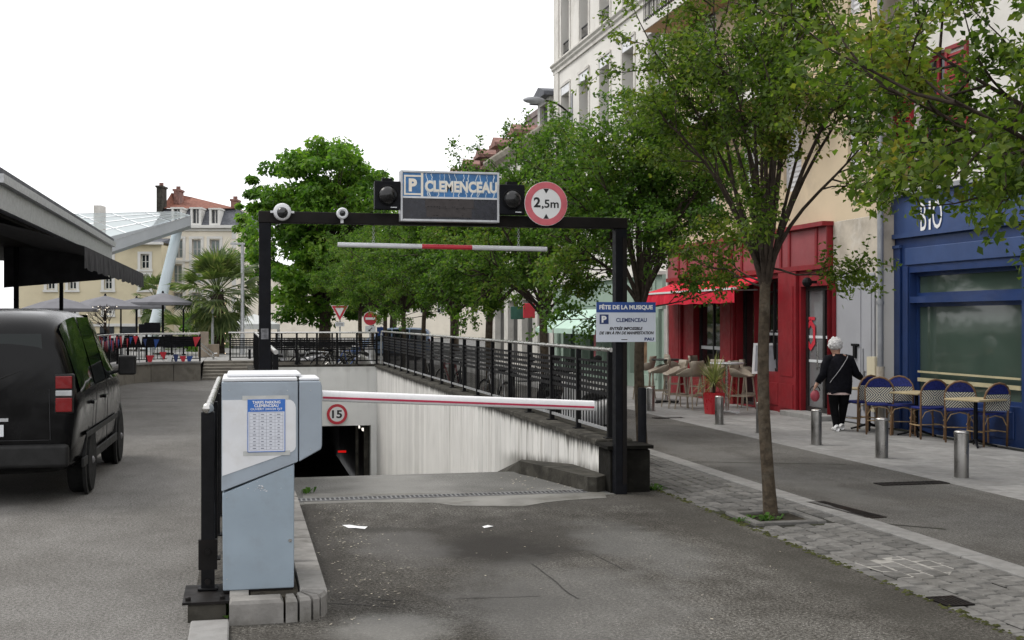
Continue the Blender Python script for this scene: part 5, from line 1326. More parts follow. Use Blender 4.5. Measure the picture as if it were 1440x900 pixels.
# kiosk with dark awnings on the far left
MT['dark_cloth'] = pm('charcoal_awning_cloth',(0.05,0.05,0.056),.2,3,.8,bump=.004,bscale=5)
kx = -3.6
kt = T('kiosk', 'dark cafe kiosk with a silver roof edge and charcoal awnings', 'kiosk', (kx,30,0))
e_ = onl(163,342,kx); ke = e_.y
m = M(); m.box(-9.3,-7.2,20,ke-.6,0,e_.z-.57); mk(m, 'body', MT['interior'], kt)
m = M(); m.box(-9.5,kx,20,ke,e_.z-.12,e_.z+.02); m.box(-9.3,kx-.1,20,ke-.1,e_.z-.5,e_.z-.122); mk(m, 'roof', MT['galv'], kt)
m = M(); m.box(-9.4,kx-.05,20,ke-.05,e_.z+.022,e_.z+.12); mk(m, 'roof_sheet', MT['slate'], kt)
m = M(); m.box(-9.2,kx-.25,20.3,ke-.3,e_.z-.56,e_.z-.502); mk(m, 'soffit', MT['interior'], kt)
f_ = at(199,384,30.5); m = M()
ya, yb = 20.0, f_.y
nn = 8; vs = []
for i in range(nn+1):
    y = ya+(yb-ya)*i/nn
    for j in range(6):
        v = j/5; vs.append((kx-.9+(f_.x-kx+.9)*v, y+.4*v, e_.z-.62-(e_.z-.62-f_.z)*(v**1.5)))
m.add(vs, [(i*6+j,i*6+j+1,i*6+7+j,i*6+6+j) for i in range(nn) for j in range(5)]); aw = mk(m, 'awning', MT['dark_cloth'], kt, smooth=True)
m = M(); vs = []; kf = 60
for i in range(kf+1):
    y = ya+(yb-ya)*i/kf+.4; vs += [(f_.x+.01,y,f_.z),(f_.x+.01+.02*math.sin(i*1.7),y,f_.z-.36+.02*math.sin(i*1.1))]
m.add(vs, [(2*i,2*i+1,2*i+3,2*i+2) for i in range(kf)]); mk(m, 'valance', MT['dark_cloth'], aw)
m = M(); m.ext([(-3.02,30.0,2.72),(-5.4,30.0,2.5),(-5.4,30.0,3.5),(kx-.2,30.0,3.5)],(0,.03,0)); mk(m, 'end_curtain', MT['dark_cloth'], kt)
m = M()
for y in (21.5,25.5,29.5,ke-.5): m.box(kx-1.5,kx-1.4,y,y+.1,0,e_.z-.57)
mk(m, 'post', MT['black'], kt, kind='stuff')
# ================================================================== TREES
def leaves_mesh(name, C, D, L, W, mat, parent, N=None, seed=0):
    rng = np.random.default_rng(seed); n = len(C)
    D = D/np.maximum(np.linalg.norm(D, axis=1, keepdims=True), 1e-6)
    if N is None: N = rng.normal(size=(n,3))*.55+np.array([0,0,.8])
    R = np.cross(D, N); R /= np.maximum(np.linalg.norm(R, axis=1, keepdims=True), 1e-6)
    U = np.cross(R, D)
    L = L[:,None]; W = W[:,None]
    v = np.empty((n,4,3)); v[:,0] = C-D*L*.5; v[:,1] = C+R*W*.5+U*W*.16-D*L*.05; v[:,2] = C+D*L*.5-U*W*.1; v[:,3] = C-R*W*.5+U*W*.16-D*L*.05
    return v
def build_leaves(name, v, mat, parent):
    n = len(v)
    me = bpy.data.meshes.new(name)
    me.vertices.add(n*4); me.vertices.foreach_set('co', v.reshape(-1).astype(np.float32))
    idx = (np.arange(n)*4)[:,None]+np.array([[0,1,2,0,2,3]]); me.loops.add(n*6); me.loops.foreach_set('vertex_index', idx.reshape(-1).astype(np.int32))
    me.polygons.add(n*2); me.polygons.foreach_set('loop_start', (np.arange(n*2)*3).astype(np.int32))
    me.materials.append(mat); me.update(calc_edges=True)
    o = bpy.data.objects.new(name, me); COL.objects.link(o); o.parent = parent; o['kind'] = 'stuff'
    return o
def rot_dir(d, ang, rnd):
    d = d.normalized(); a = d.orthogonal().normalized(); b = d.cross(a); t = rnd.uniform(0, 2*PI)
    return (d*math.cos(ang)+(a*math.cos(t)+b*math.sin(t))*math.sin(ang)).normalized()
def myrtle(name, label, loc, seed, trunk_h=2.1, limb=(1.9,2.9), th=(10,40), n=11, leaf=(.05,.03), per=12, low=5, rt=.062, mat='leaf', group=None, lean=(0,0), fill=1.0, trunk_mat='trunk', sec=9, u0=.42, lowl=(.6,1.15), ends=None):
    rnd = random.Random(seed); rng = np.random.default_rng(seed)
    t = T(name, label, 'tree', loc, 0, group)
    top = Vector((lean[0], lean[1], trunk_h))
    m = M(); pts = [Vector((0,0,-.05))]; k = 7
    for i in range(k+1):
        u = i/k; pts.append(Vector((lean[0]*u+.018*math.sin(seed+u*5), lean[1]*u+.018*math.cos(seed*2+u*4.2), trunk_h*u)))
    top = pts[-1]
    m.tube(pts, [rt*1.5]+[rt*(1.18-.25*(i/k)) if i else rt*1.35 for i in range(k+1)], 12); mk(m, 'trunk', MT[trunk_mat], t, local=True, smooth=True)
    b = M(); C = []; Dr = []
    def curve(p, d, L, bend, steps, wob):
        out = [p.copy()]; dd = d.copy()
        for i in range(steps):
            dd = (dd + bend/steps + Vector((rnd.gauss(0,wob),rnd.gauss(0,wob),rnd.gauss(0,wob)))).normalized()
            out.append(out[-1]+dd*L/steps)
        return out
    def leafy(path, a0, cnt, jit):
        for _ in range(cnt):
            u = a0+(1-a0)*rnd.random(); x = u*(len(path)-1); i = min(int(x), len(path)-2); p = path[i].lerp(path[i+1], x-i)
            d = (path[i+1]-path[i]).normalized()
            C.append(p+Vector((rnd.gauss(0,jit),rnd.gauss(0,jit),rnd.gauss(0,jit*.8)))); Dr.append(rot_dir(d, rnd.uniform(.5,1.4), rnd)+Vector((0,0,-.25)))
    def second(p, d, L, r):
        s = curve(p, d, L, Vector((0,0,rnd.uniform(-.1,.5))), 4, .16); b.tube(s, [r*(1-.7*i/4) for i in range(5)], 5, cap=False)
        leafy(s, .45, int(per*.6*fill), .055)
        for q in range(4):
            i = rnd.choice((1,2,3,4)); dd = rot_dir(s[i]-s[i-1], rnd.uniform(.5,1.1), rnd)
            w = curve(s[i], dd, rnd.uniform(.16,.36), Vector((0,0,rnd.uniform(-.25,.25))), 3, .18); b.tube(w, [r*.32,r*.28,r*.22,r*.15], 4, cap=False)
            leafy(w, .1, int(per*fill), .045)
    if ends:
        R_, zlo, zhi = ends
        for i in range(n):
            outer = i % 3 != 2
            az = 2*PI*(i*.618034 % 1)+rnd.uniform(-.2,.2); rr = R_*(rnd.uniform(.8,1.08) if outer else rnd.uniform(.2,.55)); ze = rnd.uniform(zlo,zlo+(zhi-zlo)*.7) if outer else rnd.uniform(zlo+(zhi-zlo)*.6,zhi)
            e = Vector((math.cos(az)*rr, math.sin(az)*rr, ze)); p0 = top-Vector((0,0,rnd.uniform(0,.2))); e.x += top.x; e.y += top.y
            c1 = p0+Vector((math.cos(az)*rr*.30, math.sin(az)*rr*.30, (ze-p0.z)*.62)); path = []
            w1 = Vector((rnd.gauss(0,.05),rnd.gauss(0,.05),0))
            for j in range(10):
                u = j/9; q = p0*(1-u)**2+c1*2*u*(1-u)+e*u*u+w1*math.sin(u*7)*u; path.append(q)
            r0 = rnd.uniform(.022,.032)*rt/.058
            b.tube(path, [r0*(1-.8*j/9) for j in range(10)], 7, cap=False)
            for j in range(sec):
                u = u0+(1-u0)*(j+rnd.random())/sec; x = min(u,.999)*9; ii = min(int(x),8); q = path[ii].lerp(path[ii+1], x-ii)
                d = (path[ii+1]-path[ii]).normalized(); d = (rot_dir(d, rnd.uniform(.5,1.3), rnd)+Vector((0,0,.15))).normalized()
                second(q, d, rnd.uniform(.3,.72)*R_/1.1, r0*.36)
    for i in range(0 if ends else n):
        az = 2*PI*(i+rnd.uniform(-.35,.35))/n; thd = math.radians(rnd.uniform(*th)) if i % 3 else math.radians(rnd.uniform(th[0]*.4, th[0]*1.3))
        d = Vector((math.cos(az)*math.sin(thd), math.sin(az)*math.sin(thd), math.cos(thd)))
        p = top-Vector((0,0,rnd.uniform(0,.22))); L = rnd.uniform(*limb)
        path = curve(p, d, L, Vector((d.x*.15,d.y*.15,.12)), 8, .07); r0 = rnd.uniform(.022,.034)*rt/.062
        b.tube(path, [r0*(1-.75*j/8) for j in range(9)], 7, cap=False)
        for j in range(sec):
            u = u0+(1-u0)*(j+rnd.random())/sec; x = u*8; ii = min(int(x), 7); q = path[ii].lerp(path[ii+1], x-ii)
            second(q, rot_dir(path[ii+1]-path[ii], rnd.uniform(.45,1.15), rnd), rnd.uniform(.35,.85)*(1.15-.3*u), r0*.4)
    for i in range(low):
        az = rnd.uniform(0,2*PI); thd = math.radians(rnd.uniform(55,100)); d = Vector((math.cos(az)*math.sin(thd), math.sin(az)*math.sin(thd), math.cos(thd)))
        path = curve(top-Vector((0,0,rnd.uniform(-.15,.25))), d, rnd.uniform(*lowl), Vector((0,0,.5)), 5, .12); b.tube(path, [.012*(1-.7*j/5) for j in range(6)], 5, cap=False)
        for j in range(4):
            x = rnd.uniform(2,5); ii = min(int(x),4); second(path[ii].lerp(path[ii+1], x-ii), rot_dir(path[ii+1]-path[ii], rnd.uniform(.4,1.0), rnd), rnd.uniform(.25,.5), .006)
    mk(b, 'branches', MT['branch'], t, local=True, smooth=True)
    C = np.array([c[:] for c in C]); Dr = np.array([c[:] for c in Dr]); k = len(C)
    v = leaves_mesh('', C, Dr, rng.uniform(.75,1.25,k)*leaf[0], rng.uniform(.75,1.2,k)*leaf[1], None, None, seed=seed)
    build_leaves('crown', v, MT[mat], t)
    return t
tp = gnd(1081,722)
TL = tp.x
t1 = myrtle('street_tree', 'nearest slender street tree growing from the stone pit by the driveway', (tp.x,tp.y,0), 21, 2.12, (2.0,2.9), (9,31), 20, (.050,.030), 40, 4, .050, lean=(-.03,.05), sec=8, u0=.55, lowl=(.4,.8), ends=(1.05,3.35,4.9))
myrtle('street_tree', 'big leafed near street tree whose crown fills the top right corner', (4.75,5.5,0), 34, 2.2, (1.7,2.6), (16,60), 20, (.054,.035), 38, 4, .06, u0=.45, ends=(1.5,2.75,4.5))
STL = 'street tree whose crown hides the right end of the gantry beam'
tr2 = myrtle('street_tree', STL, (4.7,13.9,0), 52, 1.95, (1.5,2.4), (14,56), 18, (.056,.035), 33, 2, .058, ends=(1.2,2.7,4.45), sec=10, u0=.4, mat='leaf2', group='street trees along the cobble strip', fill=1.15)
tr3 = myrtle('street_tree', 'street tree standing in front of the pale mint awnings', (4.68,18.6,0), 63, 1.95, (1.6,2.7), (16,64), 18, (.064,.04), 33, 2, .066, ends=(1.45,2.6,4.6), sec=10, u0=.4, mat='leaf2', group='street trees along the cobble strip', fill=1.15)
tr4 = myrtle('street_tree', 'fourth street tree from the viewer, just left of the mint awnings', (4.68,22.9,0), 77, 2.0, (1.6,2.6), (16,66), 18, (.072,.045), 30, 2, .07, ends=(1.6,2.5,4.8), sec=10, u0=.4, mat='leaf2', group='street trees along the cobble strip', fill=1.2)
row = [(27.2,tr3,2.1,1.0,'street tree with a leaning trunk seen above the far part of the railing'),(31.5,tr2,.7,1.02,'street tree beside the leaning one, further along the strip'),(35.8,tr4,3.9,1.0,'street tree just behind the far corner of the railings'),(40.2,tr3,5.1,1.05,'street tree next beyond the far corner of the railings'),(44.6,tr2,4.2,1.05,'far street tree near the no entry sign'),(49.0,tr4,1.3,1.1,'farthest street tree at the end of the row')]
for y, src, a, sc, lb in row:
    c = copy_tree(src, None, lb); c.location = (4.68,y,0); c.rotation_euler = (0,0,a); c.scale = (sc,sc,sc)
def big_tree(name, label, loc, seed, top, rad, zlow, nclump, per, leaf, mat='leafbig', trunk_r=.28, squash=.55, group=None):
    rnd = random.Random(seed); rng = np.random.default_rng(seed)
    t = T(name, label, 'tree', loc, 0, group)
    ht = zlow+(top-zlow)*.22
    m = M(); m.tube([(0,0,-.1),(0,0,.3),(.05,0,ht*.6),(0,.05,ht)], [trunk_r*1.5,trunk_r*1.1,trunk_r*.9,trunk_r*.7], 12); mk(m, 'trunk', MT['trunk'], t, local=True, smooth=True)
    b = M(); cs = []; mid = (top+zlow)/2
    for i in range(nclump):
        while True:
            p = Vector((rnd.uniform(-1,1),rnd.uniform(-1,1),rnd.uniform(-1,1)))
            if .45 < p.length < 1: break
        z = p.z
        wid = rad*(1.0-.22*max(0,z)**2)/max(.45,math.sqrt(max(.01,1-z*z)))**.45*(1+.20*math.sin(3*math.atan2(p.y,p.x)+seed)+.14*math.sin(6*z+seed)+.08*rnd.uniform(-1,1))
        c = Vector((p.x*wid, p.y*wid, mid+z*(top-zlow)/2*.93)); cs.append(c)
        if i % 2 == 0:
            st = Vector((0,0,ht*rnd.uniform(.7,1.0))); md = st.lerp(c, .5)+Vector((0,0,rnd.uniform(-.1,.35)*rad*.3))
            b.tube([st,md,c], [trunk_r*.35,trunk_r*.18,trunk_r*.05], 5, cap=False)
    mk(b, 'branches', MT['branch'], t, local=True, smooth=True)
    cc = np.array([c[:] for c in cs]); sz = rad*.17
    off = rng.normal(size=(nclump,per,3)); off /= np.maximum(np.linalg.norm(off,axis=2,keepdims=True),1e-6); off *= rng.uniform(.3,1.0,(nclump,per,1))**.6
    cr = rng.uniform(.5,1.5,(nclump,1,1))*sz
    P = cc[:,None,:]+off*cr*np.array([1.25,1.25,squash*1.25]); n_ = nclump*per
    P = P.reshape(-1,3)
    D = off.reshape(-1,3)*np.array([1,1,.4])+rng.normal(size=(n_,3))*.5+np.array([0,0,-.35])
    N = rng.normal(size=(n_,3))*.5+np.array([0,0,.7])+off.reshape(-1,3)*.6
    v = leaves_mesh('', P, D, rng.uniform(.7,1.3,n_)*leaf, rng.uniform(.7,1.2,n_)*leaf*.62, None, None, N, seed)
    build_leaves('crown', v, MT[mat], t)
    return t
def gpos(px, D): q = at(px,450,D); return (q.x,q.y,0)
big_tree('plane_tree', 'big bright green tree rising behind the railing left of the car park sign', gpos(456,58), 5, 10.7, 3.3, 1.25, 250, 150, .27)
big_tree('plane_tree', 'thin pale tree showing at the left edge of the big green one', gpos(366,66), 9, 9.2, 1.9, 3.0, 45, 110, .24, trunk_r=.16)
big_tree('plane_tree', 'dark leafy tree beyond the road signs under the hanging bar', gpos(552,66), 15, 7.6, 3.6, 2.2, 130, 170, .27, mat='leaf2', trunk_r=.2)
big_tree('plane_tree', 'dark leafy tree behind the far street trees below the sign', gpos(640,70), 16, 8.4, 3.6, 2.4, 110, 170, .28, mat='leaf2', trunk_r=.2)
ol = ['large tree of the square outside the picture on the left, nearest one','large tree of the square outside the picture on the left, second one along','large tree of the square outside the picture on the left, third one along','large tree of the square outside the picture on the left, farthest one']
for i, (l, s) in enumerate(((-16,20),(-18,32),(-20,44),(-23,57))):  # out-of-view trees added to darken what the shop windows reflect
    if i == 0: bt = big_tree('plane_tree', ol[0], (l,s,0), 30, 10.5, 4.6, 1.6, 70, 90, .46, mat='leaf2', group='trees of the square')
    else:
        c = copy_tree(bt, None, ol[i]); c.location = (l,s,0); c.rotation_euler = (0,0,i*1.7)
# ---- palms
def fan(L, n, spread, seed, w=.085, droop=.25):
    rnd = random.Random(seed); m = M(); pl_ = L*.55
    path = [Vector((0,0,0))]
    for i in range(1,6):
        u = i/5; path.append(Vector((pl_*u, 0, -droop*.25*u*u*L)))
    m.tube(path, [.014]*6, 4, cap=False); c = path[-1]
    for i in range(n):
        a = -spread+2*spread*i/(n-1); ll = L*.5*(1-.25*abs(a)/spread)*rnd.uniform(.9,1.1)
        d = Vector((math.cos(a), math.sin(a), -.1)); r = Vector((-math.sin(a), math.cos(a), .15))
        p0, p1 = c, c+d*ll*.55+Vector((0,0,.02)); p2 = c+d*ll+Vector((0,0,-droop*ll*rnd.uniform(.4,1.2)))
        m.add([p0, p1+r*w*.5, p1-r*w*.5, p2], [(0,1,2),(1,3,2)])
    return m
def palm(label, loc, th, tr, L, n, lights=0, seed=1, trunkmat=None):
    rnd = random.Random(seed)
    t = T('palm_tree', label, 'palm', loc)
    m = M(); pts = [(0.02*math.sin(i*1.1),0,th*i/8-.02) for i in range(9)]; m.tube(pts, [tr*(1.15 if i % 2 else 1.0)*(1.2-.25*i/8) for i in range(9)], 12)
    for i in range(40):
        a = rnd.uniform(0,2*PI); z = rnd.uniform(.1,th); r = tr*1.12; m.bar((r*math.cos(a),r*math.sin(a),z),((r+.07)*math.cos(a),(r+.07)*math.sin(a),z+.16),.05,.02)
    mk(m, 'trunk', trunkmat or MT['branch'], t, local=True)
    pr = [mk(fan(L,15,1.25,seed+k), 'frond', MT['palm'], t, local=True) for k in range(3)]
    for i in range(n):
        o = pr[i] if i < 3 else shared(pr[i % 3], 'frond', (0,0,0), t)
        el = math.radians(82-150*(i/n)**1.0+rnd.uniform(-9,9)); az = i*2.399963+rnd.uniform(-.2,.2)
        o.location = (0,0,th+.04-.12*(i/n)); o.rotation_euler = (rnd.uniform(-.4,.4), -el, az); s_ = rnd.uniform(.85,1.1); o.scale = (s_,s_,s_)
    return t
PD = 45.0; q = gpos(306,PD)
palm('tall shaggy fan palm with lit trunk beside the steps of the square', q, 2.75, .21, 1.8, 84, seed=3)
fl = T('fairy_lights', 'warm fairy lights wound round the dark palm trunk', 'fairy lights', q)
m = M(); rnd = random.Random(2)
for i in range(16):
    a = i*2.1; z = .5+2.0*i/16; m.sphere((.26*math.cos(a),.26*math.sin(a),z),.03,6,4)
mk(m, 'bulb', flat('warm_bulb',(1,.72,.45),emit=2.2), fl, local=True, kind='stuff')
palm('small fan palm behind the umbrellas left of the leaning column', gpos(218,56), 2.75, .09, 1.35, 24, seed=8)
palm('low bushy palm left of the lit palm trunk', gpos(268,52), .75, .12, 1.7, 34, seed=12)
palm('low bushy palm between the leaning column and the tall palm', gpos(288,55), 1.0, .1, 1.6, 30, seed=14)
big_tree('shrub', 'round green shrub behind the terrace railing left of the palm trunk', gpos(282,49), 41, 1.9, 1.0, .2, 22, 80, .16, trunk_r=.05)

# ================================================================== SQUARE ON THE LEFT: terrace, steps, umbrellas
curve_ = [(-1.15,36.0),(-1.9,35.85),(-2.5,35.5),(-2.9,34.9),(-3.1,34.1),(-3.2,33.1),(-3.25,31.5),(-3.3,29.5),(-3.3,27)]
TZ = .50
tw = T('terrace_wall', 'low curved stone wall edging the cafe terrace', 'wall', (-2.2,35.5,0))
MT['terrace'] = pm('weathered_terrace_stone',(0.20,0.185,0.16),.25,2,.95,bump=.005,bscale=14,rnd=.08,dirt=((0.07,0.065,0.05),.7,2.0))
m = M()
tps = [Vector((*p,0)) for p in curve_]
def inward(i):
    a, b = tps[max(i-1,0)], tps[min(i+1,len(tps)-1)]; d = (b-a).normalized(); return Vector((d.y,-d.x,0))
for i in range(len(tps)-1):
    a, b = tps[i], tps[i+1]; ia, ib = inward(i)*.35, inward(i+1)*.35
    ds = (b-a)*.012
    m = M(); a2, b2 = a+ds, b-ds
    m.add([a2,b2,b2+Vector((0,0,TZ)),a2+Vector((0,0,TZ)),a2+ia,b2+ib,b2+ib+Vector((0,0,TZ)),a2+ia+Vector((0,0,TZ))], [(0,1,2,3),(4,7,6,5),(3,2,6,7),(0,3,7,4),(1,5,6,2)]); mk(m, 'stone_block', MT['terrace'], tw)
    m = M(); o_ = Vector((0,0,TZ+.003)); u_ = Vector((0,0,.055)); ja, jb = -inward(i)*.04, -inward(i+1)*.04
    m.add([a+ja+o_,b+jb+o_,b+ib+o_,a+ia+o_,a+ja+o_+u_,b+jb+o_+u_,b+ib+o_+u_,a+ia+o_+u_], [(0,3,2,1),(4,5,6,7),(0,1,5,4),(1,2,6,5),(2,3,7,6),(3,0,4,7)]); mk(m, 'coping_stone', MT['slab'], tw)
m = M(); m.add([(p[0]-.02,p[1]+.02,TZ-.02) for p in curve_]+[(-14,27,TZ-.02),(-14,60,TZ-.02),(-1.15,60,TZ-.02)], [tuple(range(len(curve_)+3))])
struct(m, 'terrace', MT['slab'])
# terrace railing following the wall
MT['trim0'] = pm('dark_mesh_cloth',(0.012,0.012,0.016),.4,6,.9)
tr_ = T('terrace_railing', 'black curved railing hung with small flags on the terrace wall', 'railing', (-2.2,35.7,TZ))
path = [t_+inward(i)*.18 for i, t_ in enumerate(tps)]
zz = TZ+.06
m = M(); m.tube([p+Vector((0,0,1.36)) for p in path], .022, 8); mk(m, 'handrail', MT['steel'], tr_, smooth='auto')
m = M()
for z in (zz+.08,zz+.52,zz+.58,zz+.64,zz+.70): m.tube([p+Vector((0,0,z)) for p in path], .014, 4)
for a, b in zip(path, path[1:]):
    k = max(2,int((b-a).length/.10))
    for i in range(k):
        p = a.lerp(b,i/k); m.box(p.x-.009,p.x+.009,p.y-.009,p.y+.009,zz+.08,zz+.7)
mk(m, 'bars', MT['rail_black'], tr_, kind='stuff')
m = M()
for a, b in zip(path, path[1:]):
    m.ext([a+Vector((0,0,zz+.42)),b+Vector((0,0,zz+.42)),b+Vector((0,0,1.28)),a+Vector((0,0,1.28))], inward(0)*.01)
mk(m, 'dark_screen', MT['trim0'], tr_)
pp = None
for a, b in zip(path, path[1:]):
    k = max(1,round((b-a).length/.7))
    for i in range(k):
        p = a.lerp(b,i/k); mm = M(); mm.box(-.025,.025,-.025,.025,0,1.34-zz)
        if pp is None: pp = mk(mm, 'post', MT['rail_black'], tr_, local=True); pp.location = (p.x+2.2,p.y-35.7,.06)
        else: shared(pp, 'post', (p.x+2.2,p.y-35.7,.06), tr_)
fg = T('bunting', 'string of red, blue and white pennants tied along the terrace railing', 'bunting', (-2.2,35.5,1.2))
rnd = random.Random(5); cols = [MT['red_sign'],MT['blue_print'],MT['red_sign'],MT['navy_print'],MT['white_clean']]
i = 0
for a, b in zip(path[:7], path[1:8]):
    k = max(1,int((b-a).length/.17))
    for j in range(k):
        p = a.lerp(b,(j+.5)/k)-inward(0)*.09; z = 1.36-rnd.uniform(0,.16)-.5*(rnd.random() < .22); d = (b-a).normalized()*rnd.uniform(.07,.12)
        q = p+Vector((0,-.03,0)); m = M(); m.ext([q-d+Vector((0,0,z)),q+d+Vector((0,0,z)),q+d*rnd.uniform(-.5,.5)+Vector((0,0,z-rnd.uniform(.2,.34)))], (0,.004,0)); mk(m, 'pennant', cols[i % 5], fg); i += 1
m = M(); m.tube([p+Vector((0,-.03,1.33)) for p in path[:7]], .004, 4); mk(m, 'cord', MT['white_clean'], fg)
# terrace clutter: chairs and tables in dark tones, seen only as silhouettes behind the railing
def cafe_chair_small(loc, rz):
    t = T('terrace_chair', 'dark terrace chair behind the flag hung railing', 'chair', loc, rz, 'terrace chairs behind the railing')
    m = M(); m.box(-.2,.2,-.2,.2,.43,.46); mk(m, 'seat', MT['black'], t, local=True)
    m = M(); m.box(-.2,.2,.18,.2,.55,.86); mk(m, 'backrest', MT['black'], t, local=True)
    for x in (-.18,.18):
        for y in (-.18,.18): m = M(); m.tube([(x,y,0),(x,y,.43 if y < 0 else .86)],.014,5); mk(m, 'leg', MT['galv'], t, local=True)
    return t
CL = ['nearest the steps at the back','deep on the terrace left of the steps','farthest left by the kiosk','closest to the kiosk corner','by the curve of the wall','behind the curved corner','left of the middle','right of the middle','beside the top of the wall']
c0 = None; rnd = random.Random(6)
for (x,y) in ((-2.0,37.2),(-2.8,37.6),(-3.6,36.2),(-3.9,37.4),(-4.4,35.2),(-4.5,33.6),(-2.4,39),(-3.4,39.4),(-4.8,38.4)):
    if c0 is None: c0 = cafe_chair_small((x,y,TZ), 1)
    else: c = copy_tree(c0, None, 'dark terrace chair behind the flags, ' + CL.pop()); c.location = (x,y,TZ); c.rotation_euler = (0,0,rnd.uniform(0,6))
def umbrella(label, loc, r, ztop, rz=0.4, pole=True):
    t = T('umbrella', label, 'umbrella', loc, rz, 'grey terrace umbrellas')
    n = 8; drop = r*.30
    m = M(); apex = (0,0,ztop); ring = [(r*math.cos(2*PI*k/n),r*math.sin(2*PI*k/n),ztop-drop) for k in range(n)]; mid = [(x*.5,y*.5,ztop-drop*.42) for x,y,z in ring]
    for k in range(n):
        j = (k+1) % n; m.add([apex,mid[k],mid[j]], [(0,1,2)]); m.add([mid[k],ring[k],ring[j],mid[j]], [(0,1,2,3)])
        m.add([ring[k],ring[j],(*ring[j][:2],ring[j][2]-.10),(*ring[k][:2],ring[k][2]-.10)], [(0,1,2,3)])
    mk(m, 'canopy', MT['umb'], t, local=True)
    for k in range(n):
        m = M(); m.bar((0,0,ztop-.06),(ring[k][0]*.98,ring[k][1]*.98,ring[k][2]-.03),.02,.015); mk(m, 'rib', MT['black'], t, local=True)
    m = M(); m.tube([(0,0,0),(0,0,ztop-.05)], .045, 10); mk(m, 'pole', MT['black'], t, local=True)
    m = M(); m.lathe([(.0001,ztop-.02),(.05,ztop),(.03,ztop+.06),(.0001,ztop+.08)],(0,0,0),8); mk(m, 'finial', MT['black'], t, local=True)
    m = M(); m.box(-.3,.3,-.3,.3,0,.06); mk(m, 'foot', MT['dark_concrete'], t, local=True)
MT['umb'] = pm('grey_umbrella_cloth',(0.17,0.17,0.185),.08,1.5,.85)
def tpos(px, D): q = at(px,450,D); return (q.x,q.y,TZ)
umbrella('grey umbrella in front of the leaning column, nearest the palm', tpos(229,44), 1.18, 2.24)
umbrella('grey umbrella partly hidden behind the dark van', tpos(148,42), 1.25, 2.1)
umbrella('grey umbrella behind the bare little tree, between the other two', tpos(192,49), 1.15, 2.15, .7)
umbrella('grey umbrella at the far left under the kiosk awning', tpos(85,40), 1.25, 2.0)
for px, y0, y1, D, lb in ((258,437,470,43,'thin dark pole standing right of the nearest grey umbrella'),(170,428,470,43,'thin dark pole standing left of the nearest grey umbrella')):
    q = tpos(px,D); t = T('pole', lb, 'pole', q); m = M(); m.tube([(0,0,0),(0,0,1.65)],.03,8); mk(m, 'shaft', MT['black'], t, local=True); m = M(); m.lathe([(.09,0),(.09,.03),(.03,.05)],(0,0,0),10); mk(m, 'foot', MT['black'], t, local=True)
# bare little tree with lights
q = tpos(152,40); bt_ = T('bare_tree', 'small twiggy tree with tiny lights in front of the ochre building', 'tree', q)
rnd = random.Random(3); m = M(); m.tube([(0,0,0),(.03,0,.5),(0,0,.9)],[.07,.05,.045],8); mk(m, 'trunk', MT['branch'], bt_, local=True)
m = M(); tips = []
def twig(p, d, L, r, dep):
    q = p+d*L; m.tube([p,p.lerp(q,.5)+Vector((rnd.gauss(0,.02),rnd.gauss(0,.02),0)),q],[r,r*.8,r*.55],4,cap=False); tips.append(q)
    if dep:
        for _ in range(3): twig(q, rot_dir(d,rnd.uniform(.3,.8),rnd), L*.72, r*.55, dep-1)
for i in range(6): twig(Vector((0,0,.85)), rot_dir(Vector((0,0,1)),rnd.uniform(.3,.9),rnd), .38, .022, 3)
mk(m, 'twigs', MT['branch'], bt_, local=True)
m = M()
for p in tips[::14]: m.sphere(p,.018,5,3)
mk(m, 'tiny_lights', flat('tiny_light',(1,.9,.75),emit=.8), bt_, local=True, kind='stuff')
# screens behind the railing
for px, py, w, c, lb in ((205,463,.45,(0.05,0.04,0.6),'small screen with a blue glow behind the terrace railing'),(214,461,.5,None,'black framed menu screen behind the terrace railing')):
    p = at(px,py,39 if c is None else 40); t = T('screen', lb, 'screen', (p.x,p.y,TZ))
    m = M(); m.box(p.x-w/2,p.x+w/2,p.y,p.y+.05,p.z-.17,p.z+.17); mk(m, 'panel', MT['black'], t)
    m = M(); m.tube([(p.x,p.y+.03,TZ),(p.x,p.y+.03,p.z-.17)],.02,6); mk(m, 'stand', MT['black'], t)
    if c: m = M(); m.box(p.x-w*.1,p.x+w*.4,p.y-.004,p.y-.001,p.z-.13,p.z+.13); mk(m, 'glow', flat('blue_screen',c,emit=1.2), t)
# steps up to the square
st_ = T('steps', 'wide stone steps up to the square between terrace and railing', 'steps', (-.4,36.6,0))
n_ = 6
for i in range(n_):
    m = M(); m.cbox(-1.13,.95,36.2+.34*i,36.2+.34*(i+1)+.02,0,(i+1)*TZ/n_,.012); mk(m, 'step', MT['terrace'], st_)
m = M(); m.quad((-1.14,38.24,TZ-.001),(60,38.24,TZ-.001),(60,60,TZ-.001),(-1.14,60,TZ-.001)) if False else m.quad((-1.14,38.2,TZ-.003),(1.0,38.2,TZ-.003),(1.0,60,TZ-.003),(-1.14,60,TZ-.003)); struct(m, 'upper_square', MT['slab'])
hs = T('stair_handrail', 'bright steel double handrail on a single post at the steps', 'handrail', tuple(gnd(300,527).xy)+(0,))
p0 = gnd(300,527); p0 = Vector((p0.x,p0.y,0)); zt = at(300,497,(p0.x*SP+p0.y*CP)).z
pu = at(277,481,37.6)
m = M(); m.tube([p0,p0+Vector((0,0,zt))],.035,10); mk(m, 'post', MT['steel'], hs, smooth='auto')
for dz in (0,-.13):
    m = M(); m.tube([p0+Vector((.12,0,zt+dz)),p0+Vector((0,0,zt+dz)),pu+Vector((0,0,dz+.05))],.022,8); mk(m, 'rail', MT['steel'], hs, smooth='auto')
pb_ = at(293,492,41); t = T('wooden_planter', 'beige wooden planter box at the top of the steps', 'planter', (pb_.x,pb_.y,TZ))
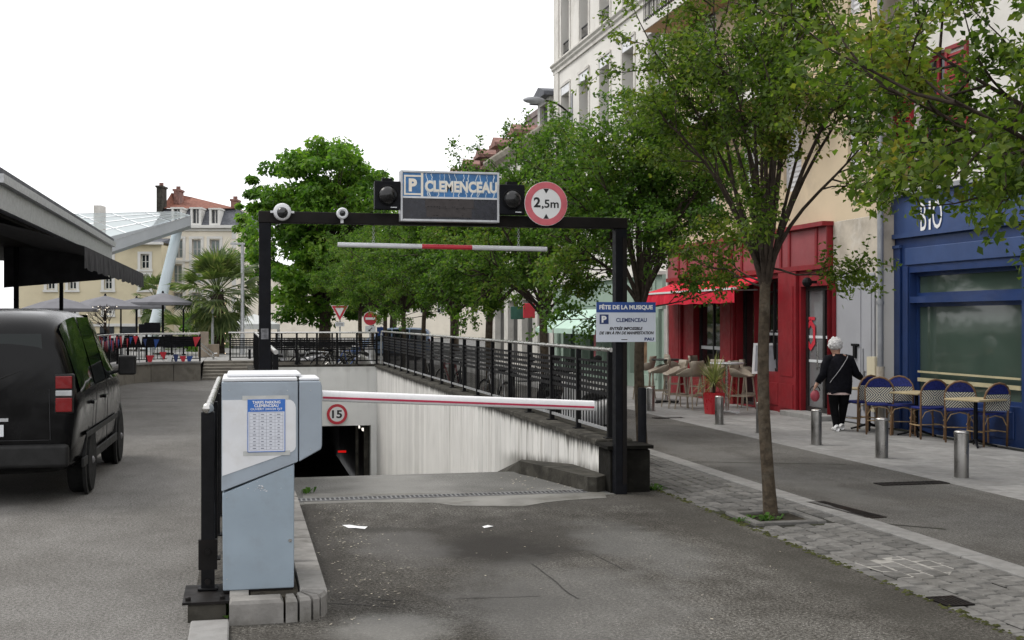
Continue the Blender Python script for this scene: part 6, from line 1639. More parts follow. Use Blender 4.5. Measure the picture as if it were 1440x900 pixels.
m = M(); m.box(pb_.x-.3,pb_.x+.35,pb_.y,pb_.y+.5,TZ,TZ+.42); mk(m, 'box', pm('weathered_wood',(0.27,0.22,0.17),.15,4,.8), t); m = M(); m.box(pb_.x-.34,pb_.x-.0,pb_.y-.05,pb_.y+.4,TZ,TZ+.85); mk(m, 'back_box', pm('weathered_wood2',(0.30,0.25,0.2),.15,4,.8), t)
# low wall and railing right of the steps
lw = T('low_wall', 'low grey wall with a railing right of the steps', 'wall', (1.8,36.3,0))
m = M(); m.box(.97,2.4,36.4,36.75,0,TZ+.02); m.add([(.97,36.2,0),(.97,36.4,0),(.97,36.4,.45),(.97,36.2,.06)],[(0,1,2,3)]); mk(m, 'facing', MT['terrace'], lw)
railing('railing', 'dark railing with steel handrail on the low wall right of the steps', 'railing', (-.4,38.3), (3.6,38.3), TZ, 1.18, 1.36, [.05+.78*i for i in range(6)], step=.09)
q = gnd(351,526); t = T('post', 'thin dark metal post right of the steps', 'post', (q.x,q.y,0)); m = M(); m.box(-.04,.04,-.04,.04,0,.78); mk(m, 'shaft', MT['black'], t, local=True); m = M(); m.box(-.055,.055,-.055,.055,.78,.8); mk(m, 'cap', MT['black'], t, local=True)
# lamp post left of the gantry
q = gpos(341,44); t = T('lamp_post', 'pale grey lamp post with a short arm left of the gantry', 'street lamp', q)
zz = H+108/F*44
m = M(); m.tube([(0,0,0),(0,0,1.2),(0,0,1.25),(0,0,zz)],[.09,.09,.07,.06],10); mk(m, 'pole', MT['galv'], t, local=True, smooth='auto'); m = M(); m.obox((-.17,0,zz-.02),(.26,0,0),(0,.06,0),(0,0,.035)); mk(m, 'lamp_head', MT['galv'], t, local=True)
q = gpos(326,47); t = T('pole', 'pale thin pole left of the lit palm trunk', 'pole', gpos(299,44)); m = M(); m.tube([(0,0,0),(0,0,2.3)],.05,8); mk(m, 'shaft', MT['galv'], t, local=True); m = M(); m.sphere((0,0,2.32),.06,8,5); mk(m, 'cap', MT['galv'], t, local=True)
for i, (px, D, w, lb) in enumerate(((340,62,1.3,'white peaked market tent left of the gantry post'),(358,60,1.2,'white peaked market tent directly beside the gantry post'))):
    q = at(px,450,D); t = T('market_tent', lb, 'tent', (q.x,q.y,0), 0, None)
    m = M(); z0, z1 = 1.55, 2.05; m.add([(-w,-w,z0),(w,-w,z0),(w,w,z0),(-w,w,z0),(0,0,z1)],[(0,1,4),(1,2,4),(2,3,4),(3,0,4)]); m.add([(-w,-w,z0),(w,-w,z0),(w,-w,z0-.25),(-w,-w,z0-.25)],[(0,1,2,3)]); mk(m, 'canopy', MT['white_clean'], t, local=True)
    for x in (-w,w):
        for y in (-w,w): m = M(); m.tube([(x*.97,y*.97,0),(x*.97,y*.97,z0)],.03,6); mk(m, 'leg', MT['galv'], t, local=True)
# ================================================================== VEHICLES
MT['car_black'] = pm('black_car_paint',(0.003,0.003,0.0035),.2,2,.2,spec=.22)
MT['lamp_red'] = pm('dark_red_lamp',(0.18,0.008,0.01),.1,8,.15)
MT['tyre'] = pm('tyre_rubber',(0.012,0.012,0.012),.3,9,.85)
MT['carglass'] = glassmat('car_glass',(0.006,0.010,0.010),.05); MT['carglass'].node_tree.nodes['Principled BSDF'].inputs['Specular IOR Level'].default_value = .3
MT['trim'] = pm('black_plastic',(0.018,0.018,0.018),.2,9,.6)
MT['rim'] = pm('alloy_rim',(0.25,0.25,0.26),.15,8,.4,metal=.7)
def wheel(t, x, y, r, w, side, name='wheel'):
    m = M(); prof = [(r*.62,-w/2),(r*.93,-w/2),(r,-w*.36),(r,w*.36),(r*.93,w/2),(r*.62,w/2)]
    m.lathe(prof,(x,y,r),28,'x'); wh = mk(m, name, MT['tyre'], t, local=True, smooth='auto')
    m = M(); xo = x+side*w*.40
    m.lathe([(.0001,side*.0),(r*.62,side*.0)] if side > 0 else [(.0001,0),(r*.62,0)], (xo-side*.02,y,r), 24, 'x')
    for k in range(7):
        a = 2*PI*k/7; m.bar((xo,y+r*.1*math.cos(a),r+r*.1*math.sin(a)),(xo,y+r*.6*math.cos(a),r+r*.6*math.sin(a)),.05,.03,(1,0,0))
    m.torus((xo,y,r),r*.61,.018,'x',28,6); m.sphere((xo,y,r),r*.14,10,6)
    mk(m, 'rim', MT['rim'], wh, local=True)
def van():
    t = T('black_van', 'black people carrier driving away on the road at the left', 'car', (-2.42,13.0,0), -.012)
    # stations along y: (y, z_sill, z_belt, z_roof, half width sill, belt, roof)
    st = [(-.92,.42,.95,1.30,.80,.86,.70),(-.86,.30,1.02,1.66,.86,.90,.70),(-.6,.26,1.04,1.82,.89,.915,.71),(0,.24,1.05,1.86,.90,.92,.72),(1.2,.24,1.05,1.86,.90,.92,.72),(1.75,.24,1.06,1.80,.90,.92,.70),(2.25,.24,1.07,1.50,.90,.92,.70),(2.62,.25,1.08,1.16,.90,.91,.74),(3.05,.27,1.00,1.04,.885,.88,.70),(3.38,.30,.86,.90,.83,.80,.62),(3.5,.36,.70,.72,.74,.70,.55)]
    loops = []
    for y,zs,zb,zr,ws,wb_,wr_ in st:
        half = [(0,zs),(ws*.9,zs),(ws,zs+.12),(ws+.02,(zs+zb)/2),(wb_+.012,zb-.13),(wb_,zb),(wb_*.35+wr_*.65+.02,zb+(zr-zb)*.62),(wr_,zr-.07*min(1,(zr-zb)/.3)),(wr_*.86,zr-.01),(wr_*.45,zr+.012),(0,zr+.016)]
        loop = [(x,y,z) for x,z in half]+[(-x,y,z) for x,z in half[-2:0:-1]]
        loops.append(loop)
    n = len(loops[0]); m = M(); m.v = [p for l in loops for p in l]; m.f = [(i*n+k,i*n+(k+1)%n,(i+1)*n+(k+1)%n,(i+1)*n+k) for i in range(len(loops)-1) for k in range(n)]+[tuple(range(n))[::-1],tuple(range((len(loops)-1)*n,len(loops)*n))]; m.mi = [0]*len(m.f)
    b = mk(m, 'body', MT['car_black'], t, local=True, smooth=True); s_ = b.modifiers.new('sub','SUBSURF'); s_.levels = s_.render_levels = 2
    for sd in (1,-1):
        def wpt(y, v):          # point on the window plane of the side
            for a_, b_ in zip(st, st[1:]):
                if a_[0] <= y <= b_[0]: u = (y-a_[0])/(b_[0]-a_[0]); break
            g = [a_[i]+(b_[i]-a_[i])*u for i in range(7)]
            z = g[2]+.02+(g[3]-g[2]-.10)*v; x = g[5]+(g[6]-g[5])*min(1,v*1.02)+.012+.010*math.sin(PI*v)
            return (sd*x, y, z)
        for y0, y1, y2 in ((-.72,.18,.22),(.26,1.16,1.2),(1.24,2.0,2.3)):
            m = M(); k = 5; vs = []
            for i in range(k+1):
                for j in range(5):
                    v = j/4; yy = y0+((y1 if y2 != 2.3 else 2.32-.62*v)-y0)*i/k; vs.append(wpt(min(yy,2.3), v))
            m.add(vs, [(i*5+j,i*5+j+1,i*5+6+j,i*5+5+j) for i in range(k) for j in range(4)]); mk(m, 'side_window', MT['carglass'], t, local=True, smooth=True)
        for y in (.22,1.2): m = M(); m.bar((sd*.925,y,.30),(sd*.945,y,1.0),.008,.006); mk(m, 'door_gap', MT['black_print'], t, local=True)
        for y in (.10,1.08): m = M(); m.box(min(sd*.93,sd*.965),max(sd*.93,sd*.965),y-.2,y,.90,.935); mk(m, 'door_handle', MT['car_black'], t, local=True, bevel=.008)
        m = M(); m.bar((sd*.915,-.6,.36),(sd*.925,2.2,.36),.025,.09); mk(m, 'side_trim', MT['trim'], t, local=True, bevel=.008)
        m = M(); m.bar((sd*.94,-.5,.62),(sd*.94,2.2,.62),.012,.05); mk(m, 'rub_strip', MT['trim'], t, local=True)
        # mirror
        m = M(); m.box(min(sd*.97,sd*1.17),max(sd*.97,sd*1.17),1.96,2.08,1.10,1.33); m.bar((sd*.9,2.05,1.13),(sd*.98,2.03,1.16),.06,.05); mk(m, 'mirror', MT['trim'], t, local=True, bevel=.035)
        for y in (0,2.62):
            m = M(); m.lathe([(.40,-.02),(.40,.012),(.34,.012),(.34,-.02)],(sd*.905,y,.33),28,'x',cap=False); m.lathe([(.0001,0),(.40,0)],(sd*.893+sd*.008,y,.33),28,'x'); mk(m, 'wheel_arch', MT['trim'], t, local=True)
            wheel(t, sd*.83, y, .325, .21, sd)
        m = M(); m.box(min(sd*.70,sd*.875),max(sd*.70,sd*.875),-.915,-.78,.86,1.24); tl_ = mk(m, 'tail_lamp', MT['trim'], t, local=True, bevel=.02)
        for z0,z1,mt in ((1.10,1.22,MT['lamp_red']),(1.03,1.085,MT['galv']),(.88,1.015,MT['lamp_red'])): m = M(); m.box(min(sd*.715,sd*.865),max(sd*.715,sd*.865),-.928,-.90,z0,z1); mk(m, 'lens', mt, tl_, local=True, bevel=.008)
        m = M(); m.sphere((sd*.62,3.36,.80),.14,12,8,(1.2,.7,.8)); mk(m, 'headlight', MT['carglass'], t, local=True, smooth=True)
    m = M(); m.quad((-.62,-.905,1.12),(.62,-.905,1.12),(.58,-.865,1.62),(-.58,-.865,1.62)); mk(m, 'rear_window', MT['carglass'], t, local=True)
    m = M(); k = 4; vs = []
    for i in range(k+1):
        u = i/k; y = 1.84+.70*u; z = 1.79-.62*u+.02; vs += [(-.64-.06*u,y,z),(0,y+.05,z+.03),(.64+.06*u,y,z)]
    m.add(vs, [(3*i+j,3*i+j+1,3*i+4+j,3*i+3+j) for i in range(k) for j in (0,1)]); mk(m, 'windscreen', MT['carglass'], t, local=True, smooth=True)
    m = M(); m.box(-.26,.26,-.945,-.932,.66,.77); mk(m, 'number_plate', MT['signwhite'], t, local=True)
    m = M(); m.box(-.84,.84,-.985,-.88,.36,.58); mk(m, 'rear_bumper', MT['trim'], t, local=True, bevel=.04)
    m = M(); m.tube([(0,-.925,1.10),(.05,-.92,1.13),(.42,-.90,1.28)],.008,6); m.sphere((0,-.925,1.10),.025,8,5); mk(m, 'wiper', MT['trim'], t, local=True)
    m = M(); m.box(-.30,.30,-.945,-.92,.80,.83); mk(m, 'hatch_handle', MT['galv'], t, local=True)
    m = M(); m.bar((-.66,-.926,.62),(.66,-.926,.62),.006,.006); m.bar((.67,-.922,.62),(.66,-.918,1.1),.006,.006); m.bar((-.67,-.922,.62),(-.66,-.918,1.1),.006,.006); mk(m, 'hatch_gap', MT['black_print'], t, local=True, kind='stuff')
    return t
vn = van()
bc = copy_tree(vn, None, 'blue parked car far behind the railing below the street trees'); q = at(583,450,53); bc.name = 'blue_car'
bc.location = (q.x,q.y,0); bc.rotation_euler = (0,0,1.35); bc.scale = (.78,.78,.76)
for ch in bc.children:
    if ch.name.startswith('body'): ch.data = ch.data.copy(); ch.data.materials[0] = pm('dusty_blue_car_paint',(0.09,0.13,0.2),.05,3,.3)
def bicycle(loc, rz, frame, label, lean=.06):
    t = T('bicycle', label, 'bicycle', loc, rz, 'bicycles parked by the railings'); t.rotation_euler = (lean,0,rz)
    for x in (-.52,.52):
        m = M(); m.torus((x,0,.34),.32,.018,'y',24,6); wh = mk(m, 'wheel', MT['tyre'], t, local=True, smooth=True)
        m = M()
        for k in range(10): a = PI*k/5; m.tube([(x,0,.34),(x+.31*math.cos(a),0,.34+.31*math.sin(a))],.003,3)
        m.torus((x,0,.34),.30,.008,'y',24,4); mk(m, 'rim', MT['steel'], wh, local=True)
    m = M(); P = dict(bb=(-.08,0,.30),seat=(-.25,0,.82),head=(.36,0,.78),rear=(-.52,0,.34),front=(.52,0,.34),hb=(.33,0,.90))
    for a, b in (('bb','seat'),('bb','head'),('seat','head'),('rear','bb'),('rear','seat'),('head','front'),('head','hb')): m.tube([P[a],P[b]],.015,6)
    mk(m, 'frame', frame, t, local=True)
    m = M(); m.sphere((-.27,0,.86),.11,10,6,(1.2,.6,.35)); mk(m, 'saddle', MT['black'], t, local=True, smooth=True)
    m = M(); m.tube([(.24,-.28,.92),(.33,-.1,.93),(.33,.1,.93),(.24,.28,.92)],.013,6); mk(m, 'handlebar', MT['steel'], t, local=True)
    m = M(); m.torus((-.08,0,.30),.09,.006,'y',16,4); m.bar((-.08,-.06,.30),(-.02,-.06,.14),.02,.01); m.box(-.06,.02,-.14,-.06,.13,.15); mk(m, 'crank', MT['galv'], t, local=True)
    return t
def scooter(loc, rz, paint, label, sc=1.0):
    t = T('scooter', label, 'scooter', loc, rz); t.scale = (sc,sc,sc)
    for x in (-.62,.62):
        m = M(); m.torus((x,0,.22),.165,.06,'y',22,8); wh = mk(m, 'wheel', MT['tyre'], t, local=True, smooth=True)
        m = M(); m.lathe([(.0001,-.03),(.12,-.03),(.12,.03),(.0001,.03)],(x,0,.22),16,'y'); mk(m, 'rim', MT['rim'], wh, local=True)
    def loft(secs):
        m = M(); n = 10; vs = []
        for x,z,w,h in secs: vs += [(x,w*math.cos(2*PI*k/n),z+h*math.sin(2*PI*k/n)) for k in range(n)]
        m.add(vs, [(i*n+k,i*n+(k+1)%n,(i+1)*n+(k+1)%n,(i+1)*n+k) for i in range(len(secs)-1) for k in range(n)]+[tuple(range(n)),tuple(range((len(secs)-1)*n,len(secs)*n))]); return m
    mk(loft([(-.92,.72,.05,.05),(-.75,.62,.16,.14),(-.45,.52,.20,.2),(-.15,.44,.19,.2),(-.05,.32,.16,.1),(.2,.27,.17,.05),(.42,.29,.16,.07)]), 'rear_body', paint, t, local=True, smooth=True)
    m = M(); m.add([(.40,-.2,.28),(.40,.2,.28),(.50,.21,.62),(.50,-.21,.62),(.42,.13,.95),(.42,-.13,.95),(.55,-.0,.45),(.52,0,.9)],[(0,1,2,3),(3,2,4,5),(0,3,6),(1,6,2),(3,5,7,6),(2,6,7,4)]); mk(m, 'front_shield', paint, t, local=True, smooth=True)
    mk(loft([(-.85,.79,.08,.03),(-.6,.80,.14,.05),(-.3,.75,.15,.06),(-.02,.70,.10,.04)]), 'seat', MT['trim'], t, local=True, smooth=True)
    mk(loft([(.42,.34,.05,.05),(.6,.44,.09,.05),(.8,.36,.06,.03)]), 'front_mudguard', paint, t, local=True, smooth=True)
    m = M(); m.tube([(.62,0,.22),(.44,0,.98)],.025,8); m.tube([(.38,-.32,1.0),(.42,-.1,1.02),(.42,.1,1.02),(.38,.32,1.0)],.016,8); mk(m, 'handlebar', MT['trim'], t, local=True)
    for s_ in (-1,1): m = M(); m.tube([(.42,s_*.2,1.02),(.44,s_*.27,1.16)],.007,5); m.sphere((.44,s_*.28,1.18),.05,8,6,(.35,1.2,.8)); mk(m, 'mirror', MT['trim'], t, local=True)
    m = M(); m.sphere((.47,0,.97),.085,12,8,(.7,1.1,.8)); mk(m, 'headlight', MT['steel'], t, local=True, smooth=True)
    m = M(); m.tube([(-.1,.1,.2),(-.2,.2,.0)],.012,5); mk(m, 'kickstand', MT['galv'], t, local=True)
    return t
wp = pm('white_scooter_paint',(0.7,0.7,0.7),.03,4,.3); bp_ = pm('black_scooter_paint',(0.012,0.012,0.014),.2,4,.25); sp_ = pm('silver_scooter_paint',(0.35,0.35,0.36),.1,4,.35,metal=.4)
scooter((4.36,15.0,0), PI/2+.05, wp, 'white scooter with a black seat behind the near end of the railing', 1.05)
scooter((4.3,16.6,0), PI/2-.2, bp_, 'black scooter behind the second stretch of the railing')
bk = [((4.35,19.6,0),1.4,MT['trim'],'dark bicycle leaning behind the railing by the third street tree'),((4.4,21.2,0),1.75,MT['galv'],'grey bicycle behind the railing beyond the third street tree'),((4.4,24.6,0),1.5,MT['black'],'black bicycle behind the far half of the railing'),((4.4,26.0,0),1.8,MT['lamp_red'],'dark red bicycle behind the far half of the railing'),((4.5,29.4,0),1.5,MT['trim'],'dark bicycle behind the far end of the railing')]
for a in bk: bicycle(*a)
def backpos(px, D=36.2): q = at(px,450,D); return (q.x,q.y,0)
scooter(backpos(398,36.0), -.4, bp_, 'black scooter behind the portal railing beside the gantry post', .95)
scooter(backpos(418,37.0), 2.6, sp_, 'silver scooter behind the portal railing', .95)
scooter(backpos(515,36.0), 1.25, wp, 'white scooter at the right end of the portal railing', 1.0)
bicycle(backpos(475,35.9), .15, MT['trim'], 'dark bicycle parked behind the middle of the portal railing')
bicycle(backpos(445,36.6), -.2, MT['galv'], 'grey bicycle parked behind the portal railing left of the dark one')
bicycle(backpos(492,37.2), .5, MT['blue_print'], 'blue bicycle parked behind the portal railing below the no entry sign')
# ================================================================== ROAD SIGNS BEHIND THE RAMP
def sign_pole(name, label, px, D, zt_, cat='road sign'):
    q = at(px,450,D); t = T(name, label, cat, (q.x,q.y,0), -PHI); m = M(); m.tube([(0,0,0),(0,0,zt_)],.03,8); mk(m, 'pole', MT['galv'], t, local=True, smooth='auto'); return t
def zz_(py, D): return H-(py-450)*D/F
D = 44
t = sign_pole('yield_sign', 'white triangle give way sign with a red border and small plate', 478, D, zz_(429,D))
k = D/F; w, zt_, zb_ = 12.2*k, zz_(429.5,D), zz_(452,D); zc_ = zt_-(zt_-zb_)/3
def tri(s, y): return [(-w*s,y,zc_+(zt_-zc_)*s),(w*s,y,zc_+(zt_-zc_)*s),(0,y,zc_+(zb_-zc_)*s)]
m = M(); m.ext(tri(1.0,-.045),(0,.012,0)); mk(m, 'border', MT['white_clean'], t, local=True)
m = M(); m.ext(tri(.92,-.049),(0,.003,0)); mk(m, 'red_triangle', MT['red_sign'], t, local=True)
m = M(); m.ext(tri(.52,-.053),(0,.003,0)); mk(m, 'white_triangle', MT['white_clean'], t, local=True)
m = M(); m.box(-6.5*k,6.5*k,-.045,-.035,zz_(459,D),zz_(453,D)); pl_ = mk(m, 'plate', MT['signwhite'], t, local=True)
m = M()
for z in (.35,.65): m.box(-5*k,5*k,-.047,-.0455,zz_(459,D)+(6*k)*z-.012,zz_(459,D)+(6*k)*z+.012)
mk(m, 'print', flat('grey_print',(.25,.25,.25)), pl_, local=True, kind='stuff')
t = sign_pole('no_entry_sign', 'round red no entry sign with an arrow plate below', 521, D, zz_(438,D))
r_ = 10*k; zc_ = zz_(448,D)
m = M(); m.lathe([(.0001,-.0),(r_,-.0),(r_,.012),(.0001,.012)],(0,-.047,zc_),32,'y'); mk(m, 'rim', MT['white_clean'], t, local=True)
m = M(); m.lathe([(.0001,-.0),(r_*.93,-.0),(r_*.93,.004),(.0001,.004)],(0,-.051,zc_),32,'y'); mk(m, 'red_disc', MT['red_sign'], t, local=True)
m = M(); m.box(-r_*.68,r_*.68,-.055,-.052,zc_-r_*.17,zc_+r_*.17); mk(m, 'white_bar', MT['white_clean'], t, local=True)
m = M(); m.box(-7.3*k,7.3*k,-.045,-.035,zz_(467,D),zz_(458.5,D)); pl_ = mk(m, 'plate', MT['signwhite'], t, local=True)
za = zz_(463,D); m = M(); m.bar((2.6*k,-.048,za+2.3*k),(-1.6*k,-.048,za-1.6*k),.03,.002,(0,1,0)); m.add([(-3*k,-.0475,za-3*k),(.6*k,-.0475,za-2.4*k),(-2.4*k,-.0475,za+.6*k)],[(0,1,2)]); mk(m, 'arrow', MT['black_print'], pl_, local=True)
t = sign_pole('blue_sign', 'small square blue road sign right of the no entry sign', 536, 45, zz_(459,45))
m = M(); m.box(-6*k,6*k,-.045,-.035,zz_(472,45),zz_(460,45)); mk(m, 'plate', MT['blue_print'], t, local=True, bevel=.01)
m = M(); m.add([(-.03,-.047,zz_(471.5,45)),(.06,-.047,zz_(471.5,45)),(.03,-.047,zz_(466,45)),(-.01,-.047,zz_(468,45))],[(0,1,2,3)]); mk(m, 'symbol', MT['white_print'], t, local=True)
t = T('leaning_lamp', 'street lamp with a white head leaning out of the tree by the no entry sign', 'street lamp', gpos(521,46), -PHI)
k = 46/F; m = M(); m.tube([(0,0,0),(0,0,zz_(425,46)),(-3*k,0,zz_(415,46)),(-13*k,0,zz_(403,46))],[.05,.045,.03,.025],8); mk(m, 'pole', MT['galv'], t, local=True, smooth='auto')
m = M(); m.sphere((-15*k,0,zz_(402,46)),.2,12,6,(1,.6,.28)); mk(m, 'lamp_head', MT['white_clean'], t, local=True, smooth=True)

# ================================================================== PAVEMENT FURNITURE
def bollard(px, py, ptop, w, label, notch=False):
    c = gnd(px,py,.004); D = c.x*SP+c.y*CP; h = at(px,ptop,D).z; r = w/2*D/F
    t = T('bollard', label, 'bollard', (c.x,c.y,.004), 0, 'steel bollards along the pavement')
    m = M(); m.lathe([(r,0),(r,h-.035),(r*.98,h-.03)],(0,0,0),24); mk(m, 'shaft', MT['bollard'], t, local=True, smooth='auto')
    m = M(); m.lathe([(r*1.0,h-.029),(r*.97,h-.012),(r*.8,h-.001),(.0001,h+.008)],(0,0,0),24); mk(m, 'domed_cap', MT['steel'], t, local=True, smooth=True)
    m = M(); m.lathe([(r*1.25,0),(r*1.25,.006),(r,.006)],(0,0,0),20,cap=False); mk(m, 'base_ring', MT['slab'], t, local=True)
MT['bollard'] = pm('worn_steel',(0.27,0.262,0.25),.15,3,.34,metal=.9,dirt=((0.10,0.095,0.085),.6,5))
bollard(1240,644,588,17.5, 'steel bollard in front of the woven chairs, nearest of its row')
bollard(1148,625.5,576,14.8, 'steel bollard just left of the walking person, second of its row')
bollard(1069,609,566,11.5, 'steel bollard half hidden behind the nearest tree trunk')
bollard(1011.5,597,557,12.2, 'steel bollard in front of the red plant pot')
bollard(915,578,545,11, 'steel bollard beside the short black post, farthest of its row')
bollard(1352,672,606,20, 'steel bollard right of all others at the edge of the view')
# bar stools
MT['stool'] = pm('taupe_stool_plastic',(0.29,0.245,0.19),.07,4,.55)
def stool_proto():
    t = T('bar_stool', '-', 'bar stool', (0,0,0), 0, 'taupe bar stools of the red bar')
    m = M(); nu, nv = 9, 9; vs = []
    for j in range(nv):
        v = j/(nv-1)
        if v < .5: y, z = -.19+.36*v*2, .66-.012*math.sin(PI*v*2)
        else: u = (v-.5)*2; y, z = .17+.07*math.sin(u*1.4), .66+.29*u
        w = .19+.025*math.sin(PI*min(1,v*1.3)); 
        for i in range(nu):
            s_ = -1+2*i/(nu-1); e = max(0,abs(s_)-.55)/.45
            lift = e**2*(.03+.17*max(0,math.sin(PI*min(1,v*1.15)))**1.5) if v < .8 else 0; pull = e**2*.08*(v > .5)*min(1,(v-.5)*4)
            vs.append((s_*w, y-pull, z+lift*.8))
    m.add(vs, [(j*nu+i,j*nu+i+1,(j+1)*nu+i+1,(j+1)*nu+i) for j in range(nv-1) for i in range(nu-1)])
    o = mk(m, 'seat_shell', MT['stool'], t, local=True, smooth=True); s_ = o.modifiers.new('thick','SOLIDIFY'); s_.thickness = .018
    L = [(-1,-1),(1,-1),(1,1),(-1,1)]
    for x, y in L: m = M(); m.tube([(x*.15,y*.14,.655),(x*.215,y*.205,0)],[.017,.013],8); mk(m, 'leg', MT['stool'], t, local=True, smooth='auto')
    for a, b in zip(L, L[1:]+L[:1]): m = M(); z = .27; k = .15+.065*(1-z/.655); m.bar((a[0]*k,a[1]*k,z),(b[0]*k,b[1]*k,z),.03,.022); mk(m, 'footrest', MT['stool'], t, local=True)
    return t
st = stool_proto(); first = True
for px, py, rz, lb in ((906,561,-1.9,'taupe bar stool at the far left of the red bar terrace'),(926,567,-1.5,'taupe bar stool second from the left, behind the short black post'),(949,573,-1.35,'taupe bar stool third from the left, beside the fourth'),(970,575.5,-2.3,'taupe bar stool left of the spiky plant with its back to the street'),(1000,572,-1.0,'taupe bar stool directly behind the spiky plant'),(1044,576,.95,'taupe bar stool right of the spiky plant facing it'),(1058,572,1.3,'taupe bar stool close to the white menu board'),(950,556,1.6,'taupe bar stool behind the others against the shop window'),(985,560,1.0,'taupe bar stool in the back row left of the high table')):
    q = gnd(px,py,.004); o = st if first else copy_tree(st); first = False
    o.location = (q.x,q.y,.004); o.rotation_euler = (0,0,rz-PHI+.0); o['label'] = lb
def high_table(px, py, top, label, dark=False):
    q = gnd(px,py,.004); D = q.x*SP+q.y*CP; h = at(px,top,D).z; t = T('high_table', label, 'table', (q.x,q.y,.004), .4)
    m = M(); m.lathe([(.0001,h-.03),(.32,h-.03),(.33,h-.015),(.32,h),(.0001,h)],(0,0,0),24); mk(m, 'table_top', MT['trim'] if dark else MT['galv'], t, local=True, smooth='auto')
    m = M(); m.tube([(0,0,.03),(0,0,h-.03)],.03,10); mk(m, 'column', MT['steel'], t, local=True, smooth='auto')
    for k in range(4): a = PI/2*k; m = M(); m.bar((0,0,.03),(.32*math.cos(a),.32*math.sin(a),.015),.05,.03); mk(m, 'foot', MT['signwhite'] if not dark else MT['trim'], t, local=True)
high_table(1022,580,510, 'round high table with a steel column right of the spiky plant')
high_table(938,566,505, 'dark high table among the left bar stools', True)
# red pot with spiky plant
q = gnd(1004,582,.004); D = q.x*SP+q.y*CP; k = D/F
t = T('potted_plant', 'spiky variegated plant in a square red pot in front of the bar stools', 'potted plant', (q.x,q.y,.004), .15)
m = M(); w0, w1, h = 9.5*k, 11*k, 30*k
m.add([(-w0,-w0,0),(w0,-w0,0),(w0,w0,0),(-w0,w0,0),(-w1,-w1,h),(w1,-w1,h),(w1,w1,h),(-w1,w1,h),(-w1*.9,-w1*.9,h),(w1*.9,-w1*.9,h),(w1*.9,w1*.9,h),(-w1*.9,w1*.9,h),(-w1*.88,-w1*.88,h-.04),(w1*.88,-w1*.88,h-.04),(w1*.88,w1*.88,h-.04),(-w1*.88,w1*.88,h-.04)],[(0,1,5,4),(1,2,6,5),(2,3,7,6),(3,0,4,7),(4,5,9,8),(5,6,10,9),(6,7,11,10),(7,4,8,11),(8,9,13,12),(9,10,14,13),(10,11,15,14),(11,8,12,15),(12,13,14,15)]); mk(m, 'pot', pm('red_pot_glaze',(0.48,0.02,0.03),.08,3,.3), t, local=True)
rnd = random.Random(4); m = M()
for i in range(210):
    az = rnd.uniform(0,2*PI); el = rnd.uniform(-.45,1.45); L = rnd.uniform(.36,.60); d = Vector((math.cos(az)*math.cos(el),math.sin(az)*math.cos(el),math.sin(el))); r = Vector((-math.sin(az),math.cos(az),0)); p = Vector((0,0,h+.12+.1*rnd.random())); w = rnd.uniform(.008,.014)
    p1 = p+d*L*.55; p2 = p+d*L+Vector((0,0,-.16*L*(1.3-el)))
    m.add([p-r*w*.6,p+r*w*.6,p1+r*w,p1-r*w,p2],[(0,1,2,3),(3,2,4)])
mk(m, 'leaves', MT['spiky'], t, local=True, kind='stuff'); m = M(); m.tube([(0,0,h-.04),(0,0,h+.22)],.03,8); mk(m, 'stem', MT['branch'], t, local=True)
# menu board on a stand behind the trunk
q = gnd(1079,576,.004); D = q.x*SP+q.y*CP; k = D/F
t = T('menu_board', 'white framed menu board on a stand behind the nearest tree trunk', 'menu board', (q.x,q.y,.004), -PHI-.05)
zt_, zb_ = at(1080,483,D).z, at(1080,526,D).z
m = M(); w = 19.5*k; a = -.06
fr_ = lambda x,z,y=0: (x+(z-(zt_+zb_)/2)*.09, y+(z-zb_)*.22, z)
for x0,x1,z0,z1 in ((-w,-w+.045,zb_,zt_),(w-.045,w,zb_,zt_),(-w+.045,w-.045,zb_,zb_+.045),(-w+.045,w-.045,zt_-.045,zt_)): m.add([fr_(x0,z0,-.02),fr_(x1,z0,-.02),fr_(x1,z1,-.02),fr_(x0,z1,-.02),fr_(x0,z0,.02),fr_(x1,z0,.02),fr_(x1,z1,.02),fr_(x0,z1,.02)],[(0,1,2,3),(4,7,6,5),(0,4,5,1),(1,5,6,2),(2,6,7,3),(3,7,4,0)])
mk(m, 'frame', MT['white_clean'], t, local=True); m = M(); m.quad(fr_(-w+.04,zb_+.04),fr_(w-.04,zb_+.04),fr_(w-.04,zt_-.04),fr_(-w+.04,zt_-.04)); mk(m, 'menu_sheet', pm('grey_menu',(0.36,0.37,0.40),.08,8,.4), t, local=True)
m = M(); m.tube([(0,.06,0),(0,.06,zt_-.1)],.02,8); m.box(-.2,.2,-.1,.25,0,.02); mk(m, 'stand', MT['trim'], t, local=True)
# woven bistro chairs
chev, n, b = new_mat('chevron_weave')
tc = nd(n,'ShaderNodeTexCoord').outputs['Object']; sx = nd(n,'ShaderNodeSeparateXYZ'); n.links.new(tc, sx.inputs[0])
vv = math_n(n,'SUBTRACT',math_n(n,'ABSOLUTE',sx.outputs[0]),math_n(n,'ABSOLUTE',math_n(n,'SUBTRACT',sx.outputs[2],.61)))
fr2 = math_n(n,'GREATER_THAN',math_n(n,'FRACT',math_n(n,'MULTIPLY',vv,26)),.5)
n.links.new(mixc(n,fr2,(0.02,0.025,0.06),(0.62,0.60,0.48)), b.inputs['Base Color']); b.inputs['Roughness'].default_value = .6
MT['cane'] = pm('brown_cane',(0.17,0.095,0.045),.2,12,.5); MT['navyweave'] = pm('navy_weave',(0.02,0.028,0.15),.3,40,.6); MT['palecane'] = pm('pale_cane',(0.33,0.23,0.12),.2,12,.5)
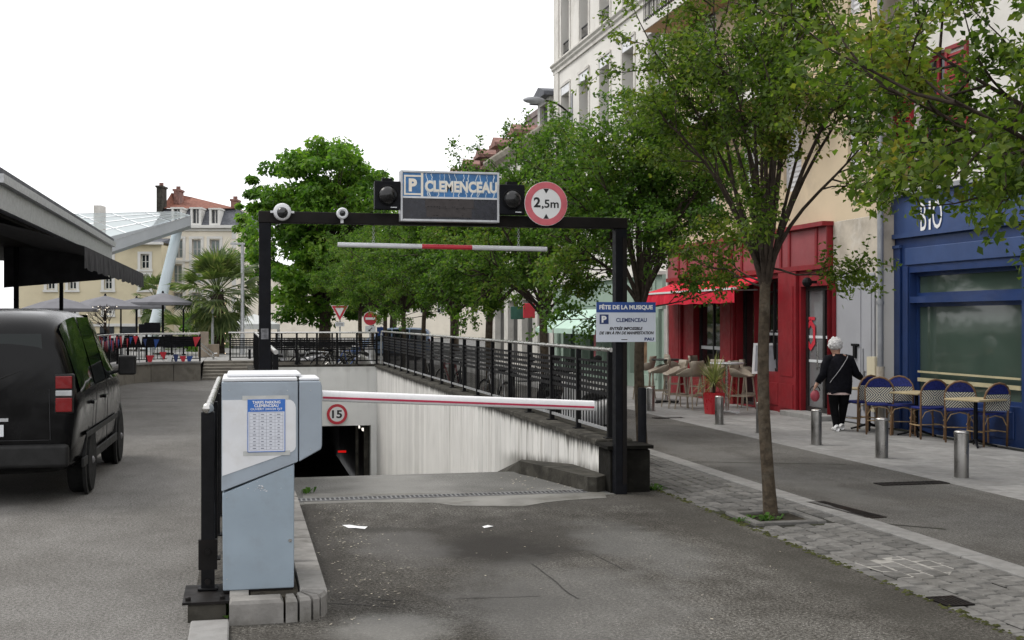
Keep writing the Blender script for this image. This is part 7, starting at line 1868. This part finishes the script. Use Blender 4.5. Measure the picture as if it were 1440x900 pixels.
def bistro_proto():
    t = T('bistro_chair', '-', 'chair', (0,0,0), 0, 'woven bistro chairs by the blue shop')
    m = M(); sh = []
    for k in range(20): a = 2*PI*k/20; sh.append((.21*math.copysign(abs(math.cos(a))**.6,math.cos(a)), .20*math.copysign(abs(math.sin(a))**.6,math.sin(a))))
    m.ext([(x,y,.44) for x,y in sh],(0,0,.03)); mk(m, 'seat', MT['navyweave'], t, local=True, bevel=.01)
    arch = [(-.19,-.18,0),(-.195,-.19,.44),(-.205,-.215,.62)]+[(.205*math.cos(PI-PI*i/8),-.215-.05*math.sin(PI*i/8),.68+.20*math.sin(PI*i/8)) for i in range(9)]+[(.205,-.215,.62),(.195,-.19,.44),(.19,-.18,0)]
    m = M(); m.tube(arch,.015,8); mk(m, 'back_frame', MT['cane'], t, local=True, smooth=True)
    for x in (-.18,.18): m = M(); m.tube([(x*.9,.17,.44),(x,.19,0)],.014,8); mk(m, 'leg', MT['cane'], t, local=True, smooth='auto')
    m = M(); m.add([(-.195,-.222,.50),(.195,-.222,.50),(.2,-.238,.72),(-.2,-.238,.72),(-.195,-.205,.50),(.195,-.205,.50),(.2,-.221,.72),(-.2,-.221,.72)],[(0,1,2,3),(4,7,6,5),(0,4,5,1),(3,2,6,7)]); mk(m, 'woven_panel', chev, t, local=True)
    m = M(); top = [(.19*math.cos(PI-PI*i/8),-.225-.045*math.sin(PI*i/8),.725+.145*math.sin(PI*i/8)) for i in range(9)]; m.ext(top,(0,.012,0)); mk(m, 'upper_panel', MT['navyweave'], t, local=True)
    m = M()
    for sx_ in (-1,1):
        m.tube([(sx_*.19,-.18,.28),(sx_*.12,-.18,.40),(sx_*.0,-.18,.43)],.008,5); m.tube([(sx_*.19,.18,.28),(sx_*.12,.18,.40),(0,.18,.43)],.008,5); m.tube([(sx_*.19,-.17,.2),(sx_*.19,.18,.2)],.009,5)
    m.tube([(-.19,0,.2),(.19,0,.2)],.009,5); mk(m, 'brace', MT['palecane'], t, local=True)
    return t
ch = bistro_proto(); first = True
for px, py, rz, lb in ((1211,606,.45,'woven bistro chair mostly hidden behind the walking person'),(1240,611,-.3,'dark framed woven bistro chair between person and blue shop'),(1271,612.5,2.95,'woven bistro chair turned toward the street by the beige table'),(1308,617.5,.12,'woven bistro chair right of the beige table, back to the street'),(1352,622,-.25,'woven bistro chair at the far right under the blue shop window'),(1392,628,.3,'woven bistro chair nearest the right edge of the view')):
    q = gnd(px,py,.004); o = ch if first else copy_tree(ch); first = False
    o.location = (q.x+.03,q.y+.12,.004); o.rotation_euler = (0,0,rz-PHI); o['label'] = lb
def bistro_table(px, py, label):
    q = gnd(px,py,.004); t = T('bistro_table', label, 'table', (q.x,q.y,.004), .3); h = .665
    m = M(); m.box(-.29,.29,-.29,.29,h-.03,h); mk(m, 'table_top', pm('pale_wood',(0.42,0.34,0.20),.12,5,.5), t, local=True, bevel=.008)
    m = M(); m.tube([(0,0,.04),(0,0,h-.03)],.028,10); mk(m, 'column', MT['black'], t, local=True, smooth='auto')
    for k in range(4): a = PI/2*k+PI/4; m = M(); m.tube([(0,0,.1),(.15*math.cos(a),.15*math.sin(a),.045),(.28*math.cos(a),.28*math.sin(a),.012)],[.022,.018,.014],6); mk(m, 'foot', MT['black'], t, local=True)
bistro_table(1289,613, 'beige topped bistro table between the woven chairs'); bistro_table(1222,604, 'beige topped bistro table beside the walking person'); bistro_table(1372,628, 'beige topped bistro table at the far right between woven chairs')

# ================================================================== THE PERSON
MT['skin'] = pm('skin',(0.42,0.24,0.17),.08,20,.55); MT['jacket'] = pm('black_jacket_cloth',(0.006,0.006,0.009),.3,9,.9,bump=.02,bscale=12,spec=.15); MT['trousers'] = pm('black_trousers',(0.005,0.005,0.006),.25,9,.95,bump=.012,bscale=12,spec=.12)
MT['hair'] = pm('white_hair',(0.62,0.61,0.60),.12,25,.7,bump=.01,bscale=60)
def person():
    q = gnd(1180,606,.004)
    t = T('person', 'person with white hair in black jacket and trousers walking away past the shops', 'person', (q.x,q.y,.004), -PHI)
    J = {}; E = []
    def j(k, p, r, par=None):
        J[k] = (p,r); 
        if par: E.append((par,k))
    j('pelvis',(0,0,.74),(.15,.115)); j('spine',(0,.01,.92),(.145,.11),'pelvis'); j('chest',(0,.02,1.08),(.16,.115),'spine'); j('neck',(-.02,.05,1.20),(.058,.058),'chest'); j('head0',(-.035,.08,1.26),(.075,.08),'neck'); j('head1',(-.045,.09,1.34),(.088,.1),'head0'); j('head2',(-.045,.085,1.41),(.06,.07),'head1')
    for s, e, w_, nm in ((-1,(-.235,.03,.89),(-.34,.05,.735),'l'),(1,(.275,.05,.90),(.385,.13,.83),'r')):
        j('sh'+nm,(s*.16,.02,1.12),(.07,.07),'chest'); j('el'+nm,e,(.05,.05),'sh'+nm); j('wr'+nm,w_,(.03,.028),'el'+nm)
        W = Vector(w_); d = (W-Vector(e)).normalized(); d = (d+Vector((0,.05,-.25 if s < 0 else -.05))).normalized(); j('pa'+nm,tuple(W+d*.05),(.034,.02),'wr'+nm); P = W+d*.05; side = d.cross(Vector((0,0,1))).normalized(); up_ = side.cross(d).normalized()
        for f_ in range(4):
            L = (.04,.046,.043,.034)[f_]; b0 = P+d*.035+side*(f_-1.5)*.017; j(f'f{nm}{f_}a',tuple(b0),(.010,.009),'pa'+nm); j(f'f{nm}{f_}b',tuple(b0+d*L*.7-up_*.012),(.008,.008),f'f{nm}{f_}a'); j(f'f{nm}{f_}c',tuple(b0+d*L*.95-up_*.034),(.0065,.0065),f'f{nm}{f_}b')
        th0 = P-d*.02-side*.03*s; j(f'th{nm}a',tuple(th0-up_*.012),(.011,.01),'pa'+nm); j(f'th{nm}b',tuple(th0+d*.03-up_*.03),(.008,.008),f'th{nm}a')
    for s, kn, an, nm in ((-1,(-.075,.03,.38),(-.045,.0,.075),'l'),(1,(.085,.07,.385),(.075,.16,.085),'r')):
        j('hip'+nm,(s*.085,0,.66),(.105,.11),'pelvis'); j('kn'+nm,kn,(.07,.075),'hip'+nm); j('an'+nm,an,(.048,.052),'kn'+nm); j('to'+nm,(an[0]+s*.01,an[1]+.11,an[2]-.04),(.035,.025),'an'+nm)
    names = list(J); me = bpy.data.meshes.new('tmp_body'); me.from_pydata([J[k][0] for k in names],[(names.index(a),names.index(b)) for a,b in E],[])
    o = bpy.data.objects.new('tmp_body', me); COL.objects.link(o)
    sk = o.modifiers.new('skin','SKIN'); 
    for i, k in enumerate(names): me.skin_vertices[0].data[i].radius = J[k][1]; me.skin_vertices[0].data[i].use_root = (i == 0)
    ss = o.modifiers.new('sub','SUBSURF'); ss.levels = ss.render_levels = 2
    ev = o.evaluated_get(bpy.context.evaluated_depsgraph_get()); bm = bpy.data.meshes.new_from_object(ev); bpy.data.objects.remove(o); bm.name = 'body'
    body = bpy.data.objects.new('body', bm); COL.objects.link(body); body.parent = t; bm.materials.clear(); bm.materials.append(MT['skin']); bm.materials.append(MT['trousers'])
    for p in bm.polygons: p.material_index = 1 if (p.center.z < .8 and abs(p.center.x) < .22) else 0; p.use_smooth = True
    # face: nose, ears (turned away from the viewer)
    m = M(); m.sphere((-.05,.185,1.325),.02,8,6,(.8,1.1,1.3)); mk(m, 'nose', MT['skin'], t, local=True, smooth=True)
    for s in (-1,1):
        m = M(); m.sphere((-.045+s*.092,.085,1.33),.026,8,6,(.45,.8,1.2)); mk(m, 'ear', MT['skin'], t, local=True, smooth=True)
        m = M(); m.sphere((-.045+s*.033,.172,1.345),.011,8,6); mk(m, 'eye', MT['white_print'], t, local=True, smooth=True)
    m = M(); m.sphere((-.045,.178,1.285),.022,8,5,(1.2,.4,.35)); mk(m, 'mouth', MT['red_faded'], t, local=True, smooth=True)
    m = M(); rnd = random.Random(3)
    m.sphere((-.046,.065,1.365),.112,18,12,(.98,1.0,.95))
    for i in range(150):
        a = rnd.uniform(PI*.95,PI*2.05); e = rnd.uniform(-.55,1.4); d = Vector((math.cos(a)*math.cos(e),math.sin(a)*math.cos(e),math.sin(e))); c = Vector((-.046,.065,1.36))+d*.10; m.sphere(c,rnd.uniform(.010,.024),6,4,(1,1,rnd.uniform(.8,1.6)))
    mk(m, 'hair', MT['hair'], t, local=True, smooth=True)
    # jacket: body of cloth with sleeves
    m = M(); rings = [(.60,.195,.15,0),(.66,.205,.155,0),(.78,.205,.155,.0),(.92,.20,.15,.01),(1.04,.205,.145,.02),(1.12,.205,.125,.025),(1.17,.15,.105,.035),(1.215,.078,.078,.05)]; n = 20; vs = []
    for k, (z,rx,ry,yc) in enumerate(rings):
        for i in range(n):
            a = 2*PI*i/n; w = 1+.05*math.sin(a*5+z*9)*(1 if k < 5 else .3); vs.append((rx*w*math.cos(a)-.01*(z-.7),yc+ry*w*math.sin(a),z+(.018*math.sin(a*3) if k == 0 else 0)))
    m.add(vs,[(k*n+i,k*n+(i+1)%n,(k+1)*n+(i+1)%n,(k+1)*n+i) for k in range(len(rings)-1) for i in range(n)])
    for s, e, w_ in ((-1,(-.24,.03,.89),(-.325,.047,.755)),(1,(.28,.05,.90),(.37,.12,.84))):
        m.tube([(s*.10,.02,1.13),(s*.165,.02,1.12),(s*.21,.025,1.02),e,w_],[.08,.088,.078,.066,.05],12)
    mk(m, 'jacket', MT['jacket'], t, local=True, smooth=True)
    m = M(); m.lathe([(.19,.575),(.192,.61)],(0,0,0),20,cap=False); m.xf(Matrix.Diagonal((1,.75,1,1))); mk(m, 'shirt_hem', pm('pale_pink_cloth',(0.5,0.38,0.36),.3,6,.8), t, local=True)
    # strap across the back
    m = M(); pts = []
    for k in range(12):
        u = k/11; x = .115-.29*u; z = 1.185-.42*u; y = -.118-.045*math.sin(PI*min(1,u*1.1)) if u > .08 else -.07; pts.append(Vector((x,y,z)))
    for a, b in zip(pts,pts[1:]): m.bar(a,b,.004,.024,(0,-1,0))
    mk(m, 'bag_strap', pm('grey_check_strap',(0.28,0.28,0.29),.5,60,.7), t, local=True)
    for s, an in ((-1,(-.045,.0,.075)),(1,(.075,.16,.085))):
        m = M(); x, y = an[0],an[1]; zz = an[2]-.075
        prof = [(-.085,.035,.075),(-.05,.045,.10),(.02,.045,.10),(.09,.048,.065),(.15,.042,.045),(.175,.02,.03)]; n = 10; vs = []
        for yy,w,h in prof: vs += [(x+w*math.cos(2*PI*i/n),y+yy,zz+max(0,h*.5+h*.55*math.sin(2*PI*i/n))) for i in range(n)]
        m.add(vs,[(k*n+i,k*n+(i+1)%n,(k+1)*n+(i+1)%n,(k+1)*n+i) for k in range(len(prof)-1) for i in range(n)]+[tuple(range(n)),tuple(range(len(vs)-n,len(vs)))]); mk(m, 'shoe', MT['white_clean'], t, local=True, smooth=True)
    R = Matrix.Translation(Vector((q.x,q.y,.004))) @ Matrix.Rotation(-PHI,4,'Z')
    h_ = R @ Vector((-.365,.055,.66)); b_ = T('handbag', 'small red handbag with a dark handle held in the left hand of the walking person', 'handbag', (h_.x,h_.y,h_.z-.2), -PHI)
    m = M(); m.sphere((0,0,.09),.10,14,8,(.75,.5,.95)); mk(m, 'bag', pm('dull_red_leather',(0.32,0.05,0.07),.15,9,.5), b_, local=True, smooth=True)
    m = M(); m.torus((0,0,.17),.075,.009,'y',16,6,0,PI); mk(m, 'handle', MT['trim'], b_, local=True)
    return t
person()

# ================================================================== WEEDS, MOSS, LITTER
def weed(loc, n, L, label, seed, spread=1.0, flat_=0):
    rnd = random.Random(seed); t = T('weed_plant', label, 'weed', loc)
    m = M()
    for i in range(n):
        az = rnd.uniform(0,2*PI); el = rnd.uniform(.1,1.35)*(1-flat_)+.1; ll = L*rnd.uniform(.5,1.1); d = Vector((math.cos(az)*math.cos(el),math.sin(az)*math.cos(el),math.sin(el))); r = Vector((-math.sin(az),math.cos(az),0)); w = ll*rnd.uniform(.13,.2); o = Vector((rnd.gauss(0,.03*spread),rnd.gauss(0,.03*spread),0))
        a, b, c = o+d*ll*.25, o+d*ll*.65, o+d*ll+Vector((0,0,-ll*.25))
        m.add([o,a+r*w*.7,a-r*w*.7,b+r*w,b-r*w,c],[(0,1,2),(1,3,4,2),(3,5,4)])
    mk(m, 'leaves', MT['weed'], t, local=True, kind='stuff'); m = M()
    for i in range(4): m.tube([(rnd.gauss(0,.02),rnd.gauss(0,.02),0),(rnd.gauss(0,.03),rnd.gauss(0,.03),L*.45)],.003,4)
    mk(m, 'stem', MT['weed'], t, local=True)
q = gnd(314,868); weed((q.x,q.y+.03,0), 34, .17, 'leafy green weed between footing and kerb island', 4)
q = gnd(431,694); weed((q.x,q.y,.0), 16, .10, 'small weed beside the cabinet at the drain end', 5)
q = gnd(915,688); weed((q.x,q.y,0), 40, .13, 'low spreading weed at the foot of the short black post', 6, 2.2, .5)
q = gnd(896,640); weed((q.x,q.y+.1,0), 22, .12, 'small weed behind the end pier', 8, 1.5)
weed((pit[0]-.12,pit[1]-.05,-.01), 44, .10, 'weeds growing in the stone tree pit', 9, 2.4, .4); weed((pit[0]-.36,pit[1]-.10,.0), 26, .07, 'weeds creeping over the left edge of the tree pit', 10, 1.8, .5)
rnd = random.Random(8); m = M()
def clump(x, y, r, z=.003):
    n = 7; vs = [(x,y,z+r*.35)]+[(x+r*rnd.uniform(.6,1.1)*math.cos(2*PI*i/n),y+r*rnd.uniform(.6,1.1)*math.sin(2*PI*i/n),z-.002) for i in range(n)]; m.add(vs,[(0,1+i,1+(i+1)%n) for i in range(n)])
for i in range(420):
    y = 5.5+7.0*rnd.random(); clump(4.185+rnd.gauss(0,.022),y,rnd.uniform(.008,.026))
for i in range(90): clump(4.19+rnd.random()*.9, 11.6+rnd.random()*1.4, rnd.uniform(.006,.016), -.006)
mo = mk(m, 'moss', MT['moss'], None, kind='stuff', label='green moss growing along the joint between driveway and setts', cat='moss')
m = M()
for i in range(260):
    if i < 120: x, y = rnd.uniform(.55,.9)+abs(rnd.gauss(0,.12)), rnd.uniform(7.4,11.6)
    elif i < 190: p = gnd(rnd.uniform(440,560),rnd.uniform(720,880)); x, y = p.x, p.y
    else: x, y = rnd.uniform(.6,4.1), rnd.uniform(6.6,11.4)
    r = rnd.uniform(.004,.013); a = rnd.uniform(0,PI); z = .004+rnd.random()*.004
    m.quad(*[(x+r*math.cos(a+t_)*s_,y+r*math.sin(a+t_)*s_,z+rnd.uniform(0,.003)) for t_,s_ in ((0,1.6),(PI/2,.6),(PI,1.3),(3*PI/2,.6))])
for i in range(40):
    p = gnd(rnd.uniform(700,850), rnd.uniform(668,690)); r = rnd.uniform(.006,.014); m.quad((p.x-r,p.y-r*.6,.006),(p.x+r,p.y-r*.4,.006),(p.x+r*.8,p.y+r*.7,.009),(p.x-r,p.y+r*.5,.007))
mk(m, 'leaf_litter', pm('dry_petals',(0.42,0.38,0.31),.35,40,.9), None, kind='stuff', label='pale fallen petals and crumbs scattered on the driveway', cat='litter')
def paper(pts, label):
    P = [gnd(*p,.006) for p in pts]; c = sum(P,Vector())/len(P); m = M(); m.add([(p.x,p.y,.004+.006*(i%2)) for i,p in enumerate(P)]+[(c.x,c.y,.013)],[(i,(i+1)%len(P),len(P)) for i in range(len(P))]); o = mk(m, 'crumpled_paper', MT['white_clean'], None, label=label, cat='litter', org=(c.x,c.y,0))
paper([(481,738),(492,738.5),(505,739.5),(517,741),(513,743.5),(500,743),(490,742)], 'larger flattened white paper scrap on the driveway near the cabinet'); paper([(678,740),(686,738.8),(694,739.5),(690,741.5),(681,742)], 'smaller white paper scrap above the dark oil stain')
